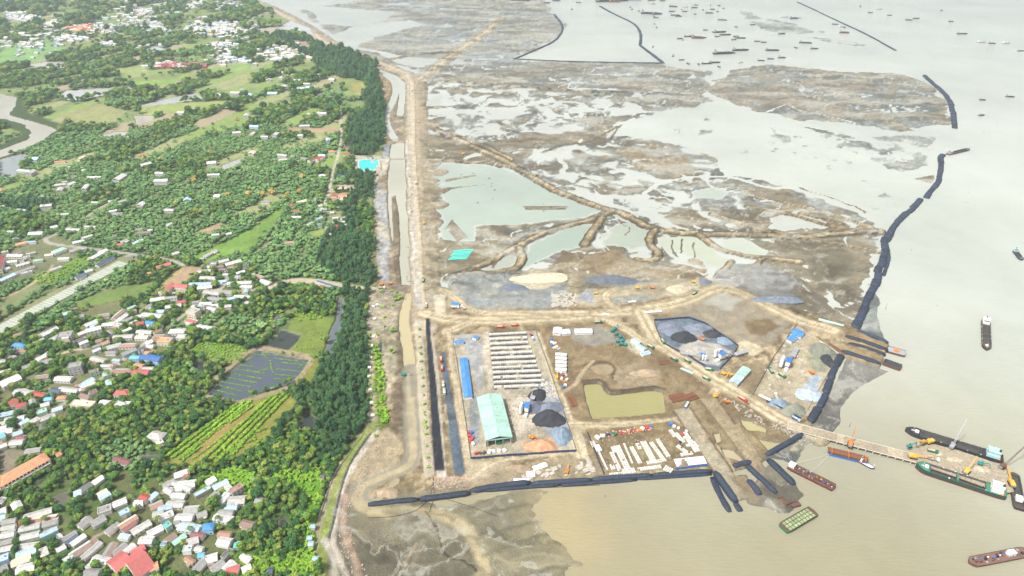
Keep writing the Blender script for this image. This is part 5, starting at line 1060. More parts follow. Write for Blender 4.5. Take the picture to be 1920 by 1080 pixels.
def crown_mesh(name, m, r, h, z0, n, leaf, seed, lumps=6, shape='round'):
    """leaf clumps (small bent faces) spread through lumpy volume"""
    rr = random.Random(seed); v = []; f = []
    L = []
    for k in range(lumps):
        a = rr.uniform(0, 6.28); d = rr.uniform(.15, .6)*r
        if shape == 'cone':
            t = k/max(1, lumps-1); L.append((math.cos(a)*r*.25, math.sin(a)*r*.25, z0+h*(.15+.8*t), r*(1-.65*t)*.75))
        else: L.append((math.cos(a)*d, math.sin(a)*d, z0+h*rr.uniform(.35, .8), r*rr.uniform(.42, .62)))
    for k in range(n):
        cx_, cy_, cz_, cr = rr.choice(L)
        u = rr.uniform(-.55, 1); a = rr.uniform(0, 6.28); q = math.sqrt(1-u*u); rad = cr*rr.uniform(.72, 1.08)
        nrm = Vector((q*math.cos(a), q*math.sin(a), u)); p = Vector((cx_, cy_, cz_))+Vector((nrm.x*rad, nrm.y*rad, nrm.z*rad*h/(2*r)*1.1))
        nn = (nrm+Vector((rr.uniform(-.6, .6), rr.uniform(-.6, .6), rr.uniform(-.1, .7)))).normalized()
        t1 = nn.cross(Vector((rr.uniform(-1, 1), rr.uniform(-1, 1), rr.uniform(-1, 1)))).normalized(); t2 = nn.cross(t1)
        s1 = leaf*rr.uniform(.6, 1.3); s2 = leaf*rr.uniform(.5, 1.1); b = len(v)
        for i, j, w in ((-1, -.4, -.12), (0, -1, 0), (1, -.3, -.12), (.7, .8, -.1), (-.5, 1, -.1)):
            v.append(tuple(p+t1*s1*i*.5+t2*s2*j*.5+nn*w*leaf))
        v.append(tuple(p+nn*.18*leaf))
        f += [(b, b+1, b+5), (b+1, b+2, b+5), (b+2, b+3, b+5), (b+3, b+4, b+5), (b+4, b, b+5)]
    # an inner mass so that the crown is not see-through everywhere
    for cx_, cy_, cz_, cr in L:
        b = len(v); c = cr*.72
        for q in ((1, 0, 0), (0, 1, 0), (-1, 0, 0), (0, -1, 0), (0, 0, 1), (0, 0, -1)): v.append((cx_+q[0]*c, cy_+q[1]*c, cz_+q[2]*c*h/(2*r)))
        for i in range(4): f += [(b+i, b+(i+1) % 4, b+4), (b+(i+1) % 4, b+i, b+5)]
    me = bpy.data.meshes.new(name); me.from_pydata(v, [], f); me.materials.append(m); return me
def trunk_mesh(h, r, seed):
    rr = random.Random(seed); mb = MB(); mb.cyl((0, 0, -.3), (.1, .05, h*.55), r, r*.6, 6)
    for k in range(4):
        a = rr.uniform(0, 6.28); mb.cyl((.1, .05, h*.5), (math.cos(a)*h*.22, math.sin(a)*h*.22, h*.82), r*.5, r*.2, 5)
    return mb.mesh('trunk', mat('bark', (.14, .11, .08), .9))
def palm_mesh():
    v = []; f = []
    for k in range(15):
        a = 2*math.pi*k/15+.2*(k % 3); pts = []
        for j in range(5):
            t = j/4; rr_ = 3.2*t; z = 8.2+1.1*t-2.6*t*t*(.8+.4*(k % 2))
            pts.append((rr_*math.cos(a), rr_*math.sin(a), z, .55*math.sin(math.pi*min(.98, t+.12))))
        b = len(v)
        for (x_, y_, z_, w_) in pts:
            nx, ny = -math.sin(a)*w_, math.cos(a)*w_
            v += [(x_+nx, y_+ny, z_-.15), (x_, y_, z_+.12), (x_-nx, y_-ny, z_-.15)]
        for j in range(4):
            for i in (0, 1): q = b+j*3+i; f.append((q, q+3, q+4, q+1))
    me = bpy.data.meshes.new('crown'); me.from_pydata(v, [], f); me.materials.append(leafmat('palm_frond', (.10, .17, .04), (.15, .20, .05))); return me
M_BR = leafmat('leaves_broad', (.060, .155, .024), (.180, .290, .036)); M_CA = leafmat('leaves_casuarina', (.030, .095, .040), (.080, .165, .050))
M_OR = leafmat('leaves_orchard', (.085, .215, .065), (.225, .350, .120)); M_BU = leafmat('leaves_bush', (.110, .250, .016), (.240, .380, .036)); M_YE = leafmat('leaves_golden', (.50, .30, .06), (.55, .36, .10))
M_B2 = leafmat('leaves_dark', (.028, .092, .026), (.080, .175, .038)); M_B3 = leafmat('leaves_olive', (.140, .210, .040), (.240, .290, .060))
KINDS = {0: dict(cat='broadleaf_tree', variants=[(crown_mesh('crown', (M_BR, M_B2, M_B2, M_B3)[i], (3.6, 3.9, 3.3, 3.3)[i], (5.5, 6.2, 5, 4.6)[i], 1.2, 170, 1.2, 1+i, 7), trunk_mesh(6.5, .28, i)) for i in range(4)]),
         1: dict(cat='casuarina_tree', variants=[(crown_mesh('crown', M_CA, (3.4, 3.0, 3.7)[i], (8.5, 7, 6.2)[i], .8, 200, 1.0, 21+i, 8), trunk_mesh(9.5, .25, 9+i)) for i in range(3)]),
         2: dict(cat='orchard_tree', variants=[(crown_mesh('crown', M_OR, 2.9, 3.6, .6, 110, 1.15, 41+i, 5), trunk_mesh(3.6, .2, 19+i)) for i in range(3)]),
         3: dict(cat='bush', variants=[(crown_mesh('crown', M_BU, 1.9, 2.2, .0, 70, 1.0, 61+i, 4), trunk_mesh(1.8, .08, 29+i)) for i in range(2)])}
rs = np.random.RandomState(4)
def cand(ylo, yhi, sp, xlo=-330, xhi=760):
    """jittered lattice on the ground between two photo rows, spacing in metres"""
    Y0 = G(960, yhi)[1]; Y1 = G(960, ylo)[1]; out = []
    ys = np.arange(Y0, Y1, sp)
    for Yv in ys:
        d = Yv*CP+HC*SP; xa = (xlo-960)/FPX*d; xb = (xhi-960)/FPX*d
        xs = np.arange(xa, xb, sp); out.append(np.stack([xs+rs.uniform(-.42, .42, xs.shape)*sp, np.full(xs.shape, Yv)+rs.uniform(-.42, .42, xs.shape)*sp, np.full(xs.shape, sp)], 1))
    return np.concatenate(out)
C_ = np.concatenate([cand(700, 1240, 4.1), cand(420, 700, 4.7), cand(220, 420, 5.2), cand(60, 220, 7.6), cand(-50, 60, 13.0)])
r_, c_ = gidx(C_[:, 0], C_[:, 1]); r_ = np.round(r_).astype(int); c_ = np.round(c_).astype(int)
keep = (rs.uniform(size=len(C_)) < Tg[r_, c_]) & (Hg[r_, c_] > .9)
C_ = C_[keep]; K_ = Kg[r_, c_][keep]; Z_ = Hg[r_, c_][keep]
ok = np.ones(len(C_), bool)
for (hx, hy, ha, hl, hw) in HOUSES:
    m_ = (np.abs(C_[:, 0]-hx) < 22) & (np.abs(C_[:, 1]-hy) < 22)
    dx = C_[m_, 0]-hx; dy = C_[m_, 1]-hy; u = np.abs(dx*math.cos(ha)+dy*math.sin(ha)); w = np.abs(-dx*math.sin(ha)+dy*math.cos(ha))
    q = np.nonzero(m_)[0]; ok[q[(u < hl/2+1.3) & (w < hw/2+1.3)]] = False
for hx, hy, rr_ in FARH:
    q = np.nonzero((np.abs(C_[:, 0]-hx) < rr_) & (C_[:, 1]-hy < rr_*.5) & (C_[:, 1]-hy > -rr_*1.6))[0]; ok[q] = False
C_ = C_[ok]; K_ = K_[ok]; Z_ = Z_[ok]
nz = fbm(C_[:, 0], C_[:, 1], 60, 3, 99)
K_ = np.where((K_ == 2) & (nz > .45), 0, K_); K_ = np.where((K_ == 0) & (nz < -.5), 2, K_)
rad = {0: 3.6, 1: 3.2, 2: 2.9, 3: 1.9}
S_ = C_[:, 2]*np.choose(K_, [1/4.9, 1/4.7, 1/4.6, 1/3.8])*rs.choice([.6, .75, .9, 1.0, 1.15, 1.35, 1.65], len(C_), p=[.12, .2, .22, .2, .14, .08, .04])*rs.uniform(.92, 1.08, len(C_))
# hand-placed rows: hedges of the terraced farm, hedges in the nursery pond, shrubs by the asphalt strip
ext = []
def row(x1, y1, x2, y2, sp, sc, kind):
    a = GV(x1, y1); b = GV(x2, y2); n = max(2, int((b-a).length/sp))
    for k in range(n):
        p = a.lerp(b, (k+.5)/n); ext.append((p.x+RND.uniform(-.3, .3), p.y+RND.uniform(-.3, .3), sc*RND.uniform(.75, 1.25), kind))
for k in range(9):
    t_ = k/8
    if k in (3, 4): row(318+52*t_, 862+8*t_, 350+55*t_, 838+8*t_, 1.6, .9, 3); row(400+60*t_, 800-5*t_, 440+70*t_, 768-8*t_, 1.6, .8, 3); continue
    row(310+110*t_, 862+10*t_, 447+100*t_, 760-22*t_, 1.5, 1.0, 3)
row(340, 862, 420, 802, 1.8, .6, 3); row(362, 866, 440, 806, 1.8, .6, 3)
for k in range(7): row(455+13*k, 668+1.5*k-1, 480+12*k-18, 690, 3, .3, 3) if False else None
for (a, b, c, d) in ((410, 715, 470, 726), (420, 707, 482, 718), (405, 722, 455, 734), (430, 700, 490, 710), (398, 730, 445, 742), (440, 692, 496, 700), (448, 684, 474, 688), (478, 665, 508, 666), (492, 662, 500, 672), (515, 672, 560, 678), (528, 680, 572, 684), (520, 692, 566, 697), (516, 702, 556, 706), (515, 710, 545, 715), (478, 700, 505, 690), (488, 742, 470, 748), (560, 690, 574, 680), (506, 676, 512, 700), (462, 676, 476, 668)):
    row(a, b, c, d, 1.3, .42, 3)
for yy in (622, 636, 655, 668, 682, 697, 712, 728, 745, 762, 776, 782, 795, 806, 818, 840, 862, 880):
    p = GV(786+(yy-620)*.067, yy); ext.append((p.x, p.y, RND.uniform(.7, 1.2), 3))
for _ in range(60):
    t_ = RND.random(); p = GV(705+18*t_+RND.uniform(-5, 5), 650+150*t_); ext.append((p.x, p.y, RND.uniform(.7, 1.3), 3))
for (x_, y_, s_) in ((60, 390, 30), (45, 383, 20)):
    for _ in range(s_): p = GV(x_+RND.gauss(0, 22), y_+RND.gauss(0, 4)); ext.append((p.x, p.y, RND.uniform(1.1, 1.7), 1))
# banana-green scrub
def scrub(poly, n, s0, sc=(.6, 1.2)):
    P = GL(poly); r = random.Random(s0); x0 = min(k[0] for k in P); x1 = max(k[0] for k in P); y0 = min(k[1] for k in P); y1 = max(k[1] for k in P); m = 0
    while m < n:
        X = r.uniform(x0, x1); Y = r.uniform(y0, y1); ins = False
        for k in range(len(P)):
            (ax, ay), (bx, by) = P[k-1], P[k]
            if (ay > Y) != (by > Y) and X < (bx-ax)*(Y-ay)/(by-ay)+ax: ins = not ins
        m += 1
        if ins: ext.append((X, Y, r.uniform(*sc), 3))
scrub([(380, 895), (440, 880), (480, 890), (470, 930), (420, 925), (380, 925)], 420, 1)
scrub([(510, 895), (600, 890), (612, 900), (600, 950), (590, 1000), (592, 1070), (470, 1075), (560, 980)], 420, 2)
scrub([(520, 880), (600, 880), (600, 900), (480, 905)], 160, 3); scrub([(480, 1040), (590, 1040), (590, 1075), (470, 1075)], 160, 4)
scrub([(500, 560), (640, 560), (620, 600), (500, 610)], 260, 5); scrub([(355, 660), (380, 645), (445, 648), (470, 660), (430, 690), (385, 672)], 360, 6, (.5, .8))
scrub([(555, 640), (610, 620), (605, 720), (560, 725)], 90, 7, (.3, .6)); scrub([(120, 615), (250, 575), (240, 600), (140, 640)], 260, 8, (.4, .9)); scrub([(60, 520), (180, 480), (160, 505), (80, 545)], 260, 9, (.6, 1.))
scrub([(400, 860), (540, 780), (560, 830), (480, 880)], 300, 10, (.6, 1.1)); scrub([(100, 700), (180, 660), (190, 690), (110, 730)], 120, 12, (.4, .9)); scrub([(650, 900), (700, 812), (712, 812), (640, 920)], 60, 13, (.2, .5))
ext = np.array(ext)
er, ec = gidx(ext[:, 0], ext[:, 1]); ez = np.maximum(Hg[np.round(er).astype(int), np.round(ec).astype(int)], -.25)
AX = np.concatenate([C_[:, 0], ext[:, 0]]); AY = np.concatenate([C_[:, 1], ext[:, 1]]); AZ = np.concatenate([Z_, ez]); AS = np.concatenate([S_, ext[:, 2]]); AK = np.concatenate([K_, ext[:, 3].astype(int)])
dd = AY*CP+HC*SP; PXs = 960+FPX*AX/dd; PYs = 540-FPX*(AY*SP-HC*CP)/dd
size = AS*np.choose(AK, [rad[0], rad[1]*1.25, rad[2], rad[3]])/dd
inf = (PXs > 4) & (PXs < 1916) & (PYs > 6) & (PYs < 1076)
order = np.argsort(-(size*inf)); single = np.zeros(len(AX), bool)
for k in range(4):                                         # the largest-looking of each kind get a trunk and crown of their own
    q = order[(AK[order] == k)][:{0: 300, 1: 300, 2: 220, 3: 120}[k]]; single[q] = True
TL = {0: ('broadleaf_tree', 'leafy dark green tree among the near houses and gardens', 'tree', 'nearest broadleaf trees'), 1: ('casuarina_tree', 'dark feathery casuarina in the belt beside the canal', 'tree', 'nearest casuarinas of the belt'),
      2: ('orchard_tree', 'round olive-green fruit tree in the near orchards', 'tree', 'nearest orchard trees'), 3: ('bush', 'bright green bush in the near scrub', 'bush', 'nearest bushes')}
protoc = {}
ANCH = [(40, 880, 'beside the long orange-roofed school'), (150, 850, 'in the wood behind the school'), (300, 830, 'around the lone white villa'), (200, 930, 'on the slope above the bottom village'), (60, 960, 'at the lower left corner by the school canal'), (300, 1000, 'between the houses of the bottom village'), (420, 900, 'behind the banana patch'),
        (480, 960, 'east of the bottom village'), (560, 930, 'inside the sea bank curve'), (560, 850, 'south of the terraced farm'), (420, 810, 'on the hedged terraced farm'), (620, 800, 'at the southern end of the shore belt'), (640, 720, 'beside the yellow-green meadow'), (660, 620, 'east of the grey ditch'), (670, 520, 'near the village road end'), (660, 400, 'below the beach resort'), (690, 250, 'above the resort pool'),
        (340, 740, 'west of the nursery pond'), (430, 620, 'north of the small dark pond'), (250, 760, 'east of the village lane'), (120, 700, 'among the middle village houses'), (60, 610, 'beside the netted pond'), (300, 560, 'near the crossroads village'), (560, 570, 'around the marshy pools'), (720, 700, 'on the canal verge'), (790, 740, 'in the line beside the asphalt strip'), (560, 1040, 'on the grassy strip by the lower sea bank'), (500, 700, 'in the nursery pond')]
for i in np.nonzero(single)[0]:
    k = int(AK[i]); vi = int(i) % len(KINDS[k]['variants']); cm, tm = KINDS[k]['variants'][vi]; nm, lab, cat, gr = TL[k]
    o = thing(nm, (float(AX[i]), float(AY[i]), float(AZ[i])-.1), float(rs.uniform(0, 6.28)), lab, cat, gr); s_ = float(AS[i]); o.scale = (s_, s_, s_*float(rs.uniform(.85, 1.2)))
    ppx, ppy = PXs[i], PYs[i]; near = min(ANCH, key=lambda q: (q[0]-ppx)**2+(1.6*(q[1]-ppy))**2)[2]
    o['label'] = '%s %s %s' % ({0: ('lighter leafy green', 'dark leafy green', 'dark leafy green', 'olive green')[vi], 1: 'dark feathery', 2: 'round fruit orchard', 3: 'bright green low'}[k], {0: 'tree', 1: 'casuarina', 2: 'tree', 3: 'bush'}[k], near); o['group'] = gr+' '+near
    c = link('crown', cm, o); link('trunk', tm, o); protoc.setdefault((k, vi), c)
# palms
pm = palm_mesh(); pt = MB().cyl((0, 0, 0), (.5, .2, 8.3), .22, .15, 6).mesh('trunk', mat('bark', (.14, .11, .08), .9))
for k, (x_, y_) in enumerate(((484, 1028), (470, 1010), (300, 985), (412, 985), (360, 1005), (205, 710), (213, 714), (520, 640), (12, 700), (440, 1052), (498, 1065), (90, 985), (250, 945))):
    p = GV(x_, y_); o = thing('coconut_palm', (p.x, p.y, gh(p.x, p.y)), k*1.1, 'coconut palm with a star of fronds, %s' % ordl(sorted([484, 470, 300, 412, 360, 205, 213, 520, 12, 440, 498, 90, 250]).index(x_), 13), 'palm', 'coconut palms between the village houses')
    PALM0 = link('crown', pm, o).name; link('trunk', pt, o)
# golden trees in the orchard
gm = crown_mesh('crown', M_YE, 3.4, 6, 1, 150, 1.2, 77, 6); gt = trunk_mesh(6, .25, 3)
YT = ((284, 250), (444, 228), (270, 300), (303, 303), (430, 370), (467, 370), (205, 368), (494, 370), (512, 368), (540, 370), (564, 364), (568, 338), (330, 385), (392, 292), (365, 345))
for k, (x_, y_) in enumerate(YT):
    p = GV(x_, y_); o = thing('golden_tree', (p.x, p.y, gh(p.x, p.y)), k, 'golden yellow tree in the orchards, %s' % ordl(sorted(a for a, _ in YT).index(x_), len(YT)), 'tree', 'golden trees in the orchards')
    s_ = 1.1+.5*(k % 3)/2; o.scale = (s_,)*3; link('crown', gm, o); link('trunk', gt, o)
# all the others: one scattered mass per kind
def scatter(name, label, protos, X, Y, Z, S):
    n = len(X); me = bpy.data.meshes.new(name); me.vertices.add(n)
    co = np.stack([X, Y, Z-.1], 1).astype(np.float32); me.vertices.foreach_set('co', co.ravel())
    a = me.attributes.new('size', 'FLOAT', 'POINT'); a.data.foreach_set('value', S.astype(np.float32))
    a = me.attributes.new('turn', 'FLOAT', 'POINT'); a.data.foreach_set('value', rs.uniform(0, 6.28, n).astype(np.float32))
    o = bpy.data.objects.new(name, me); COL.objects.link(o); tag(o, label, 'trees', None, 'stuff')
    ng = bpy.data.node_groups.new(name, 'GeometryNodeTree')
    ng.interface.new_socket('Geometry', in_out='INPUT', socket_type='NodeSocketGeometry'); ng.interface.new_socket('Geometry', in_out='OUTPUT', socket_type='NodeSocketGeometry')
    gi = ng.nodes.new('NodeGroupInput'); go = ng.nodes.new('NodeGroupOutput')
    ip = ng.nodes.new('GeometryNodeInstanceOnPoints'); ng.links.new(gi.outputs[0], ip.inputs['Points'])
    gti = ng.nodes.new('GeometryNodeJoinGeometry')
    for pr in protos:
        ob = ng.nodes.new('GeometryNodeObjectInfo'); ob.transform_space = 'ORIGINAL'; ob.inputs['Object'].default_value = pr; ob.inputs['As Instance'].default_value = True
        ng.links.new(ob.outputs['Geometry'], gti.inputs[0])
    ng.links.new(gti.outputs[0], ip.inputs['Instance']); ip.inputs['Pick Instance'].default_value = True
    sa = ng.nodes.new('GeometryNodeInputNamedAttribute'); sa.data_type = 'FLOAT'; sa.inputs['Name'].default_value = 'size'
    ta = ng.nodes.new('GeometryNodeInputNamedAttribute'); ta.data_type = 'FLOAT'; ta.inputs['Name'].default_value = 'turn'
    cx1 = ng.nodes.new('ShaderNodeCombineXYZ'); ng.links.new(ta.outputs['Attribute'], cx1.inputs['Z'])
    ng.links.new(sa.outputs['Attribute'], ip.inputs['Scale']); ng.links.new(cx1.outputs[0], ip.inputs['Rotation']); ng.links.new(ip.outputs[0], go.inputs[0])
    md = o.modifiers.new('scatter', 'NODES'); md.node_group = ng
    return o
SL = {0: ('broadleaf_woodland', 'mass of mixed green trees filling the hinterland'), 1: ('casuarina_belt', 'dense dark belt of casuarinas along the old shore'), 2: ('orchard_trees', 'endless round fruit trees of the orchards'), 3: ('green_scrub', 'bright green scrub, hedges and banana plants')}
for k in range(4):
    q = (AK == k) & ~single
    scatter(SL[k][0], SL[k][1], [protoc[(k, v)] for v in range(len(KINDS[k]['variants'])) if (k, v) in protoc], AX[q], AY[q], AZ[q], AS[q])
q = (AK == 0) & ~single & (rs.uniform(size=len(AX)) < .035) & (PYs > 430)
scatter('coconut_palms', 'scattered coconut palms rising out of the greenery', [o_ for o_ in scn.collection.objects if o_.name == 'PALMCROWN'] or [bpy.data.objects[PALM0]], AX[q], AY[q], AZ[q], np.clip(AS[q], .7, 1.1))
print('trees', len(AX), 'single', int(single.sum()), 'houses', len(HREC))
# ------------------------------------------------------------------ building site
def at(x, y, z=2.2):
    p = GV(x, y, z); p.z = gh(p.x, p.y)-.05; return p
def shed(x1, y1, x2, y2, w, h, rc, wc, label, name='shed', cat='shed', rise=.2, open_front=False, z=2.2):
    c, L, a = axis(x1, y1, x2, y2, h+z); c.z = gh(c.x, c.y)-.1
    o = thing(name, c, a, label, cat)
    W = w; hh = h
    MB().box(-L/2, L/2, -W/2, -W/2+.2, 0, hh).build('wall', wallmat(wc), o); MB().box(-L/2, L/2, W/2-.2, W/2, 0, hh).build('wall', wallmat(wc), o)
    MB().box(-L/2, -L/2+.2, -W/2+.2, W/2-.2, 0, hh).build('wall', wallmat(wc), o)
    if not open_front: MB().box(L/2-.2, L/2, -W/2+.2, W/2-.2, 0, hh).build('wall', wallmat(wc), o)
    r_ = W*rise*.5+.3; rm = roofmat(rc); npan = max(2, int(L/6))
    for sg in (1, -1):
        for k in range(npan):
            x0 = -L/2-.4+(L+.8)*k/npan; x1_ = x0+(L+.8)/npan-.06; b = W/2+.4; zo = .02*(k % 2)
            rb = MB(); rb.v = [(x0, sg*b, hh+zo), (x1_, sg*b, hh+zo), (x1_, 0, hh+r_+zo), (x0, 0, hh+r_+zo), (x0, sg*b, hh+.14+zo), (x1_, sg*b, hh+.14+zo), (x1_, 0, hh+r_+.14+zo), (x0, 0, hh+r_+.14+zo)]
            rb.f = [(0, 3, 2, 1), (4, 5, 6, 7), (0, 1, 5, 4), (1, 2, 6, 5), (2, 3, 7, 6), (3, 0, 4, 7)]; rb.build('roof_panel', rm, o)
    MB().box(-L/2-.4, L/2+.4, -.3, .3, hh+r_+.15, hh+r_+.3).build('ridge_cap', rm, o)
    return o, L
# mint warehouse
o, L = shed(917, 742, 936, 822, 24, 9, 'mint', 'grey', 'large mint-green roofed warehouse with an open front, inside the block yard', 'warehouse', 'warehouse', .22, True)
for yy in (-10.5, -3.5, 3.5, 10.5): MB().box(L/2-.5, L/2-.1, yy-.25, yy+.25, 0, 9).build('column', CONC(), o)
MB().box(L/2-.35, L/2-.05, -11.9, 11.9, 7.6, 8.95).build('fascia', roofmat('mint'), o)
MB().box(L/2-8, L/2-1, -2, 3, .1, 3.2).build('machine', paint('green'), o); MB().box(L/2-7, L/2-2, 5, 10, .1, 2.5).build('stacked_crates', paint('grey'), o)
o, L = shed(869, 671, 878, 744, 8, 3.6, 'blue', 'white', 'long narrow shed with bright blue roof along the yard edge', rise=.15)
for k in range(10): MB().box(-L/2+2+k*(L-4)/9-.5, -L/2+2+k*(L-4)/9+.5, -4.06, -4.01, 0, 2.2).build('door', mat('door_wood', (.16, .10, .07), .7), o)
for x1, y1, x2, y2, w, rc, lab in ((846, 568, 860, 569, 5, 'blue', 'small blue-roofed cabin beside parked lorries west of the quarry yard'), (852, 643, 868, 639, 5, 'blue', 'blue cabin near the north corner of the block yard, left one'), (889, 634, 894, 630, 5, 'blue', 'blue cabin at the top of the block yard, right one'),
                               (1487, 620, 1506, 627, 13, 'blue', 'square blue-roofed shed at the head of the eastern yard, the larger'), (1479, 638, 1491, 630, 7, 'blue', 'small blue-roofed annex beside the larger blue shed in the eastern yard'), (1388, 705, 1398, 695, 7, 'mint', None), (1380, 716, 1391, 703, 7, 'paleblue', None),
                               (885, 727, 890, 738, 2, 'white', None), (1045, 858, 1053, 858, 3.5, 'blue', None)):
    if lab is None: continue
    shed(x1, y1, x2, y2, w, 3.2, rc, 'white', lab)
shed(1375, 717, 1388, 703, 9, 4, 'paleblue', 'grey', 'pale blue half of the twin-roofed shed south of the black yard'); shed(1389, 702, 1400, 690, 9, 4.3, 'mint', 'grey', 'mint-green half of the twin-roofed shed south of the black yard')
shed(1044, 625, 1046, 614, 9, 3, 'white', 'white', 'white site office north of the brown field, leftmost'); shed(1052, 622, 1068, 620, 9, 3, 'white', 'white', 'white site office next to the leftmost one, on the brown field'); shed(1078, 620, 1110, 619, 8, 3, 'white', 'white', 'longest white site office at the top of the brown field')
for k in range(5): shed(1042, 665+7*k-2, 1062, 667+7*k-2, 4.2, 2.8, 'white', 'white', 'white dormitory cabin in the row east of the block yard, %s' % ('nearest the road junction', 'second from the north', 'middle one', 'fourth from the north', 'southernmost')[k])
for k, (a, b, c, d) in enumerate(((1185, 636, 1200, 643), (1195, 646, 1210, 655), (1203, 664, 1218, 660))): shed(a, b, c, d, 5.5, 2.6, 'paleblue', 'white', 'pale metal-roofed shed beside the green machines, %s' % ('northern', 'middle', 'southern')[k])

# fences of sheet panels
def fence(pts, col, label, h=2.2, pw=5.0, cat='fence', name='sheet_fence'):
    P = [at(x, y) for x, y in pts]; c = P[0]
    o = thing(name, c, 0, label, cat); m = paint(col) if isinstance(col, str) else col
    pm_ = MB().box(-pw/2+.05, pw/2-.05, -.04, .04, .1, h).mesh('panel', m); po = MB().box(-.07, .07, -.07, .07, -.2, h+.15).mesh('post', STEEL())
    for a, b in zip(P[:-1], P[1:]):
        L = (b-a).length; n = max(1, round(L/pw)); rz = math.atan2(b.y-a.y, b.x-a.x)
        for k in range(n):
            q = a.lerp(b, (k+.5)/n); z = gh(q.x, q.y); e = link('panel', pm_, o, (q.x-c.x, q.y-c.y, z-c.z), rz); e.scale.x = L/n/pw
            q = a.lerp(b, k/n); link('post', po, o, (q.x-c.x, q.y-c.y, gh(q.x, q.y)-c.z))
    return o
fence([(882, 861), (960, 855), (1080, 847)], 'navy', 'dark blue sheet fence along the south side of the block yard', 2.8)
fence([(848, 634), (856, 680), (872, 790), (882, 861)], CONC(), 'grey fence on the west side of the block yard', 2.0)
fence([(1004, 622), (1030, 695), (1055, 770), (1080, 846)], STEEL(), 'dark grey fence on the east side of the block yard', 2.2)
fence([(1226, 602), (1290, 597), (1322, 607), (1384, 650), (1373, 668), (1349, 694)], 'navy', 'dark blue fence round the north and east of the black gravel yard', 2.6)
fence([(1226, 602), (1236, 632), (1250, 648), (1274, 661)], 'navy', 'dark blue fence on the west side of the black gravel yard', 2.6)
fence([(1286, 666), (1321, 688)], 'navy', 'short dark blue fence south of the black gravel yard', 2.8)
fence([(1494, 608), (1450, 670), (1411, 740)], STEEL(), 'grey fence on the west side of the eastern yard', 2.2)
fence([(1436, 753), (1470, 770), (1502, 787)], 'navy', 'blue fence at the south corner of the eastern yard', 2.6)
fence([(1514, 768), (1540, 722), (1574, 664)], CONC(), 'pale fence between eastern yard and the eastern bund', 2.0)
fence([(1536, 640), (1572, 664)], CONC(), 'pale low wall at the north-east corner of the eastern yard', 2.0)
fence([(1101, 812), (1132, 890)], 'navy', 'blue fence on the west side of the southern block yard', 2.6)
fence([(1267, 881), (1326, 874)], 'blue', 'bright blue fence in front of the southern block yard', 2.6)
fence([(594, 528), (625, 537), (652, 545)], 'blue', 'bright blue fence beside the village road at the tree belt', 2.4)
fence([(630, 327), (663, 332)], 'blue', 'blue fence by the resort lane', 2.4)
fence([(480, 1042), (520, 1045), (545, 1052)], CONC(), 'pale garden wall in the scrub near the bottom village', 1.6)
fence([(683, 812), (655, 850), (630, 885), (612, 925), (597, 968)], CONC(), 'pale railing wall along the top of the southern sea bank', 1.4, 6)

# rows of precast blocks
def rock_block(sx, sy, sz, m, name='block'): return MB().box(-sx/2, sx/2, -sy/2, sy/2, 0, sz, .12, .12).mesh(name, m)
blk = rock_block(2.3, 3.0, 1.9, mat('block_concrete', (.54, .52, .47), .9, 0, .8, .22)); shade_me = MB().box(-1.25, 1.25, -.9, .9, 0, .5).mesh('shade_strip', mat('row_shade_dark', (.035, .04, .045), .8))
for k in range(12):
    y0 = 629+k*8.9; xa, xb = 917+k*.9, 986+k*3.6
    if k == 0: xb = 988
    a = at(xa, y0); b = at(xb, y0-3.5); n = int((b-a).length/2.5); rz = math.atan2(b.y-a.y, b.x-a.x)
    o = thing('block_row', a, rz, 'row of pale concrete blocks in the curing yard, %s' % ('northernmost', 'second from north', 'third from north', 'fourth from north', 'fifth from north', 'sixth from north', 'sixth from south', 'fifth from south', 'fourth from south', 'third from south', 'second from south', 'southernmost')[k], 'block row', 'rows of concrete blocks in the curing yard')
    for i in range(n):
        if RND.random() < .02: continue
        link('block', blk, o, (i*2.5+1.2, RND.uniform(-.15, .15), 0), RND.uniform(-.04, .04))
        link('shade_strip', shade_me, o, (i*2.5+1.2, -2.45, 0), 0)  # near-black strip on the row's south side, stands in for its shade
b2 = rock_block(1.7, 1.7, 1.3, mat('new_concrete', (.58, .56, .50), .9, 0, .8, .2))
SY = [(1120, 838, 1142, 884, 1), (1148, 848, 1165, 884, 2), (1158, 836, 1180, 882, 3), (1172, 832, 1188, 870, 1), (1185, 838, 1204, 872, 2), (1207, 828, 1230, 870, 3), (1222, 830, 1250, 868, 2), (1234, 824, 1256, 858, 2), (1290, 820, 1312, 850, 3), (1270, 835, 1292, 850, 2), (1258, 806, 1268, 820, 2), (1195, 880, 1240, 874, 2), (1142, 888, 1185, 884, 1), (1246, 876, 1262, 884, 3), (1300, 826, 1312, 840, 1), (1112, 828, 1118, 842, 2), (1150, 838, 1157, 850, 2), (1196, 832, 1203, 845, 2), (1212, 868, 1240, 864, 2), (1166, 884, 1192, 881, 3), (1275, 852, 1300, 848, 2), (1268, 812, 1284, 830, 2), (1286, 810, 1296, 826, 2), (1148, 872, 1153, 882, 2)]
for k, (x1, y1, x2, y2, nw) in enumerate(SY):
    a = at(x1, y1); b = at(x2, y2); n = int((b-a).length/1.95); rz = math.atan2(b.y-a.y, b.x-a.x)
    o = thing('block_row', a, rz, 'rows of small pale blocks in the southern yard, %s' % ordl(sorted(SY).index((x1, y1, x2, y2, nw)), len(SY)), 'block row', 'block rows in the southern yard')
    for i in range(n):
        for j in range(nw):
            if RND.random() > .03: link('block', b2, o, (i*1.95+1, (j-nw/2)*2.0, 0), RND.uniform(-.05, .05))
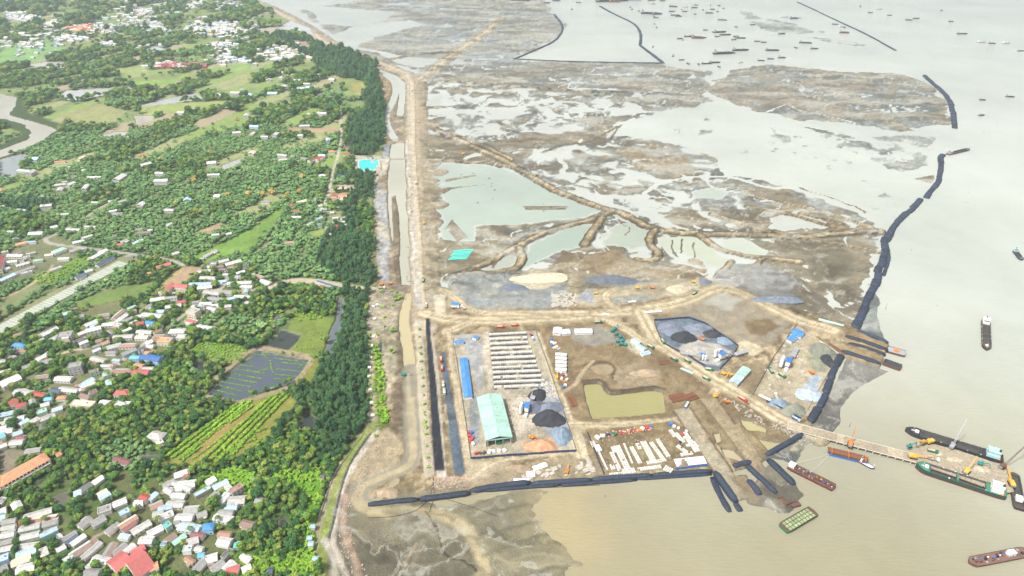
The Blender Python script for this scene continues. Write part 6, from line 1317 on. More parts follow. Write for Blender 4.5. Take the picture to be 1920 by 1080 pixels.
def litter(name, label, poly, n, size, m, s0, z=2.1, hgt=.5, cat='rubble'):
    P = GL(poly, z); r = random.Random(s0); mb = MB(); x0 = min(k[0] for k in P); x1 = max(k[0] for k in P); y0 = min(k[1] for k in P); y1 = max(k[1] for k in P)
    for _ in range(n):
        X = r.uniform(x0, x1); Y = r.uniform(y0, y1); ins = False
        for k in range(len(P)):
            (ax, ay), (bx, by) = P[k-1], P[k]
            if (ay > Y) != (by > Y) and X < (bx-ax)*(Y-ay)/(by-ay)+ax: ins = not ins
        if ins: sx = r.uniform(*size); mb.rbox((X, Y, gh(X, Y)+hgt*.4), (sx, sx*r.uniform(.4, 1), hgt*r.uniform(.6, 1.4)), r.uniform(0, 3.14), r.uniform(-.2, .2))
    if mb.v: tag(mb.build(name, m), label, cat, None, 'stuff')
W_ = mat('white_rubble', (.36, .33, .28), .9, 0, .8, .35)
litter('loose_blocks', 'loose pale blocks strewn over the southern yard', [(1108, 815), (1260, 796), (1318, 872), (1140, 888)], 160, (.5, 1.6), W_, 1)
litter('loose_blocks', 'loose pale slabs and timber between the block yard and the southern bund', [(985, 872), (1110, 868), (1120, 888), (980, 905)], 60, (1.5, 6), W_, 2, hgt=.5)
litter('loose_blocks', 'loose concrete pieces in the south-east corner of the block yard', [(1012, 715), (1035, 718), (1045, 745), (1025, 745)], 160, (.8, 2.2), W_, 3)
litter('boulders', 'pale boulders piled beside the road to the jetty', [(1355, 748), (1378, 752), (1425, 780), (1440, 797), (1420, 797), (1385, 772)], 170, (.8, 2.6), W_, 4, hgt=.9)
litter('boulders', 'boulders round the root of the jetty', [(1455, 790), (1530, 822), (1535, 832), (1500, 832), (1470, 812), (1440, 800)], 240, (.7, 1.9), W_, 5, hgt=1.2)
litter('boulders', 'stones lining the big north-south road', [(760, 560), (764, 420), (766, 330), (774, 330), (776, 420), (780, 560)], 500, (1, 2.6), W_, 6, hgt=.9)
litter('boulders', 'white stones and rubble along the canal strip', [(692, 545), (735, 545), (742, 600), (705, 640), (690, 640)], 260, (.8, 3), W_, 7, hgt=.6)
litter('boulders', 'rubble spread along the sea bank', [(650, 930), (700, 830), (725, 815), (700, 880), (650, 960), (670, 1040), (690, 1078), (640, 1078), (630, 1000)], 600, (.4, 1.6), mat('pink_rubble', (.40, .32, .26), .9, 0, .8, .3), 8, hgt=.5)
litter('boulders', 'broken concrete in the northern quarry yard', [(1035, 548), (1085, 552), (1080, 575), (1035, 575)], 130, (1.5, 6), W_, 9, hgt=.8)
litter('boulders', 'rubble at the ends of the asphalt strips', [(815, 895), (880, 898), (880, 912), (810, 918)], 200, (.5, 1.6), mat('pink_rubble', (.50, .42, .36)), 10)
litter('site_clutter', 'white crates and litter in the plant yard', [(950, 745), (1010, 740), (1010, 815), (960, 825)], 120, (.8, 3), W_, 11)
litter('site_clutter', 'pale clutter around the eastern batching plant', [(1450, 650), (1500, 640), (1510, 700), (1450, 740), (1425, 730)], 90, (1, 4), W_, 12)
litter('site_clutter', 'bright scraps and sacks at the head of the southern yard', [(1110, 812), (1225, 798), (1230, 806), (1115, 822)], 150, (.8, 2.4), mat('coloured_sacks', (.55, .30, .28), .8, 0, 1.2, .6), 13)
litter('mud_clods', 'dark clods on the southern mudflat', [(690, 990), (760, 1010), (770, 1040), (700, 1020)], 160, (.3, 1.0), earth('dark_clods', (.09, .08, .06)), 14, .7, .3)
litter('mud_clods', 'small dark stones in the big pale pond', [(850, 320), (960, 325), (1080, 370), (1020, 405), (880, 412)], 24, (1, 3.5), earth('dark_clods', (.09, .08, .06)), 15, 0, .5)
litter('drain_covers', 'white sacks and tents along the canal verge', [(698, 330), (708, 330), (716, 540), (700, 540)], 60, (1, 3), W_, 16)

# heaps
HP = [(1008, 742, 11, 8, 5, 'black', 'dark gravel heap, upper left of the black heaps in the block yard'), (1000, 765, 14, 9, 5, 'slate', 'blue-grey gravel heap beside the white silos'), (1030, 768, 15, 10, 5, 'slate', 'blue-grey gravel heap in the middle of the plant yard'), (1029, 786, 15, 12, 7, 'black', 'blackest and largest gravel heap in the block yard'),
      (1053, 818, 9, 13, 6, 'blue', 'steep blue-grey gravel heap at the block yard corner'), (1015, 838, 17, 7, 3.5, 'orange', 'flat heap of orange sand at the foot of the block yard'), (1258, 616, 18, 13, 4, 'slate', 'broad slate-grey heap at the west of the black gravel yard'), (1282, 634, 14, 10, 6, 'black', 'darkest heap in the black gravel yard'),
      (1310, 616, 16, 8, 4, 'slate', 'slate heap by the north fence of the black gravel yard'), (1334, 628, 10, 7, 4, 'black', 'small black heap near the excavator in the black gravel yard'), (1358, 640, 10, 7, 3.5, 'blue', 'blue-grey heap by the east fence of the black gravel yard'), (1150, 524, 34, 10, 5, 'slate', 'long violet-grey stone heap on the northern quarry yard'),
      (964, 540, 20, 7, 4, 'slate', 'grey stone heap west of the pale sand sheet'), (1458, 562, 30, 9, 3, 'slate', 'wide grey stone heap beside the bending haul road'), (1015, 522, 35, 13, 1.5, 'sand', 'broad low sheet of pale sand on the quarry yard'), (1272, 542, 18, 9, 3, 'sand', 'pale sand heap at the east end of the quarry yard'),
      (1542, 660, 12, 13, 5, 'olive', 'greenish-grey heap in the eastern yard'), (1552, 678, 6, 12, 5, 'black', 'black heap against the eastern yard fence'), (1516, 738, 13, 12, 3, 'paleblue', 'pale blue aggregate heap in the eastern yard'), (1460, 757, 11, 6, 4, 'blue', 'pale slate heap behind the blue fence, left one'), (1488, 770, 14, 7, 4, 'olive', 'dark heap behind the blue fence, right one'),
      (1208, 700, 14, 7, 3, 'dirt', 'mound of brown earth north of the yellow pond'), (1160, 708, 8, 4, 2, 'dirt', 'low brown mound above the notch of the yellow pond'), (1320, 820, 6, 4, 2, 'dirt', 'small brown mound between the two ramps'), (725, 922, 14, 5, 2, 'dirt', 'brown mound behind the western end of the southern bund'), (975, 878, 14, 5, 2.5, 'dirt', 'dark brown mound below the block yard'), (1320, 527, 12, 6, 3, 'slate', 'grey mound north of the haul road bend')]
HC_ = {'black': (.035, .038, .045), 'slate': (.13, .15, .19), 'blue': (.15, .20, .25), 'orange': (.55, .30, .17), 'sand': (.42, .365, .26), 'olive': (.16, .17, .13), 'paleblue': (.36, .42, .47), 'dirt': (.26, .20, .13)}
for k, (x_, y_, rx, ry, h_, c_, lab) in enumerate(HP):
    p = at(x_, y_); me = heap_mesh('heap', earth('heap_'+c_, HC_[c_], .3), rx, ry*1.15, h_*1.6, k, flat=.35 if c_ in ('orange', 'sand', 'olive') else .1)
    o = link('heap', me, None, (p.x, p.y, p.z)); tag(o, lab, 'heap', 'gravel and sand heaps'); o.name = 'heap'

# batching plants
def silo(o, x_, y_, r, h, m):
    MB().cyl((x_, y_, 2.5), (x_, y_, h), r, k=12).cyl((x_, y_, h), (x_, y_, h+.8), r, r*.3, 12).cyl((x_, y_, 2.5), (x_, y_, 1), r, r*.25, 12).build('silo', m, o, False)
    f = MB()
    for k in range(4): a = math.pi/4+k*math.pi/2; f.cyl((x_+r*.8*math.cos(a), y_+r*.8*math.sin(a), 0), (x_+r*.8*math.cos(a), y_+r*.8*math.sin(a), 3), .12, k=5)
    f.build('frame', STEEL(), o)
def plant(x_, y_, rz, lab, s=1.0, m='white'):
    p = at(x_, y_); o = thing('batching_plant', p, rz, lab, 'concrete plant'); o.scale = (s,)*3
    silo(o, 0, 0, 1.6, 11, paint(m)); silo(o, 4, 0, 1.6, 11, paint(m)); silo(o, 8, .5, 1.6, 10, paint('grey'))
    MB().box(2, 8, -7, -3, 3, 9).build('mixer_house', paint(m), o); MB().box(1, 9, -7.5, -2.5, 9.05, 9.4).build('roof', paint('blue'), o)
    g = MB()
    for q in ((2.3, -6.7), (7.7, -6.7), (2.3, -3.3), (7.7, -3.3)): g.box(q[0]-.2, q[0]+.2, q[1]-.2, q[1]+.2, 0, 2.98)
    g.build('frame', STEEL(), o)
    MB().bar((8, -5, 8), (24, -6, 1.2), 1.4, .6).build('conveyor', STEEL(), o)
    for k in range(4): MB().box(22+4*k, 25.6+4*k, -8, -4, 1.2, 3.4, -.4, -.4).build('aggregate_bin', paint('grey'), o)
    MB().box(-3, 1, -7, -4, 0, 2.6).build('control_cabin', paint('white'), o)
plant(976, 778, 1.3, 'white concrete batching plant with silos in the block yard'); plant(1340, 672, .4, 'blue-topped batching plant in the black gravel yard'); plant(1463, 690, 1.0, 'white batching plant in the eastern yard', 1.1)
plant(1322, 678, 2.8, 'second, smaller batching plant in the black gravel yard', .7)
# vehicles
def make_truck(body, cab, label, loaded=True):
    o = thing('dump_truck', (0, 0, 0), 0, label, 'truck'); o['_'] = 1
    MB().box(-4.2, 4.4, -1.0, 1.0, .8, 1.1).build('chassis', paint('black'), o)
    MB().box(2.2, 4.5, -1.2, 1.2, 1.12, 3.2, .15, .05).build('cab', paint(cab), o).name = 'cab'
    MB().box(4.36, 4.44, -1.0, 1.0, 2.1, 2.9).build('windscreen', GLASS(), o)
    MB().box(-4.4, 1.9, -1.25, 1.25, 1.12, 2.6, -.08, -.08).build('tipper_body', paint(body), o)
    MB().box(-4.2, 1.7, -1.1, 1.1, 2.62, 2.95, .5, .4).build('load', earth('heap_sand', HC_['sand']) if loaded else earth('heap_slate', HC_['slate']), o)
    for x_ in (3.3, -1.6, -3.0):
        for y_ in (-1.15, 1.15): MB().cyl((x_, y_-.15, .52), (x_, y_+.15, .52), .52, k=10).build('wheel', BLACK(), o)
    del o['_']; return o
def make_excav(c, label):
    o = thing('excavator', (0, 0, 0), 0, label, 'excavator')
    for y_ in (-1.2, 1.2): MB().box(-2.1, 2.1, y_-.3, y_+.3, 0, .9, .35, 0).build('track', BLACK(), o)
    MB().box(-2.4, 1.6, -1.4, 1.4, 1.0, 2.2).build('upper_body', paint(c), o); MB().box(-2.6, -1.4, -1.35, 1.35, 2.21, 2.6).build('counterweight', paint(c), o)
    cb = MB().box(.2, 1.7, .3, 1.4, 2.21, 3.3, .1, .05).build('cab', paint(c), o); MB().box(1.6, 1.72, .45, 1.25, 2.4, 3.1).build('windscreen', GLASS(), o)
    MB().bar((1.5, -.2, 1.9), (4.6, -.2, 4.8), .5, .6).bar((4.5, -.2, 4.8), (6.4, -.2, 3.9), .45, .5).build('boom', paint(c), o)
    MB().bar((6.4, -.2, 4.1), (7.4, -.2, 1.4), .35, .4).build('arm', paint(c), o); MB().rbox((7.4, -.2, .9), (1.2, 1.2, 1.0), 0, .4).build('bucket', STEEL(), o)
    return o
def make_crane(c, label, bl=22, el=.95):
    o = thing('crawler_crane', (0, 0, 0), 0, label, 'crane')
    for y_ in (-2, 2): MB().box(-3.2, 3.2, y_-.45, y_+.45, 0, 1.2, .4, 0).build('track', BLACK(), o)
    MB().box(-4, 2.4, -1.7, 1.7, 1.3, 3.2).build('upper_body', paint(c), o); MB().box(1, 2.9, 1.0, 2.1, 1.35, 3.6).build('cab', paint(c), o)
    MB().box(-4.8, -4.05, -1.6, 1.6, 1.3, 2.8).build('counterweight', STEEL(), o)
    ex, ez = 2+bl*math.cos(el), 2+bl*math.sin(el); b = MB()
    for sy in (-.6, .6):
        b.bar((2, sy, 1.9), (ex, sy*.3, ez), .22); b.bar((1.6, sy, 2.7), (ex-.4, sy*.3, ez+.4), .22)
    n = int(bl/1.8)
    for k in range(n):
        t = k/n; t2 = (k+1)/n; w1 = .6*(1-.7*t); w2 = .6*(1-.7*t2)
        A_ = lambda t, w, s, up: (2-up*.4+(ex-2)*t, s*w, 1.9+up*.8*(1-.5*t)+(ez-1.9)*t)
        b.bar(A_(t, w1, -1, 0), A_(t2, w2, 1, 0), .12); b.bar(A_(t, w1, -1, 1), A_(t2, w2, 1, 1), .12); b.bar(A_(t, w1, -1, 0), A_(t2, w2, -1, 1), .12)
    b.build('boom', paint(c), o); MB().bar((ex, 0, ez), (ex, 0, 4), .08).bar((-3, 0, 3.2), (ex, 0, ez+.3), .08).build('cable', STEEL(), o); MB().box(ex-.4, ex+.4, -.3, .3, 3, 4).build('hook', STEEL(), o)
    return o
def place(src, first, x, y, hx, hy, lab, z=None, s=None):
    """put a copy at a photo point, heading towards another one"""
    p = GV(x, y, 2.2 if z is None else z); q = GV(hx, hy, 2.2 if z is None else z); zz = gh(p.x, p.y) if z is None else z
    rz = math.atan2(q.y-p.y, q.x-p.x)
    if first: src.location = (p.x, p.y, zz); src.rotation_euler = (0, 0, rz); src['label'] = lab; src['group'] = {'dump_truck': 'lorries on the site', 'excavator': 'excavators on the site', 'crawler_crane': 'cranes of the site'}.get(src.name.split('.')[0], 'site vehicles'); return src
    r = copy_thing(src, (p.x, p.y, zz), rz, lab)
    return r
tg = make_truck('green', 'green', 'x'); tr_ = make_truck('red', 'red', 'x'); tb = make_truck('blue', 'cyan', 'x'); tw = make_truck('grey', 'white', 'x')
TR = [(tg, 1122, 606, 1140, 606, 'green lorry at the top of the brown field, nearest the haul road'), (tg, 1220, 652, 1235, 660, 'green lorry on the jetty road beside the pale sheds'), (tg, 1264, 675, 1275, 682, 'green lorry on the jetty road, west of the pair by the black yard'), (tg, 1289, 678, 1300, 686, 'green lorry closest to the south gate of the black yard'), (tg, 1324, 711, 1336, 718, 'green lorry on the jetty road between black yard and twin shed'),
      (tg, 1315, 617, 1325, 612, 'green machine lorry inside the black gravel yard'), (tg, 1243, 642, 1250, 652, 'teal lorry parked against the west fence of the black yard'), (tb, 1287, 762, 1292, 752, 'blue lorry beside the rusty pipes'), (tr_, 939, 614, 950, 614, 'red lorry on the track north of the curing rows, left one'), (tr_, 965, 611, 980, 611, 'red lorry on the track north of the curing rows, right one'),
      (tr_, 827, 676, 828, 690, 'red lorry at the top of the grey strip'), (tr_, 829, 693, 830, 710, 'brown-red lorry following down the grey strip'), (tw, 831, 722, 832, 740, 'white lorry in the middle of the grey strip'), (tw, 833, 737, 834, 755, 'white lorry last in the line on the grey strip'), (tr_, 1393, 750, 1410, 760, 'long red lorry on the jetty road past the twin shed'),
      (tw, 854, 578, 862, 578, 'pale lorry beside the small blue cabin, left'), (tw, 869, 578, 862, 572, 'dark-cabbed lorry beside the small blue cabin, right'), (tw, 799, 575, 799, 560, 'lorry on the big road near the crossing'), (tg, 793, 527, 793, 510, 'dark lorry driving north on the big road'), (tw, 773, 170, 773, 160, 'distant lorry far up the big road'), (tw, 1455, 745, 1450, 730, 'white tanker lorry in the eastern yard'),
      (tg, 1445, 697, 1440, 690, 'green lorry west of the eastern batching plant'), (tg, 1466, 706, 1475, 712, 'dark green lorry south of the eastern batching plant'), (tb, 1492, 788, 1502, 794, 'cyan lorry by the south corner of the eastern yard'), (tg, 1302, 552, 1310, 548, 'green lorry at the bend of the haul road'), (tw, 780, 345, 780, 330, 'small pale lorry on the northern stretch of the big road'), (tg, 1330, 695, 1345, 697, 'green lorry beside the yellow machine south of the black yard'),
      (tw, 716, 541, 730, 541, 'white lorry at the head of the canal'), (tr_, 598, 538, 610, 540, 'red lorry on the village road near the blue fence')]
seen = set()
for s_, x_, y_, hx, hy, lab in TR: place(s_, s_ not in seen, x_, y_, hx, hy, lab); seen.add(s_)
ey = make_excav('yellow', 'x'); eo = make_excav('orange', 'x'); eg = make_excav('teal', 'x')
EX = [(eo, 1063, 885, 1065, 875, 'orange excavator between the block yard and the southern bund'), (ey, 1117, 552, 1125, 552, 'yellow excavator on the quarry yard, western'), (ey, 1195, 541, 1205, 541, 'yellow excavator beside the violet stone heap'), (eo, 1222, 541, 1215, 541, 'orange excavator east of the violet stone heap'), (ey, 1300, 530, 1305, 536, 'yellow excavator on the pale sand heap'), (eo, 1316, 638, 1306, 636, 'red-brown excavator in the middle of the black gravel yard'),
      (ey, 1044, 709, 1045, 700, 'yellow excavator on the track beside the block yard'), (ey, 1357, 702, 1366, 706, 'yellow excavator south of the black yard'), (ey, 1370, 705, 1362, 709, 'yellow machine next to the twin-roofed shed'), (eo, 1522, 700, 1515, 700, 'small orange excavator in the eastern yard'), (eg, 757, 702, 765, 702, 'teal excavator standing in the lower canal'), (eo, 716, 534, 724, 534, 'red excavator at the canal crossing, left'),
      (eo, 732, 533, 724, 536, 'red excavator at the canal crossing, right'), (ey, 1341, 745, 1350, 742, 'small yellow excavator beside the pale boulders'), (eo, 1363, 755, 1356, 756, 'orange excavator between ramp and boulders'), (eo, 998, 822, 1005, 825, 'brown excavator beside the orange sand heap'), (ey, 795, 420, 795, 410, 'yellow excavator on the big road by the pale pond'), (ey, 785, 230, 785, 220, 'far yellow excavator on the big road')]
for s_, x_, y_, hx, hy, lab in EX: place(s_, s_ not in seen, x_, y_, hx, hy, lab); seen.add(s_)
for k, (x_, y_, a, b) in enumerate(((1148, 622, 10, -2), (1156, 628, -6, 8), (1163, 633, 8, 6), (1158, 641, 12, 0), (1168, 640, -5, 8), (1172, 648, 10, 4), (1164, 648, -8, 2), (1153, 618, 5, -6))): place(eg, False, x_, y_, x_+a, y_+b, 'teal machine parked in the green cluster on the brown field, %s' % ordl(sorted((1148, 1156, 1163, 1158, 1168, 1172, 1164, 1153)).index(x_), 8))
place(ey, False, 868, 288, 880, 285, 'dark excavator on the mud north of the big pale pond')
for k, (x_, y_) in enumerate(((1111, 172), (1116, 178), (1124, 172))): place(eg, False, x_, y_, x_+8, y_, 'teal machine on the islet at the end of the far dyke, %s' % ('left', 'middle', 'right')[k])

# rusty piles and bundles
def bundle(x1, y1, x2, y2, n, r, m, lab, name='pile_stack', cat='pipes', part='pile', z=2.2):
    a = at(x1, y1, z); b = at(x2, y2, z); L = (b-a).length; rz = math.atan2(b.y-a.y, b.x-a.x); o = thing(name, a, rz, lab, cat)
    me = MB().cyl((0, 0, r), (L, 0, r), r, k=8).mesh(part, m)
    for k in range(n): link(part, me, o, (RND.uniform(-.6, .6), (k-n/2)*2.2*r, 0), RND.uniform(-.02, .02))
    return o
bundle(1256, 748, 1284, 743, 7, .75, RUST(), 'rusty steel pipes in a sloping stack east of the yellow pond, left half'); bundle(1283, 749, 1303, 741, 6, .75, RUST(), 'rusty orange pipes east of the yellow pond, right half'); bundle(1236, 680, 1256, 678, 5, .6, RUST(), 'rusty pipes lying beside the jetty road'); bundle(1070, 744, 1080, 762, 5, .6, RUST(), 'rusty pipes lying west of the yellow pond')
bundle(1384, 744, 1405, 758, 3, .4, RUST(), 'thin rusty bars beside the jetty road')
for k in range(5): bundle(1555+4*k, 640+2.2*k+3, 1568+4*k, 655+2.2*k, 2, .35, RUST(), 'rusty beams laid at the root of the northern tube jetties, %s' % ordl(k, 5))
for k, (x1, y1, x2, y2, c_, lab) in enumerate(((1128, 590-0, 1142, 589, 'white', 'pale pipes on the haul road verge, left bundle'), (1178, 566, 1192, 565, 'white', 'pale pipes beside the quarry loop'), (1208, 586, 1240, 584, 'white', 'long pale pipe bundle by the haul road fork'), (1277, 690, 1300, 700, 'cyan', 'pale blue pipes along the jetty road'), (1424, 740, 1450, 752, 'white', 'white tube lying in the eastern yard'))):
    bundle(x1, y1, x2, y2, 3, .45, paint(c_), lab)
bundle(1535, 598, 1582, 610, 4, .5, paint('cyan'), 'pale blue pipes at the root of the northern tube jetties')
# red and blue heaped sheets at the yard corner, colourful stacks
def boxes(name, lab, spots, cols, cat='stack', z=2.2, size=(2, 4), h=(1, 2.2)):
    p0 = at(*spots[0]); o = thing(name, p0, 0, lab, cat)
    for k, (x_, y_) in enumerate(spots):
        p = at(x_, y_); a = RND.uniform(*size); MB().box(-a/2, a/2, -a*.35, a*.35, 0, RND.uniform(*h)).build('bundle', paint(cols[k % len(cols)]), o, False, (p.x-p0.x, p.y-p0.y, p.z-p0.z), RND.uniform(0, 3))
boxes('tarpaulin_stack', 'red and blue wrapped bundles by the south-west gate of the block yard', [(880, 811), (884, 812), (882, 817), (886, 820), (884, 825), (883, 831), (887, 834), (880, 820)], ['red', 'blue', 'red', 'blue', 'red', 'red', 'white', 'red'])
boxes('tarpaulin_stack', 'red and white stacks below the dormitory cabins', [(1052, 700), (1056, 705), (1053, 711), (1058, 716), (1060, 722), (1056, 727), (1063, 712), (1061, 704)], ['white', 'red', 'white', 'orange', 'white', 'blue', 'white', 'grey'])
boxes('tarpaulin_stack', 'violet and white bundles east of the curing rows', [(1033, 637), (1035, 642), (1034, 648), (1038, 653), (1043, 652), (1048, 655), (1040, 645)], ['blue', 'white', 'blue', 'white', 'white', 'grey', 'white'])
boxes('tarpaulin_stack', 'coloured crates along the head of the southern yard', [(1120, 822), (1140, 816), (1152, 815), (1165, 812), (1178, 811), (1190, 809), (1204, 806), (1212, 803), (1221, 801), (1130, 818), (1200, 809)], ['white', 'navy', 'green', 'red', 'orange', 'red', 'white', 'red', 'blue', 'white', 'orange'], size=(2, 5))
boxes('tarpaulin_stack', 'rusty drums and white sacks inside the blue south fence', [(893, 851), (900, 850), (908, 850), (918, 848), (926, 848), (936, 847), (946, 846)], ['red', 'oxide', 'oxide', 'white', 'white', 'white', 'white'], size=(2, 4))
boxes('tarpaulin_stack', 'pink and navy crates at the north corner of the curing rows', [(994, 627), (997, 630), (999, 634), (1001, 638)], ['red', 'navy', 'white', 'blue'])
boxes('tarpaulin_stack', 'mixed crates in the east half of the southern yard', [(1258, 796), (1264, 800), (1272, 803), (1280, 815), (1284, 822), (1276, 830), (1290, 836), (1287, 808)], ['blue', 'white', 'white', 'red', 'white', 'black', 'white', 'white'])
# white slabs
for k, (x1, y1, x2, y2, w, lab) in enumerate(((987, 890, 1003, 889, 6, 'white sheeted slab on the strip below the block yard, upper'), (963, 902, 992, 901, 6, 'long white slab beside the southern bund, left'), (1000, 880, 1025, 871, 5, 'white stepped slab stack in the lower strip'), (1118, 835, 1124, 846, 5, 'pale green box in the west of the southern yard'))):
    c, L, a = axis(x1, y1, x2, y2, 2.4); tag(MB().box(-L/2, L/2, -w/2, w/2, 0, .9).box(-L/3, L/3, -w/3, w/3, .9, 1.4).build('slab_stack', paint('white'), None, False, (c.x, c.y, gh(c.x, c.y)-.05), a), lab, 'slab stack')
# casting slab in southern yard with studs
c, L, a = axis(1266, 868, 1322, 862, 2.4); o = thing('casting_bed', (c.x, c.y, gh(c.x, c.y)), a, 'white casting bed studded with moulds behind the bright blue fence', 'casting bed')
MB().box(-L/2, L/2, -4.5, 4.5, 0, .4).build('slab', paint('white'), o); st = MB().box(-.3, .3, -.3, .3, .4, 1.1).mesh('mould', STEEL())
for i in range(12):
    for j in range(3): link('mould', st, o, (-L/2+1.5+i*(L-3)/11, -3+3*j, 0))
# square concrete chambers along the sea ditch
CH = [(700, 632), (697, 648), (695, 672), (693, 690), (692, 707), (694, 731), (697, 756), (699, 779), (700, 575), (707, 572), (702, 598)]
cm1 = MB().box(-1.7, 1.7, -1.7, 1.7, 0, 1.3).mesh('base', CONC()); cm2 = MB().box(-1.5, 1.5, -1.5, 1.5, 1.3, 1.5).mesh('cover', paint('white'))
for k, (x_, y_) in enumerate(CH):
    p = at(x_, y_); o = thing('concrete_chamber', p, .05*k, 'square white concrete chamber on the canal verge, %s' % (ORD[k]+' from north' if 0 < k < 11 else 'northernmost'), 'chamber', 'concrete chambers along the verge')
    o['label'] = 'square white concrete chamber on the canal verge, %s' % (lambda r: 'northernmost' if r == 0 else ORD[r]+' from north')(sorted(q[1] for q in CH).index(y_)); link('base', cm1, o); link('cover', cm2, o)
# turquoise sheets
p = at(863, 478); o = thing('turquoise_sheets', p, 0, 'turquoise plastic sheets laid in strips on the brown mud', 'plastic sheet')
for k in range(7):
    a = at(840+1.5*k+(k % 3)*2, 486-2.6*k, 1); b = at(876+2*k, 484-2.8*k, 1); d = b-a
    MB().box(0, d.length, -1.5, 1.5, .15, .22).build('strip', mat('turquoise_plastic', (.08, .52, .44), .4, 0, .5, .2), o, False, (a.x-p.x, a.y-p.y, .1+k*.01), math.atan2(d.y, d.x))
# resort pool, plaza and long greenhouse strip
p = at(691, 312); o = thing('swimming_pool', (p.x, p.y, p.z), 0, 'turquoise lagoon-shaped resort swimming pool beside the trees', 'pool')
PP = [(x_-p.x, y_-p.y) for x_, y_ in GL(smooth_line([(674, 301), (690, 299), (709, 300), (711, 308), (703, 316), (697, 322), (686, 320), (675, 318), (672, 309), (674, 301)], 2)[:-1], p.z)]
MB().prism([(x_*1.08, y_*1.08) for x_, y_ in PP], -.3, .25).build('rim', CONC(), o); MB().prism(PP, .2, .35).build('pool_water', mat('pool_water', (.03, .50, .48), .1, 0, .3, .1, dirt=0), o)
ub = MB().cyl((0, 0, 0), (0, 0, 2.4), .06, k=5).mesh('pole', STEEL()); uc = MB().cyl((0, 0, 2.2), (0, 0, 3.1), 1.9, .05, 8).mesh('canopy', mat('straw', (.42, .32, .18), .95))
for k in range(10):
    x_, y_ = (712+.2*k, 303+2.2*k) if k < 7 else (690+7*(k-7), 298); q = at(x_, y_); u = thing('parasol', q, 0, 'straw parasol by the resort pool, %s' % ordl(k, 10, 'northernmost').replace('from left', 'from north').replace('rightmost', 'last').replace('from right', 'from south'), 'parasol', 'straw parasols by the pool'); link('pole', ub, u); link('canopy', uc, u)
c1 = at(0, 615); o = thing('netted_pond', (c1.x, c1.y, .6), 0, 'long pale netted shrimp pond cutting through the orchards', 'netted pond')
A_, B_ = GV(-40, 640, 2), GV(232, 492, 2); d = B_-A_; nn = 46; rz = math.atan2(d.y, d.x)
me_ = MB().box(-d.length/nn/2+.25, d.length/nn/2-.25, -9, 9, 1.6, 1.7).mesh('net_panel', mat('pale_net', (.30, .33, .27), .7, 0, .4, .12)); me2 = MB().box(-.15, .15, -9.3, 9.3, 1.2, 2.0).mesh('crossbar', CONC())
for k in range(nn):
    q = A_.lerp(B_, (k+.5)/nn); link('net_panel', me_, o, (q.x-c1.x, q.y-c1.y, -.6+.9), rz); q = A_.lerp(B_, k/nn); link('crossbar', me2, o, (q.x-c1.x, q.y-c1.y, .3), rz)
# ------------------------------------------------------------------ geotextile tubes
GT = mat('geotextile', (.020, .030, .052), .7, 0, .9, .35, stain=(.12, .12, .11), dirt=.4)
SEAM = mat('tube_seam', (.10, .12, .16), .8)
def tube_run(pts, w, seg, h, where, z0=-.3, label='navy geotextile tube', far=False):
    w *= 1.2 if not far else 1.0; h *= 1.25
    P = [Vector((*G(x, y), 0)) for x, y in smooth_line(pts, 2)]
    S = [0.0]
    for a, b in zip(P[:-1], P[1:]): S.append(S[-1]+(b-a).length)
    def on(s):
        s = max(0, min(S[-1], s)); k = max(0, min(len(S)-2, int(np.searchsorted(S, s))-1)); t = (s-S[k])/max(1e-6, S[k+1]-S[k]); return P[k].lerp(P[k+1], t)
    n = max(1, round(S[-1]/seg)); out = []
    for k in range(n):
        s0 = S[-1]*k/n+.15; s1 = S[-1]*(k+1)/n-.15; m = 3 if far else 9; org = on((s0+s1)/2); v = []; f = []; KN_ = 10; ph = RND.uniform(0, 6)
        wv = RND.uniform(.86, 1.12); side = RND.uniform(-.10, .10)*w
        for j in range(m+1):
            t = j/m; s = s0+(s1-s0)*t; c = on(s); d = (on(s+.5)-on(s-.5)); d.z = 0; d.normalize(); nrm = Vector((-d.y, d.x, 0))
            e = min(1, (min(t, 1-t)*(s1-s0))/(w*.35)+.42) if not far else (1 if 0 < j < m else .8); e = math.sqrt(e)
            hw = w/2*wv*e*(1+.04*math.sin(t*14+ph)); hh = h*e*(1+.07*math.sin(t*9+ph*2))
            for i in range(KN_+1):
                a = math.pi*i/KN_; cx_ = math.copysign(abs(math.cos(a))**.75, math.cos(a)); q = c+nrm*(cx_*hw+side); v.append((q.x-org.x, q.y-org.y, z0+.05+hh*math.sin(a)**.7))
        for j in range(m):
            for i in range(KN_): a = j*(KN_+1)+i; f.append((a, a+1, a+KN_+2, a+KN_+1))
        f += [tuple(range(KN_, -1, -1)), tuple(range(m*(KN_+1), (m+1)*(KN_+1)))]
        gz = sum(max(0, min(2.6, gh(on(s0+(s1-s0)*q_).x, on(s0+(s1-s0)*q_).y))) for q_ in (.15, .5, .85))/3*.75; v = [(a_, b_, c_+(gz if c_ > z0+.3 else 0)) for a_, b_, c_ in v]
        me = bpy.data.meshes.new('geotextile_tube'); me.from_pydata(v, [], f); me.materials.append(GT); me.polygons.foreach_set('use_smooth', [True]*len(f))
        o = link('geotextile_tube', me, None, tuple(org)); out.append(o)
        tag(o, '%s %s, %s' % (label, where, 'the only one' if n == 1 else ordl(k, n, 'first').replace('from left', 'bag').replace('rightmost', 'last bag').replace('from right', 'bag from the end')), 'geotextile tube', 'geotextile tubes '+where)
        if n == 1: o['label'] = '%s %s' % (label, where)
    return out
tube_run([(1769, 290), (1762, 296), (1766, 312), (1762, 330), (1757, 347), (1744, 358), (1735, 372)], 8, 26, 2.6, 'north of the gap in the eastern bund')
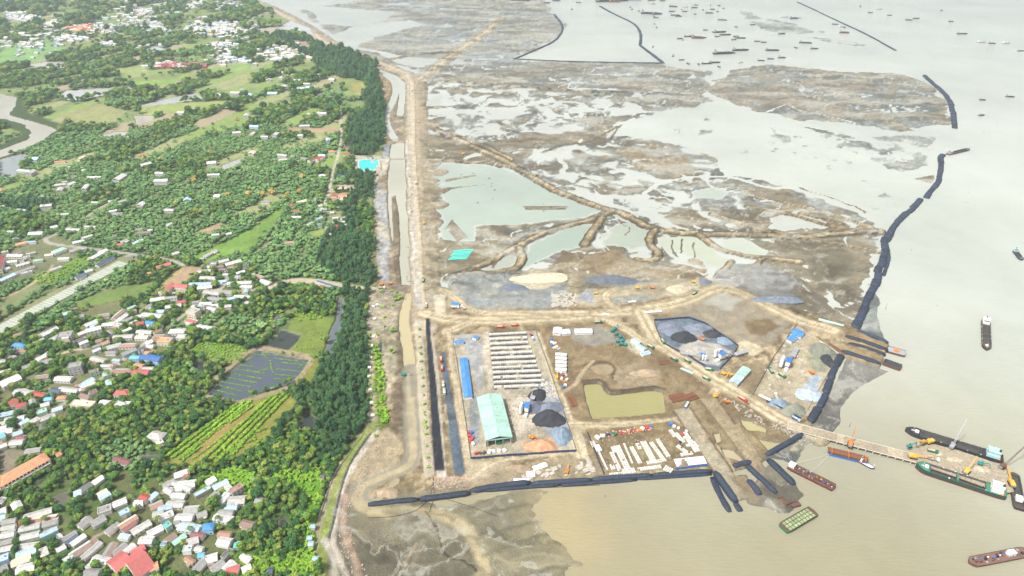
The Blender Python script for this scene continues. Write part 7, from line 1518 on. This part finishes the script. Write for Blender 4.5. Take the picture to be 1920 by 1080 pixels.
tube_run([(1727, 374), (1716, 388), (1700, 400), (1688, 412), (1676, 424), (1668, 438)], 8, 24, 2.8, 'just south of the gap in the eastern bund')
tube_run([(1668, 438), (1657, 452), (1660, 470), (1656, 490), (1646, 508), (1644, 530), (1632, 548), (1622, 575), (1612, 595), (1601, 617)], 8.5, 20, 2.8, 'along the middle of the eastern bund')
tube_run([(1684, 412), (1676, 430), (1671, 447), (1662, 456)], 4, 22, 1.6, 'doubling the outer side of the eastern bund', label='smaller navy tube')
tube_run([(1665, 466), (1667, 485), (1662, 500), (1656, 518)], 4, 22, 1.6, 'doubling the lower eastern bund', label='smaller navy tube')
tube_run([(1733, 142), (1746, 155), (1760, 166), (1774, 180), (1783, 195), (1787, 212), (1789, 241)], 10, 26, 2.8, 'on the far northern bund', label='grey-blue geotextile tube')
tube_run([(1495, 4), (1530, 20), (1580, 44), (1620, 62), (1680, 95)], 7, 110, 2, 'in the farthest bund across the pale sea', label='thin grey tube', far=True)
tube_run([(1125, 12), (1150, 26), (1190, 44), (1203, 62), (1200, 84)], 9, 90, 2.4, 'curving across the far lagoon', label='grey tube', far=True)
tube_run([(1200, 85), (1220, 100), (1244, 119)], 11, 60, 2.4, 'at the corner of the far lagoon', label='grey tube', far=True)
tube_run([(962, 111), (1060, 116), (1150, 118), (1242, 119)], 5, 70, 2.2, 'along the straight lagoon dam', label='dark thin tube', far=True)
tube_run([(1040, 28), (1058, 52), (1045, 75), (1010, 92), (964, 111)], 8, 70, 2.2, 'along the lagoon edge mudbank', label='grey tube', far=True)
tube_run([(690, 947), (740, 941), (790, 937), (830, 932), (882, 925)], 4.6, 50, 1.9, 'at the western end of the southern bund')
tube_run([(880, 924), (930, 915), (985, 908), (1050, 905), (1130, 899), (1240, 892), (1335, 885)], 4.2, 48, 2.3, 'on the landward line of the southern bund')
tube_run([(905, 921), (985, 914), (1060, 909), (1140, 903), (1240, 896), (1335, 890)], 3.4, 62, 1.5, 'on the seaward line of the southern bund')
tube_run([(1435, 857), (1470, 838), (1507, 816)], 5, 100, 2.6, 'reaching up to the jetty root')
tube_run([(1440, 862), (1465, 885), (1490, 910)], 5, 100, 2.6, 'sloping down from the southern corner, outermost')
tube_run([(1398, 873), (1425, 898), (1455, 926)], 4.5, 100, 2.4, 'sloping down beside the eastern ramp, inner')
tube_run([(1374, 878), (1390, 873), (1408, 869)], 4.6, 100, 2.2, 'lying across the head of the two ramps')
tube_run([(1402, 902), (1414, 915), (1425, 930)], 5.5, 100, 2.4, 'short and fat between the two ramps')
tube_run([(1340, 888), (1360, 917), (1380, 944)], 4.6, 100, 2.7, 'along the west side of the western ramp, upper')
tube_run([(1334, 895), (1350, 930), (1368, 961)], 4.6, 100, 1.6, 'along the west side of the western ramp, lower and flatter')
tube_run([(1378, 944), (1388, 960)], 5, 100, 1.7, 'short bag at the toe of the western ramp')
tube_run([(1606, 622), (1640, 633), (1665, 645)], 4.6, 100, 2.5, 'on the north side of the northern tube jetty')
tube_run([(1583, 634), (1620, 645), (1664, 661)], 4.8, 100, 2.6, 'on the south side of the northern tube jetty')
tube_run([(1590, 646), (1625, 655), (1660, 668)], 4, 100, 2.0, 'in the slot between both northern jetties')
tube_run([(1576, 661), (1612, 672), (1651, 686)], 4.8, 100, 2.6, 'on the south side of the second northern jetty')
tube_run([(1578, 668), (1560, 700), (1554, 725), (1540, 755), (1528, 775), (1517, 793)], 6, 26, 2.6, 'along the bund behind the eastern yard')

# ------------------------------------------------------------------ ships
def ship(p_stern, p_bow, beam, hull_c, deck_c, label, name='cargo_ship', cat='ship', free=2.6, holds=2, house=True, band=None, house_c='white', bowsharp=.14, cargo=None, house_h=6, z=0.0, crane=False, housefront=False):
    c, L, a = axis(*p_stern, *p_bow, 1.5); c.z = z
    o = thing(name, c, a, label, cat); return ship_on(o, L, beam, hull_c, deck_c, free, holds, house, band, house_c, bowsharp, cargo, house_h, crane)
def ship_on(o, L, B, hull_c, deck_c, free=2.6, holds=2, house=True, band=None, house_c='white', bs=.14, cargo=None, house_h=6, crane=False):
    st = [0, .03, .1, .2, .5, .8]+[1-bs+bs*k/4 for k in range(1, 5)] if bs < .2 else [0, .05, .2, .5]+[1-bs+bs*k/5 for k in range(0, 6)]
    def hw(t):
        if t > 1-bs: q = (t-(1-bs))/bs; return max(.12, B/2*(1-q**2.2))
        if t < .06: return B/2*(.8+.2*t/.06)
        return B/2
    def zt(t): return free+(free*.35*max(0, (t-.8)/.2)**1.5 if bs > .05 else 0)
    def wall(z0f, z1f, name, m, grow=0):
        v = []; f = []; n = len(st)
        for t in st:
            w = hw(t)+grow; x = -L/2+L*t
            z0 = z0f if not callable(z0f) else z0f(t); z1 = z1f if not callable(z1f) else z1f(t)
            v += [(x-(.02*L if t == 1 else 0)*0, -w*(.93 if z0 < 0 else 1), z0), (x, -w, z1), (x, w, z1), (x, w*(.93 if z0 < 0 else 1), z0)]
        for k in range(n-1): b = k*4; f += [(b, b+4, b+5, b+1), (b+2, b+6, b+7, b+3)]
        f += [(0, 1, 2, 3), ((n-1)*4, (n-1)*4+3, (n-1)*4+2, (n-1)*4+1)]
        mb = MB(); mb.v = v; mb.f = f; return mb.build(name, m, o)
    wl_ = free*.45
    if band: wall(-1, wl_, 'boot_topping', paint(band)); wall(wl_, zt, 'hull', paint(hull_c), .02)
    else: wall(-1, zt, 'hull', paint(hull_c))
    wall(lambda t: zt(t)-.02, lambda t: zt(t)+.45, 'bulwark', paint(hull_c), -.05)
    h0, h1 = (.22, .84) if house else (.06, .94)
    if holds == 0: h0 = h1 = .5
    ts = sorted(set(st+[h0, h1])); dk = MB()
    for t1, t2 in zip(ts[:-1], ts[1:]):
        x1, x2 = -L/2+L*t1, -L/2+L*t2; w1, w2 = hw(t1)-.1, hw(t2)-.1; z1, z2 = zt(t1)-.05, zt(t2)-.05; n = len(dk.v)
        if holds and t1 >= h0-1e-6 and t2 <= h1+1e-6:
            iw = B*.41
            for s_ in (-1, 1):
                n = len(dk.v); dk.v += [(x1, s_*iw, z1), (x2, s_*iw, z2), (x2, s_*w2, z2), (x1, s_*w1, z1)]; dk.f.append((n, n+1, n+2, n+3))
        else: dk.v += [(x1, -w1, z1), (x2, -w2, z2), (x2, w2, z2), (x1, w1, z1)]; dk.f.append((n, n+1, n+2, n+3))
    dk.build('deck', paint(deck_c), o)
    if holds:
        iw = B*.41; Lh = (h1-h0)*L/holds
        for k in range(holds):
            x0 = -L/2+h0*L+k*Lh+(.6 if k else 0); x1 = -L/2+h0*L+(k+1)*Lh-(.6 if k < holds-1 else 0)
            cm = MB(); zz = free-.05
            for (a0, a1, b0, b1) in ((x0, x1, -iw-.15, -iw+.15), (x0, x1, iw-.15, iw+.15), (x0-.0, x0+.3, -iw+.15, iw-.15), (x1-.3, x1, -iw+.15, iw-.15)): cm.box(a0, a1, b0, b1, .1, zz+1.0)
            hd = cm.build('hold', paint('hold'), o)
            MB().box(x0+.3, x1-.3, -iw+.15, iw-.15, .0, .5).build('hold_floor', earth('heap_slate' if cargo != 'sand' else 'heap_sand', HC_['slate'] if cargo != 'sand' else HC_['sand']) if cargo else mat('hold_floor', (.055, .055, .05), .8), hd)
            if k < holds-1: MB().box(x1, x1+1.2, -iw, iw, free-.05, free+1.1).build('cross_deck', paint(deck_c), o)
        if cargo:
            for k in range(holds):
                me = heap_mesh('cargo_heap', earth('heap_slate', HC_['slate']) if cargo == 'dark' else earth('heap_sand', HC_['sand']), Lh*.36, iw*.85, free*.9, 5+k); link('cargo_heap', me, o, (-L/2+h0*L+(k+.5)*Lh, 0, .5))
    if house:
        hx0, hx1 = -L/2+.04*L, -L/2+.17*L; w = B*.36
        s = MB().box(hx0, hx1, -w, w, free, free+house_h*.5).build('superstructure', paint(house_c), o)
        MB().box(hx0+.5, hx1-.3, -w*.85, w*.85, free+house_h*.5+.01, free+house_h).build('bridge', paint(house_c), s)
        MB().box(hx1-.32, hx1-.26, -w*.8, w*.8, free+house_h*.72, free+house_h*.92).build('bridge_window', GLASS(), s)
        MB().box(hx0+.2, hx1, -w*1.0, w*1.0, free+house_h+.01, free+house_h+.15).build('bridge_roof', paint(house_c), s)
        MB().cyl((hx0+1, 0, free+house_h+.15), (hx0+1, 0, free+house_h+2), w*.25, w*.22, 10).build('funnel', paint('black'), o)
        m_ = MB(); m_.cyl(((hx0+hx1)/2, 0, free+house_h), ((hx0+hx1)/2, 0, free+house_h+4), .12, k=5); m_.bar(((hx0+hx1)/2, -1.2, free+house_h+3), ((hx0+hx1)/2, 1.2, free+house_h+3), .12); m_.build('mast', paint('white'), o)
        MB().cyl((L*.42, 0, free), (L*.42, 0, free+5), .15, k=5).build('foremast', paint('white'), o)
        MB().box(L*.40, L*.44, -.9, .9, free, free+1).build('windlass', paint('grey'), o)
        for sy in (-1, 1): MB().box(hx0-.5, hx0+2.2, sy*w*1.15-.4, sy*w*1.15+.4, free+.3, free+1.2, .3, .15).build('lifeboat', paint('orange'), o)
    if crane:
        b = MB()
        for sy in (-.7, .7): b.bar((L*.15, sy, free), (L*.45, sy*.3, free+L*.38), .35)
        for k in range(6): t = k/6; b.bar((L*(.15+.3*t), -.7+.4*t, free+L*.38*t), (L*(.15+.3*(t+.16)), .7-.4*t, free+L*.38*(t+.16)), .2)
        b.build('crane_boom', paint('grey'), o)
    return o
ship((1880, 862), (1697, 806), 11.5, 'black', 'black', 'black-hulled open-hold cargo ship moored on the north side of the jetty', holds=2, house_c='cyan', free=3.2, cargo=None)
ship((1885, 929), (1716, 874), 12, 'darkgreen', 'greendeck', 'green ship with dark red lower hull moored south of the jetty', holds=2, band='hullred', free=4.2, house_c='white')
ship((1848, 600), (1850, 656), 9.5, 'black', 'oxide', 'lone cargo vessel with two open holds sailing in the eastern channel', holds=2, free=2.2, cargo=None, house_h=5, house_c='white')
def barge(p1, p2, beam, hull_c, deck_c, label, free=1.5, **k): return ship(p1, p2, beam, hull_c, deck_c, label, 'barge', 'barge', free, holds=0, house=False, bowsharp=.04, **k)
def on_deck(o, f): return f(o)
o = barge((1553, 846), (1628, 864), 8.5, 'blue', 'oxide', 'blue-hulled barge loaded with rusty girders below the jetty', 1.8)
pl_ = MB().cyl((-16, 0, 0), (16, 0, 0), .45, k=8).mesh('steel_pile', RUST())
for j in range(7):
    for lv in range(2): link('steel_pile', pl_, o, ((-1.0 if lv else 0)+RND.uniform(-.6, .6), (j-3)*1.0+(.5 if lv else 0), 2.3+lv*.9))
for x_ in (-14, 0, 14): MB().box(x_-.2, x_+.2, -3.9, 3.9, 1.78, 4.6).build('cradle', paint('orange'), o)
ship((1612, 863), (1640, 878), 4.2, 'navy', 'white', 'small white tug nudging the blue barge', 'tug_boat', 'tug', 1.1, holds=0, house_h=3, bowsharp=.3)
o = barge((1479, 872), (1566, 915), 9.5, 'hullred', 'oxide', 'rust-red work barge with a white cabin and clutter, west of the jetty', 1.6)
MB().box(-20, -15, -2, 2.5, 1.62, 4.8).build('cabin', paint('white'), o); MB().box(-20.2, -14.8, -2.2, 2.7, 4.82, 5.0).build('cabin_roof', paint('white'), o)
for k in range(26): a_ = -13+1.25*k; b_ = RND.uniform(-3.8, 2.6); MB().box(a_, a_+RND.uniform(.5, 1.6), b_, b_+RND.uniform(.5, 1.5), 1.62, RND.uniform(2, 3.4)).build('deck_load', paint(RND.choice(['oxide', 'grey', 'black', 'deck', 'white', 'oxide', 'yellow', 'black', 'blue'])), o)
for k in range(14): MB().box(-12+2.3*k, -11.2+2.3*k, RND.uniform(-1.6, 0), RND.uniform(.2, 1.6), 1.62, RND.uniform(2, 2.8)).build('deck_load', paint(RND.choice(['oxide', 'grey', 'blue', 'deck', 'white', 'oxide'])), o)
for sy in (-1.5, 1.5): MB().bar((-14, sy, 3), (8, sy, 3.4), .4).build('ladder_beam', paint('deck'), o)
MB().bar((-14, 0, 1.6), (-22, 0, 9), .35).build('derrick', STEEL(), o)
o = barge((1468, 992), (1526, 958), 10.5, 'green', 'oxide', 'rectangular green barge with a grid of pale hatch frames, lone in the bay', 2.2)
hf = MB()
L_ = 32
for i in range(9):
    for j in range(3): MB().box(-15+i*3.4, -12.4+i*3.4, -4.4+j*3.1, -1.9+j*3.1, 2.22, 2.5).build('hatch_cover', mat('hatch_pale', (.24, .32, .16), .8, 0, 1, .3), o)
for j in range(4): MB().box(-15.6, 15.6, -4.9+j*3.1, -4.6+j*3.1, 2.22, 2.9).build('rail', paint('deck'), o)
o = ship((1925, 1034), (1817, 1055), 9, 'oxide', 'deck', 'long rusty work boat with blue winches in the bottom right corner', 'work_boat', 'boat', 1.7, holds=0, house=False, bowsharp=.1)
for k in range(34): a_ = -22+1.3*k; b_ = RND.uniform(-3.4, 2.0); MB().box(a_, a_+RND.uniform(.6, 2), b_, b_+RND.uniform(.6, 1.8), 1.72, RND.uniform(2.1, 3.9)).build('deck_load', paint(['oxide', 'black', 'grey', 'deck', 'blue', 'oxide', 'deck', 'white'][k % 8]), o)
MB().box(-14, -8, -2, 2, 1.73, 5.2).build('cabin', paint('white'), o); MB().bar((20, 0, 1.7), (23, 0, 8), .3).build('derrick', STEEL(), o)
o = ship((1912, 955), (1900, 888), 9, 'black', 'oxide', 'dark barge crossing the right edge of the photo east of the jetty head', 'barge', 'barge', 2.0, holds=1, house=False, bowsharp=.08)
MB().box(-14, -9, -2.5, 2.5, 2.1, 5.5).build('cabin', paint('white'), o)
o = ship((1903, 470), (1916, 487), 7, 'navy', 'deck', 'small blue-decked vessel at the right edge, in mid channel', 'work_boat', 'boat', 1.8, holds=1, house=True, house_c='cyan', house_h=4)
o = barge((1664, 655), (1698, 664), 11, 'oxide', 'grey', 'rusty pontoon at the tip of the northern tube jetty', 2.4); MB().box(-3, 2, -2, 2, 2.45, 3.8).build('winch_house', paint('orange'), o)
o = ship((1656, 678), (1690, 690), 11, 'oxide', 'oxide', 'open rusty pontoon at the tip of the second northern jetty', 'barge', 'barge', 2.4, holds=1, house=False, bowsharp=.03)
o = barge((1484, 948), (1500, 944), 4, 'oxide', 'oxide', 'small rusty steel box aground off the southern corner', 1.6)
o = ship((1777, 289), (1818, 279), 9, 'oxide', 'deck', 'rust-brown dredger off the northern end of the eastern bund', 'dredger', 'boat', 1.8, holds=1, house=True, house_h=4, house_c='grey')
c, L, a = axis(1465, 930, 1482, 945, 1); o = thing('steel_frame', (c.x, c.y, 0), a, 'bent rusty steel frame sticking out of the mud at the southern corner', 'frame')
for p, q in (((-4, -3), (4, -3)), ((4, -3), (4, 3)), ((-4, -3), (-4, 0))): MB().box(min(p[0], q[0])-.3, max(p[0], q[0])+.3, min(p[1], q[1])-.3, max(p[1], q[1])+.3, -.5, 1.8).build('girder', RUST(), o)

# far boats: six kinds, copied
def fb(n_, hull_c, deck_c, L, B, **k):
    o = thing('moored_boat', (0, 0, 0), 0, 'x', 'boat', 'boats moored far out'); ship_on(o, L, B, hull_c, deck_c, **k); return o
protos = [fb('a', 'oxide', 'oxide', 22, 7, holds=1, house_h=4, house_c='grey', free=2.2), fb('b', 'navy', 'grey', 28, 8, holds=1, house_h=4, house_c='grey', free=2.4), fb('c', 'black', 'black', 40, 9, holds=2, house_h=5, house_c='grey', free=2.6), fb('d', 'grey', 'grey', 24, 9, holds=0, house_h=5, free=2.2, crane=True)]
FB = [(976, 1, 40, 2), (985, 2, 12, 0), (1000, 0, 8, 1), (1026, 6, 10, 0), (1043, 2, 12, 1), (1072, 18, 6, 0), (1085, 5, 8, 1), (1135, 3, 30, 2), (1152, 4, 20, 0), (1163, 2, 26, 2), (1190, 0, 20, 1), (1222, 1, 12, 0), (1224, 8, 9, 3), (1242, 2, 9, 0), (1182, 14, 5, 0), (1185, 18, 5, 1), (1198, 21, 5, 0), (1218, 26, 26, 2), (1232, 27, 16, 1), (1262, 13, 12, 0), (1260, 22, 10, 1), (1266, 29, 14, 2), (1272, 31, 10, 1), (1278, 18, 6, 0), (1285, 14, 8, 3),
      (1284, 22, 8, 0), (1302, 15, 10, 1), (1305, 10, 7, 0), (1303, 27, 4, 0), (1318, 19, 4, 0), (1330, 25, 12, 1), (1336, 18, 8, 0), (1332, 10, 5, 0), (1345, 22, 5, 0), (1348, 11, 5, 1), (1356, 16, 4, 0), (1352, 38, 10, 1), (1358, 38, 8, 0), (1380, 51, 6, 0), (1226, 31, 6, 0), (1230, 34, 8, 1), (1227, 45, 5, 0), (1231, 52, 4, 0), (1291, 69, 14, 2), (1298, 68, 8, 1), (1308, 72, 18, 0), (1316, 71, 12, 2), (1275, 73, 10, 1), (1280, 75, 6, 0),
      (1323, 57, 8, 0), (1338, 61, 6, 1), (1350, 61, 20, 2), (1360, 66, 18, 2), (1345, 69, 8, 0), (1380, 69, 10, 1), (1388, 72, 16, 2), (1376, 75, 8, 0), (1411, 47, 8, 0), (1420, 78, 7, 1), (1432, 80, 9, 0), (1355, 101, 30, 2), (1370, 100, 14, 1), (1388, 95, 24, 2), (1398, 94, 10, 0), (1224, 88, 5, 0), (1262, 105, 6, 1), (1278, 113, 8, 0), (1290, 120, 4, 0), (1310, 121, 5, 1), (1325, 120, 16, 2), (1340, 118, 18, 2), (1388, 118, 9, 3), (1427, 114, 9, 1), (1348, 126, 4, 0),
      (1448, 95, 20, 2), (1470, 33, 12, 3), (1489, 35, 14, 1), (1498, 34, 8, 3), (1466, 64, 12, 1), (1492, 90, 6, 0), (1510, 81, 18, 2), (1527, 92, 12, 1), (1466, 109, 12, 0), (1445, 111, 8, 1), (1566, 46, 9, 1), (1578, 51, 8, 3), (1583, 52, 6, 0), (1583, 62, 14, 0), (1613, 12, 6, 0), (1632, 24, 7, 1), (1648, 18, 10, 3), (1668, 29, 7, 1), (1704, 38, 10, 1), (1718, 35, 12, 2), (1765, 20, 5, 0), (1783, 41, 8, 0), (1804, 64, 16, 2), (1840, 80, 12, 3), (1860, 82, 10, 0), (1886, 82, 12, 3), (1914, 96, 10, 1),
      (1894, 182, 12, 1), (1840, 217, 10, 0), (1842, 188, 9, 0)]
FB.sort(key=lambda e: (round(e[1]/30), e[0])); first = set(); bands = {}
for e in FB: bands.setdefault(round(e[1]/30), []).append(e)
BN = {0: 'along the very top edge', 1: 'in the top row below the edge', 2: 'in the second row of the far anchorage', 3: 'north of the round mud island', 4: 'just above the far mud island', 6: 'off the far northern bund', 7: 'off the far northern bund, lower'}
KD = {0: 'brown boat', 1: 'navy boat', 2: 'long black barge', 3: 'grey crane boat'}
for bk, lst in bands.items():
    for kd in range(4):
        sub = [e for e in lst if e[3] == kd]
        for k, (x_, y_, px_, kk) in enumerate(sub):
            p = GV(x_, y_, 0); rz = random.Random(x_*7+y_).uniform(-.35, .35)+(math.pi/2 if px_ < 7 else 0); src = protos[kd]
            L0 = (22, 28, 40, 24)[kd]; s_ = max(.7, min(2.0, 1.25*px_*mpp(y_)/L0))
            lab = '%s %s%s' % (KD[kd], BN[bk], '' if len(sub) == 1 else ', '+ordl(k, len(sub)))
            if kd not in first:
                first.add(kd); src.location = p; src.rotation_euler = (0, 0, rz); src['label'] = lab; src.scale = (s_,)*3
            else: copy_thing(src, p, rz, lab, s_)

# ------------------------------------------------------------------ jetty
def jetty():
    A_, B_ = GV(1478, 797, 3.2), GV(1722, 861, 3.2); d = B_-A_; L = d.length; rz = math.atan2(d.y, d.x); W = 11.5
    o = thing('jetty', (A_.x, A_.y, 0), rz, 'long pale concrete jetty running out to the platform with moored ships', 'jetty')
    n = int(L/6)
    dk = mat('deck_concrete', (.32, .27, .19), .9, 0, .5, .28, dirt=.6, stain=(.20, .16, .11)); me = MB().box(.03, L/n-.03, -W/2, W/2, 2.7, 3.2).mesh('deck_slab', dk); be = MB().box(-.35, .35, -W/2-.3, W/2+.3, 1.9, 2.68).mesh('cap_beam', CONC())
    pi_ = MB().cyl((0, 0, -3), (0, 0, 1.95), .35, k=8).mesh('pile', CONC()); ke = MB().box(.03, L/n-.03, -.15, .15, 0, .5).mesh('kerb', CONC())
    for k in range(n):
        link('deck_slab', me, o, (k*L/n, 0, 0)); link('kerb', ke, o, (k*L/n, W/2-.15, 3.203)); link('kerb', ke, o, (k*L/n, -W/2+.15, 3.203)); link('cap_beam', be, o, (k*L/n, 0, 0))
        for yy in (-W/2+.6, 0, W/2-.6): link('pile', pi_, o, (k*L/n, yy, 0))
    P = [GV(x, y, 3.2) for x, y in ((1712, 866), (1706, 850), (1728, 838), (1745, 832), (1790, 842), (1850, 862), (1893, 884), (1901, 922), (1880, 925), (1800, 896))]
    c = sum(P, Vector())/len(P); q = thing('jetty_platform', (c.x, c.y, 0), 0, 'wide sandy unloading platform at the head of the jetty', 'platform')
    MB().prism([(p.x-c.x, p.y-c.y) for p in P], 2.2, 3.22).build('deck', dk, q)
    for i in range(13):
        for j in range(5):
            p = GV(1716+i*14.5, 857+i*4.2+(j-2)*7.5, 0); ins = False
            for k in range(len(P)):
                a, b = P[k-1], P[k]
                if (a.y > p.y) != (b.y > p.y) and p.x < (b.x-a.x)*(p.y-a.y)/(b.y-a.y)+a.x: ins = not ins
            if ins: link('pile', MB().cyl((0, 0, -3), (0, 0, 2.2), .4, k=8).mesh('pile', CONC()) if False else pi_, q, (p.x-c.x, p.y-c.y, .3))
    for k in range(10):
        p = P[8].lerp(P[9], k/9) if k < 5 else P[4].lerp(P[6], (k-5)/5); MB().box(-.4, .4, -.4, .4, .5, 2.9).build('fender', BLACK(), q, False, (p.x-c.x, p.y-c.y, 0))
jetty()
pz = 3.25
litter('platform_litter', 'heaps of timber and steel scrap strewn over the jetty platform', [(1735, 845), (1790, 850), (1880, 888), (1885, 915), (1800, 888), (1730, 862)], 1, (1, 2), W_, 31)
mb_ = MB(); r_9 = random.Random(9)
for k in range(230):
    x_ = r_9.uniform(1725, 1885); y_ = 842+(x_-1725)*.29+r_9.uniform(0, 26); y_ = min(y_, 915); p = GV(x_, y_, 3.3); a = r_9.uniform(.5, 3.2); mb_.rbox((p.x, p.y, 3.35+a*.06), (a, r_9.uniform(.15, .9), r_9.uniform(.1, .6)), r_9.uniform(0, 3.14))
tag(mb_.build('platform_scrap', mat('scrap', (.34, .31, .26), .9, 0, .9, .5)), 'scrap, timber and sacks strewn over the jetty platform', 'scrap', None, 'stuff')
for k, (x_, y_, rx, ry, lab) in enumerate(((1790, 862, 7, 4, 'low sandy heap in the middle of the jetty platform'), (1840, 880, 8, 4, 'pale sand heap towards the outer end of the platform'), (1760, 850, 4, 3, 'small sand heap beside the crane pontoons'))):
    p = GV(x_, y_, 3.2); o = link('heap', heap_mesh('heap', earth('heap_sand', HC_['sand']), rx, ry, 1.0, 60+k), None, (p.x, p.y, 3.25)); tag(o, lab, 'heap', 'gravel and sand heaps')
cy = make_crane('orange', 'x', 16, 1.35); place(cy, True, 1594, 834, 1598, 815, 'orange crawler crane with upright boom on the jetty', 3.2)
c3 = make_crane('yellow', 'x', 15, .25); place(c3, True, 1742, 830, 1722, 835, 'yellow crane with lowered boom at the platform corner', 3.3)
place(c3, False, 1712, 858, 1735, 862, 'yellow crane where the jetty meets the platform', 3.3)
c4 = make_crane('yellow', 'x', 14, .9); place(c4, True, 1812, 886, 1822, 876, 'yellow crawler crane beside the green ship', 3.3)
place(c3, False, 1896, 908, 1890, 895, 'orange-yellow crane at the outer corner of the platform', 3.3, None)
c5 = make_crane('oxide', 'x', 30, .6); place(c5, True, 1880, 876, 1915, 858, 'rust-red crane with long boom at the platform end', 3.3)
c6 = make_crane('grey', 'x', 26, 1.0); place(c6, True, 1785, 838, 1798, 820, 'grey long-boom crane working over the black ship', 3.3)
place(eg, False, 1705, 838, 1722, 834, 'teal excavator at the north-west corner of the platform', 3.3); place(eg, False, 1838, 871, 1846, 874, 'green excavator in the middle of the platform', 3.3); place(tg, False, 1748, 848, 1756, 850, 'green lorry parked on the platform behind the black ship', 3.3); place(tw, False, 1750, 863, 1762, 866, 'dusty lorry on the platform beside the green ship', 3.3)
place(ey, False, 1730, 831, 1722, 836, 'yellow excavator nearest the black ship bow', 3.3)
# stakes and nets standing in the sea
STK = [(1660, 580, 9), (1757, 574, 2), (1575, 735, 4), (1584, 742, 5), (1134, 932, 3), (1708, 470, 3), (1815, 362, 3), (1805, 380, 2), (1810, 381, 2), (1813, 380, 2), (1828, 385, 2), (1822, 184, 1), (1846, 187, 2), (1852, 189, 2), (1856, 198, 2), (1852, 218, 2), (1838, 213, 2), (1869, 230, 4), (1845, 246, 2), (1843, 250, 2), (1855, 249, 2), (1592, 800, 5), (1651, 570, 2), (1703, 475, 1)]
for k, (x_, y_, h_) in enumerate(STK):
    p = GV(x_, y_, 0); o = MB().cyl((0, 0, -2), (RND.uniform(-.3, .3), 0, h_), .22, .12, 6).build('mooring_stake', mat('old_timber', (.12, .09, .06), .9), None, False, (p.x, p.y, 0)); tag(o, 'dark timber stake standing in the sea, %s' % ordl(sorted(STK).index((x_, y_, h_)), len(STK)), 'stake', 'timber stakes in the sea')
# black hoses trailing over the southern mud
def hose(pts, lab, r=.16):
    P = [GV(x, y, 0) for x, y in smooth_line(pts, 2)]; mb = MB()
    for p in P: p.z = gh(p.x, p.y)+.3
    for a, b in zip(P[:-1], P[1:]): mb.cyl(a, b, r, k=5, cap=False)
    tag(mb.build('hose', BLACK()), lab, 'hose')
hose([(690, 972), (740, 970), (780, 960), (805, 938), (812, 915), (813, 900)], 'black hose looping from the bund over the western mud'); hose([(830, 934), (850, 940), (935, 970)], 'black hose running south-east from the bund'); hose([(812, 900), (815, 930), (805, 962)], 'black hose crossing the southern bund beside the asphalt strip')
hose([(1480, 750+0, ), (1460, 745), (1440, 752)], 'dark hose beside the blue fence of the eastern yard') if False else None
hose([(982, 917), (1125, 910)], 'thin black hose at the foot of the southern bund')
# clutter along the holds of the two big ships and on the rest of the fleet near the jetty
for sh in [q for q in COL.objects if q.name.startswith('cargo_ship')]:
    Ls = max(max(abs(v.co.x) for v in c.data.vertices) for c in sh.children if c.name.startswith('hull')); Bs = max(max(abs(v.co.y) for v in c.data.vertices) for c in sh.children if c.name.startswith('hull')); zs = max(v.co.z for c in sh.children if c.name.startswith('deck') for v in c.data.vertices)-.9
    for k in range(10): x_ = -Ls*.55+Ls*1.2*k/9; MB().box(x_-.5, x_+.5, (-1)**k*Bs*.9-.3, (-1)**k*Bs*.9+.3, zs*.95, zs+.8).build('deck_fitting', paint(RND.choice(['white', 'grey', 'yellow', 'oxide'])), sh)
    MB().box(Ls*.72, Ls*.8, -Bs*.3, Bs*.3, zs, zs+1.2).build('forecastle_locker', paint('white'), sh)
def cable(a, za, b, zb, lab):
    p = GV(*a, za); q = GV(*b, zb); mb = MB(); n = 8; pts = [p.lerp(q, k/n)-Vector((0, 0, 1.2*math.sin(math.pi*k/n))) for k in range(n+1)]
    for u, w in zip(pts[:-1], pts[1:]): mb.cyl(u, w, .07, k=4, cap=False)
    tag(mb.build('mooring_rope', paint('white')), lab, 'rope')
cable((1492, 868), 4, (1556, 850), 2, 'mooring rope from the white cabin barge to the blue barge, upper'); cable((1520, 885), 2, (1555, 852), 2, 'mooring rope between the two work barges, lower')
# ------------------------------------------------------------------ haze
if HAZE:
    hx0, hx1, hy0, hy1, hz0, hz1 = -16000., 16000., -800., 16000., -4.0, 480.
    bmh = bmesh.new(); bmesh.ops.create_cube(bmh, size=1)
    for v in bmh.verts: v.co = Vector((hx0 if v.co.x < 0 else hx1, hy0 if v.co.y < 0 else hy1, hz0 if v.co.z < 0 else hz1))
    hme = bpy.data.meshes.new('haze'); bmh.to_mesh(hme); bmh.free()
    hz = bpy.data.objects.new('haze', hme); scn.collection.objects.link(hz); hz['kind'] = 'stuff'; hz['label'] = 'thin pale haze over the whole coast'; hz['category'] = 'haze'
    hm = bpy.data.materials.new('haze_air'); hm.use_nodes = True; hm.node_tree.nodes.clear()
    pv = hm.node_tree.nodes.new('ShaderNodeVolumePrincipled'); oo = hm.node_tree.nodes.new('ShaderNodeOutputMaterial')
    pv.inputs['Color'].default_value = (.84, .95, 1.0, 1); pv.inputs['Density'].default_value = HAZE_DENS; pv.inputs['Anisotropy'].default_value = .2
    hm.node_tree.links.new(pv.outputs[0], oo.inputs['Volume']); hme.materials.append(hm)
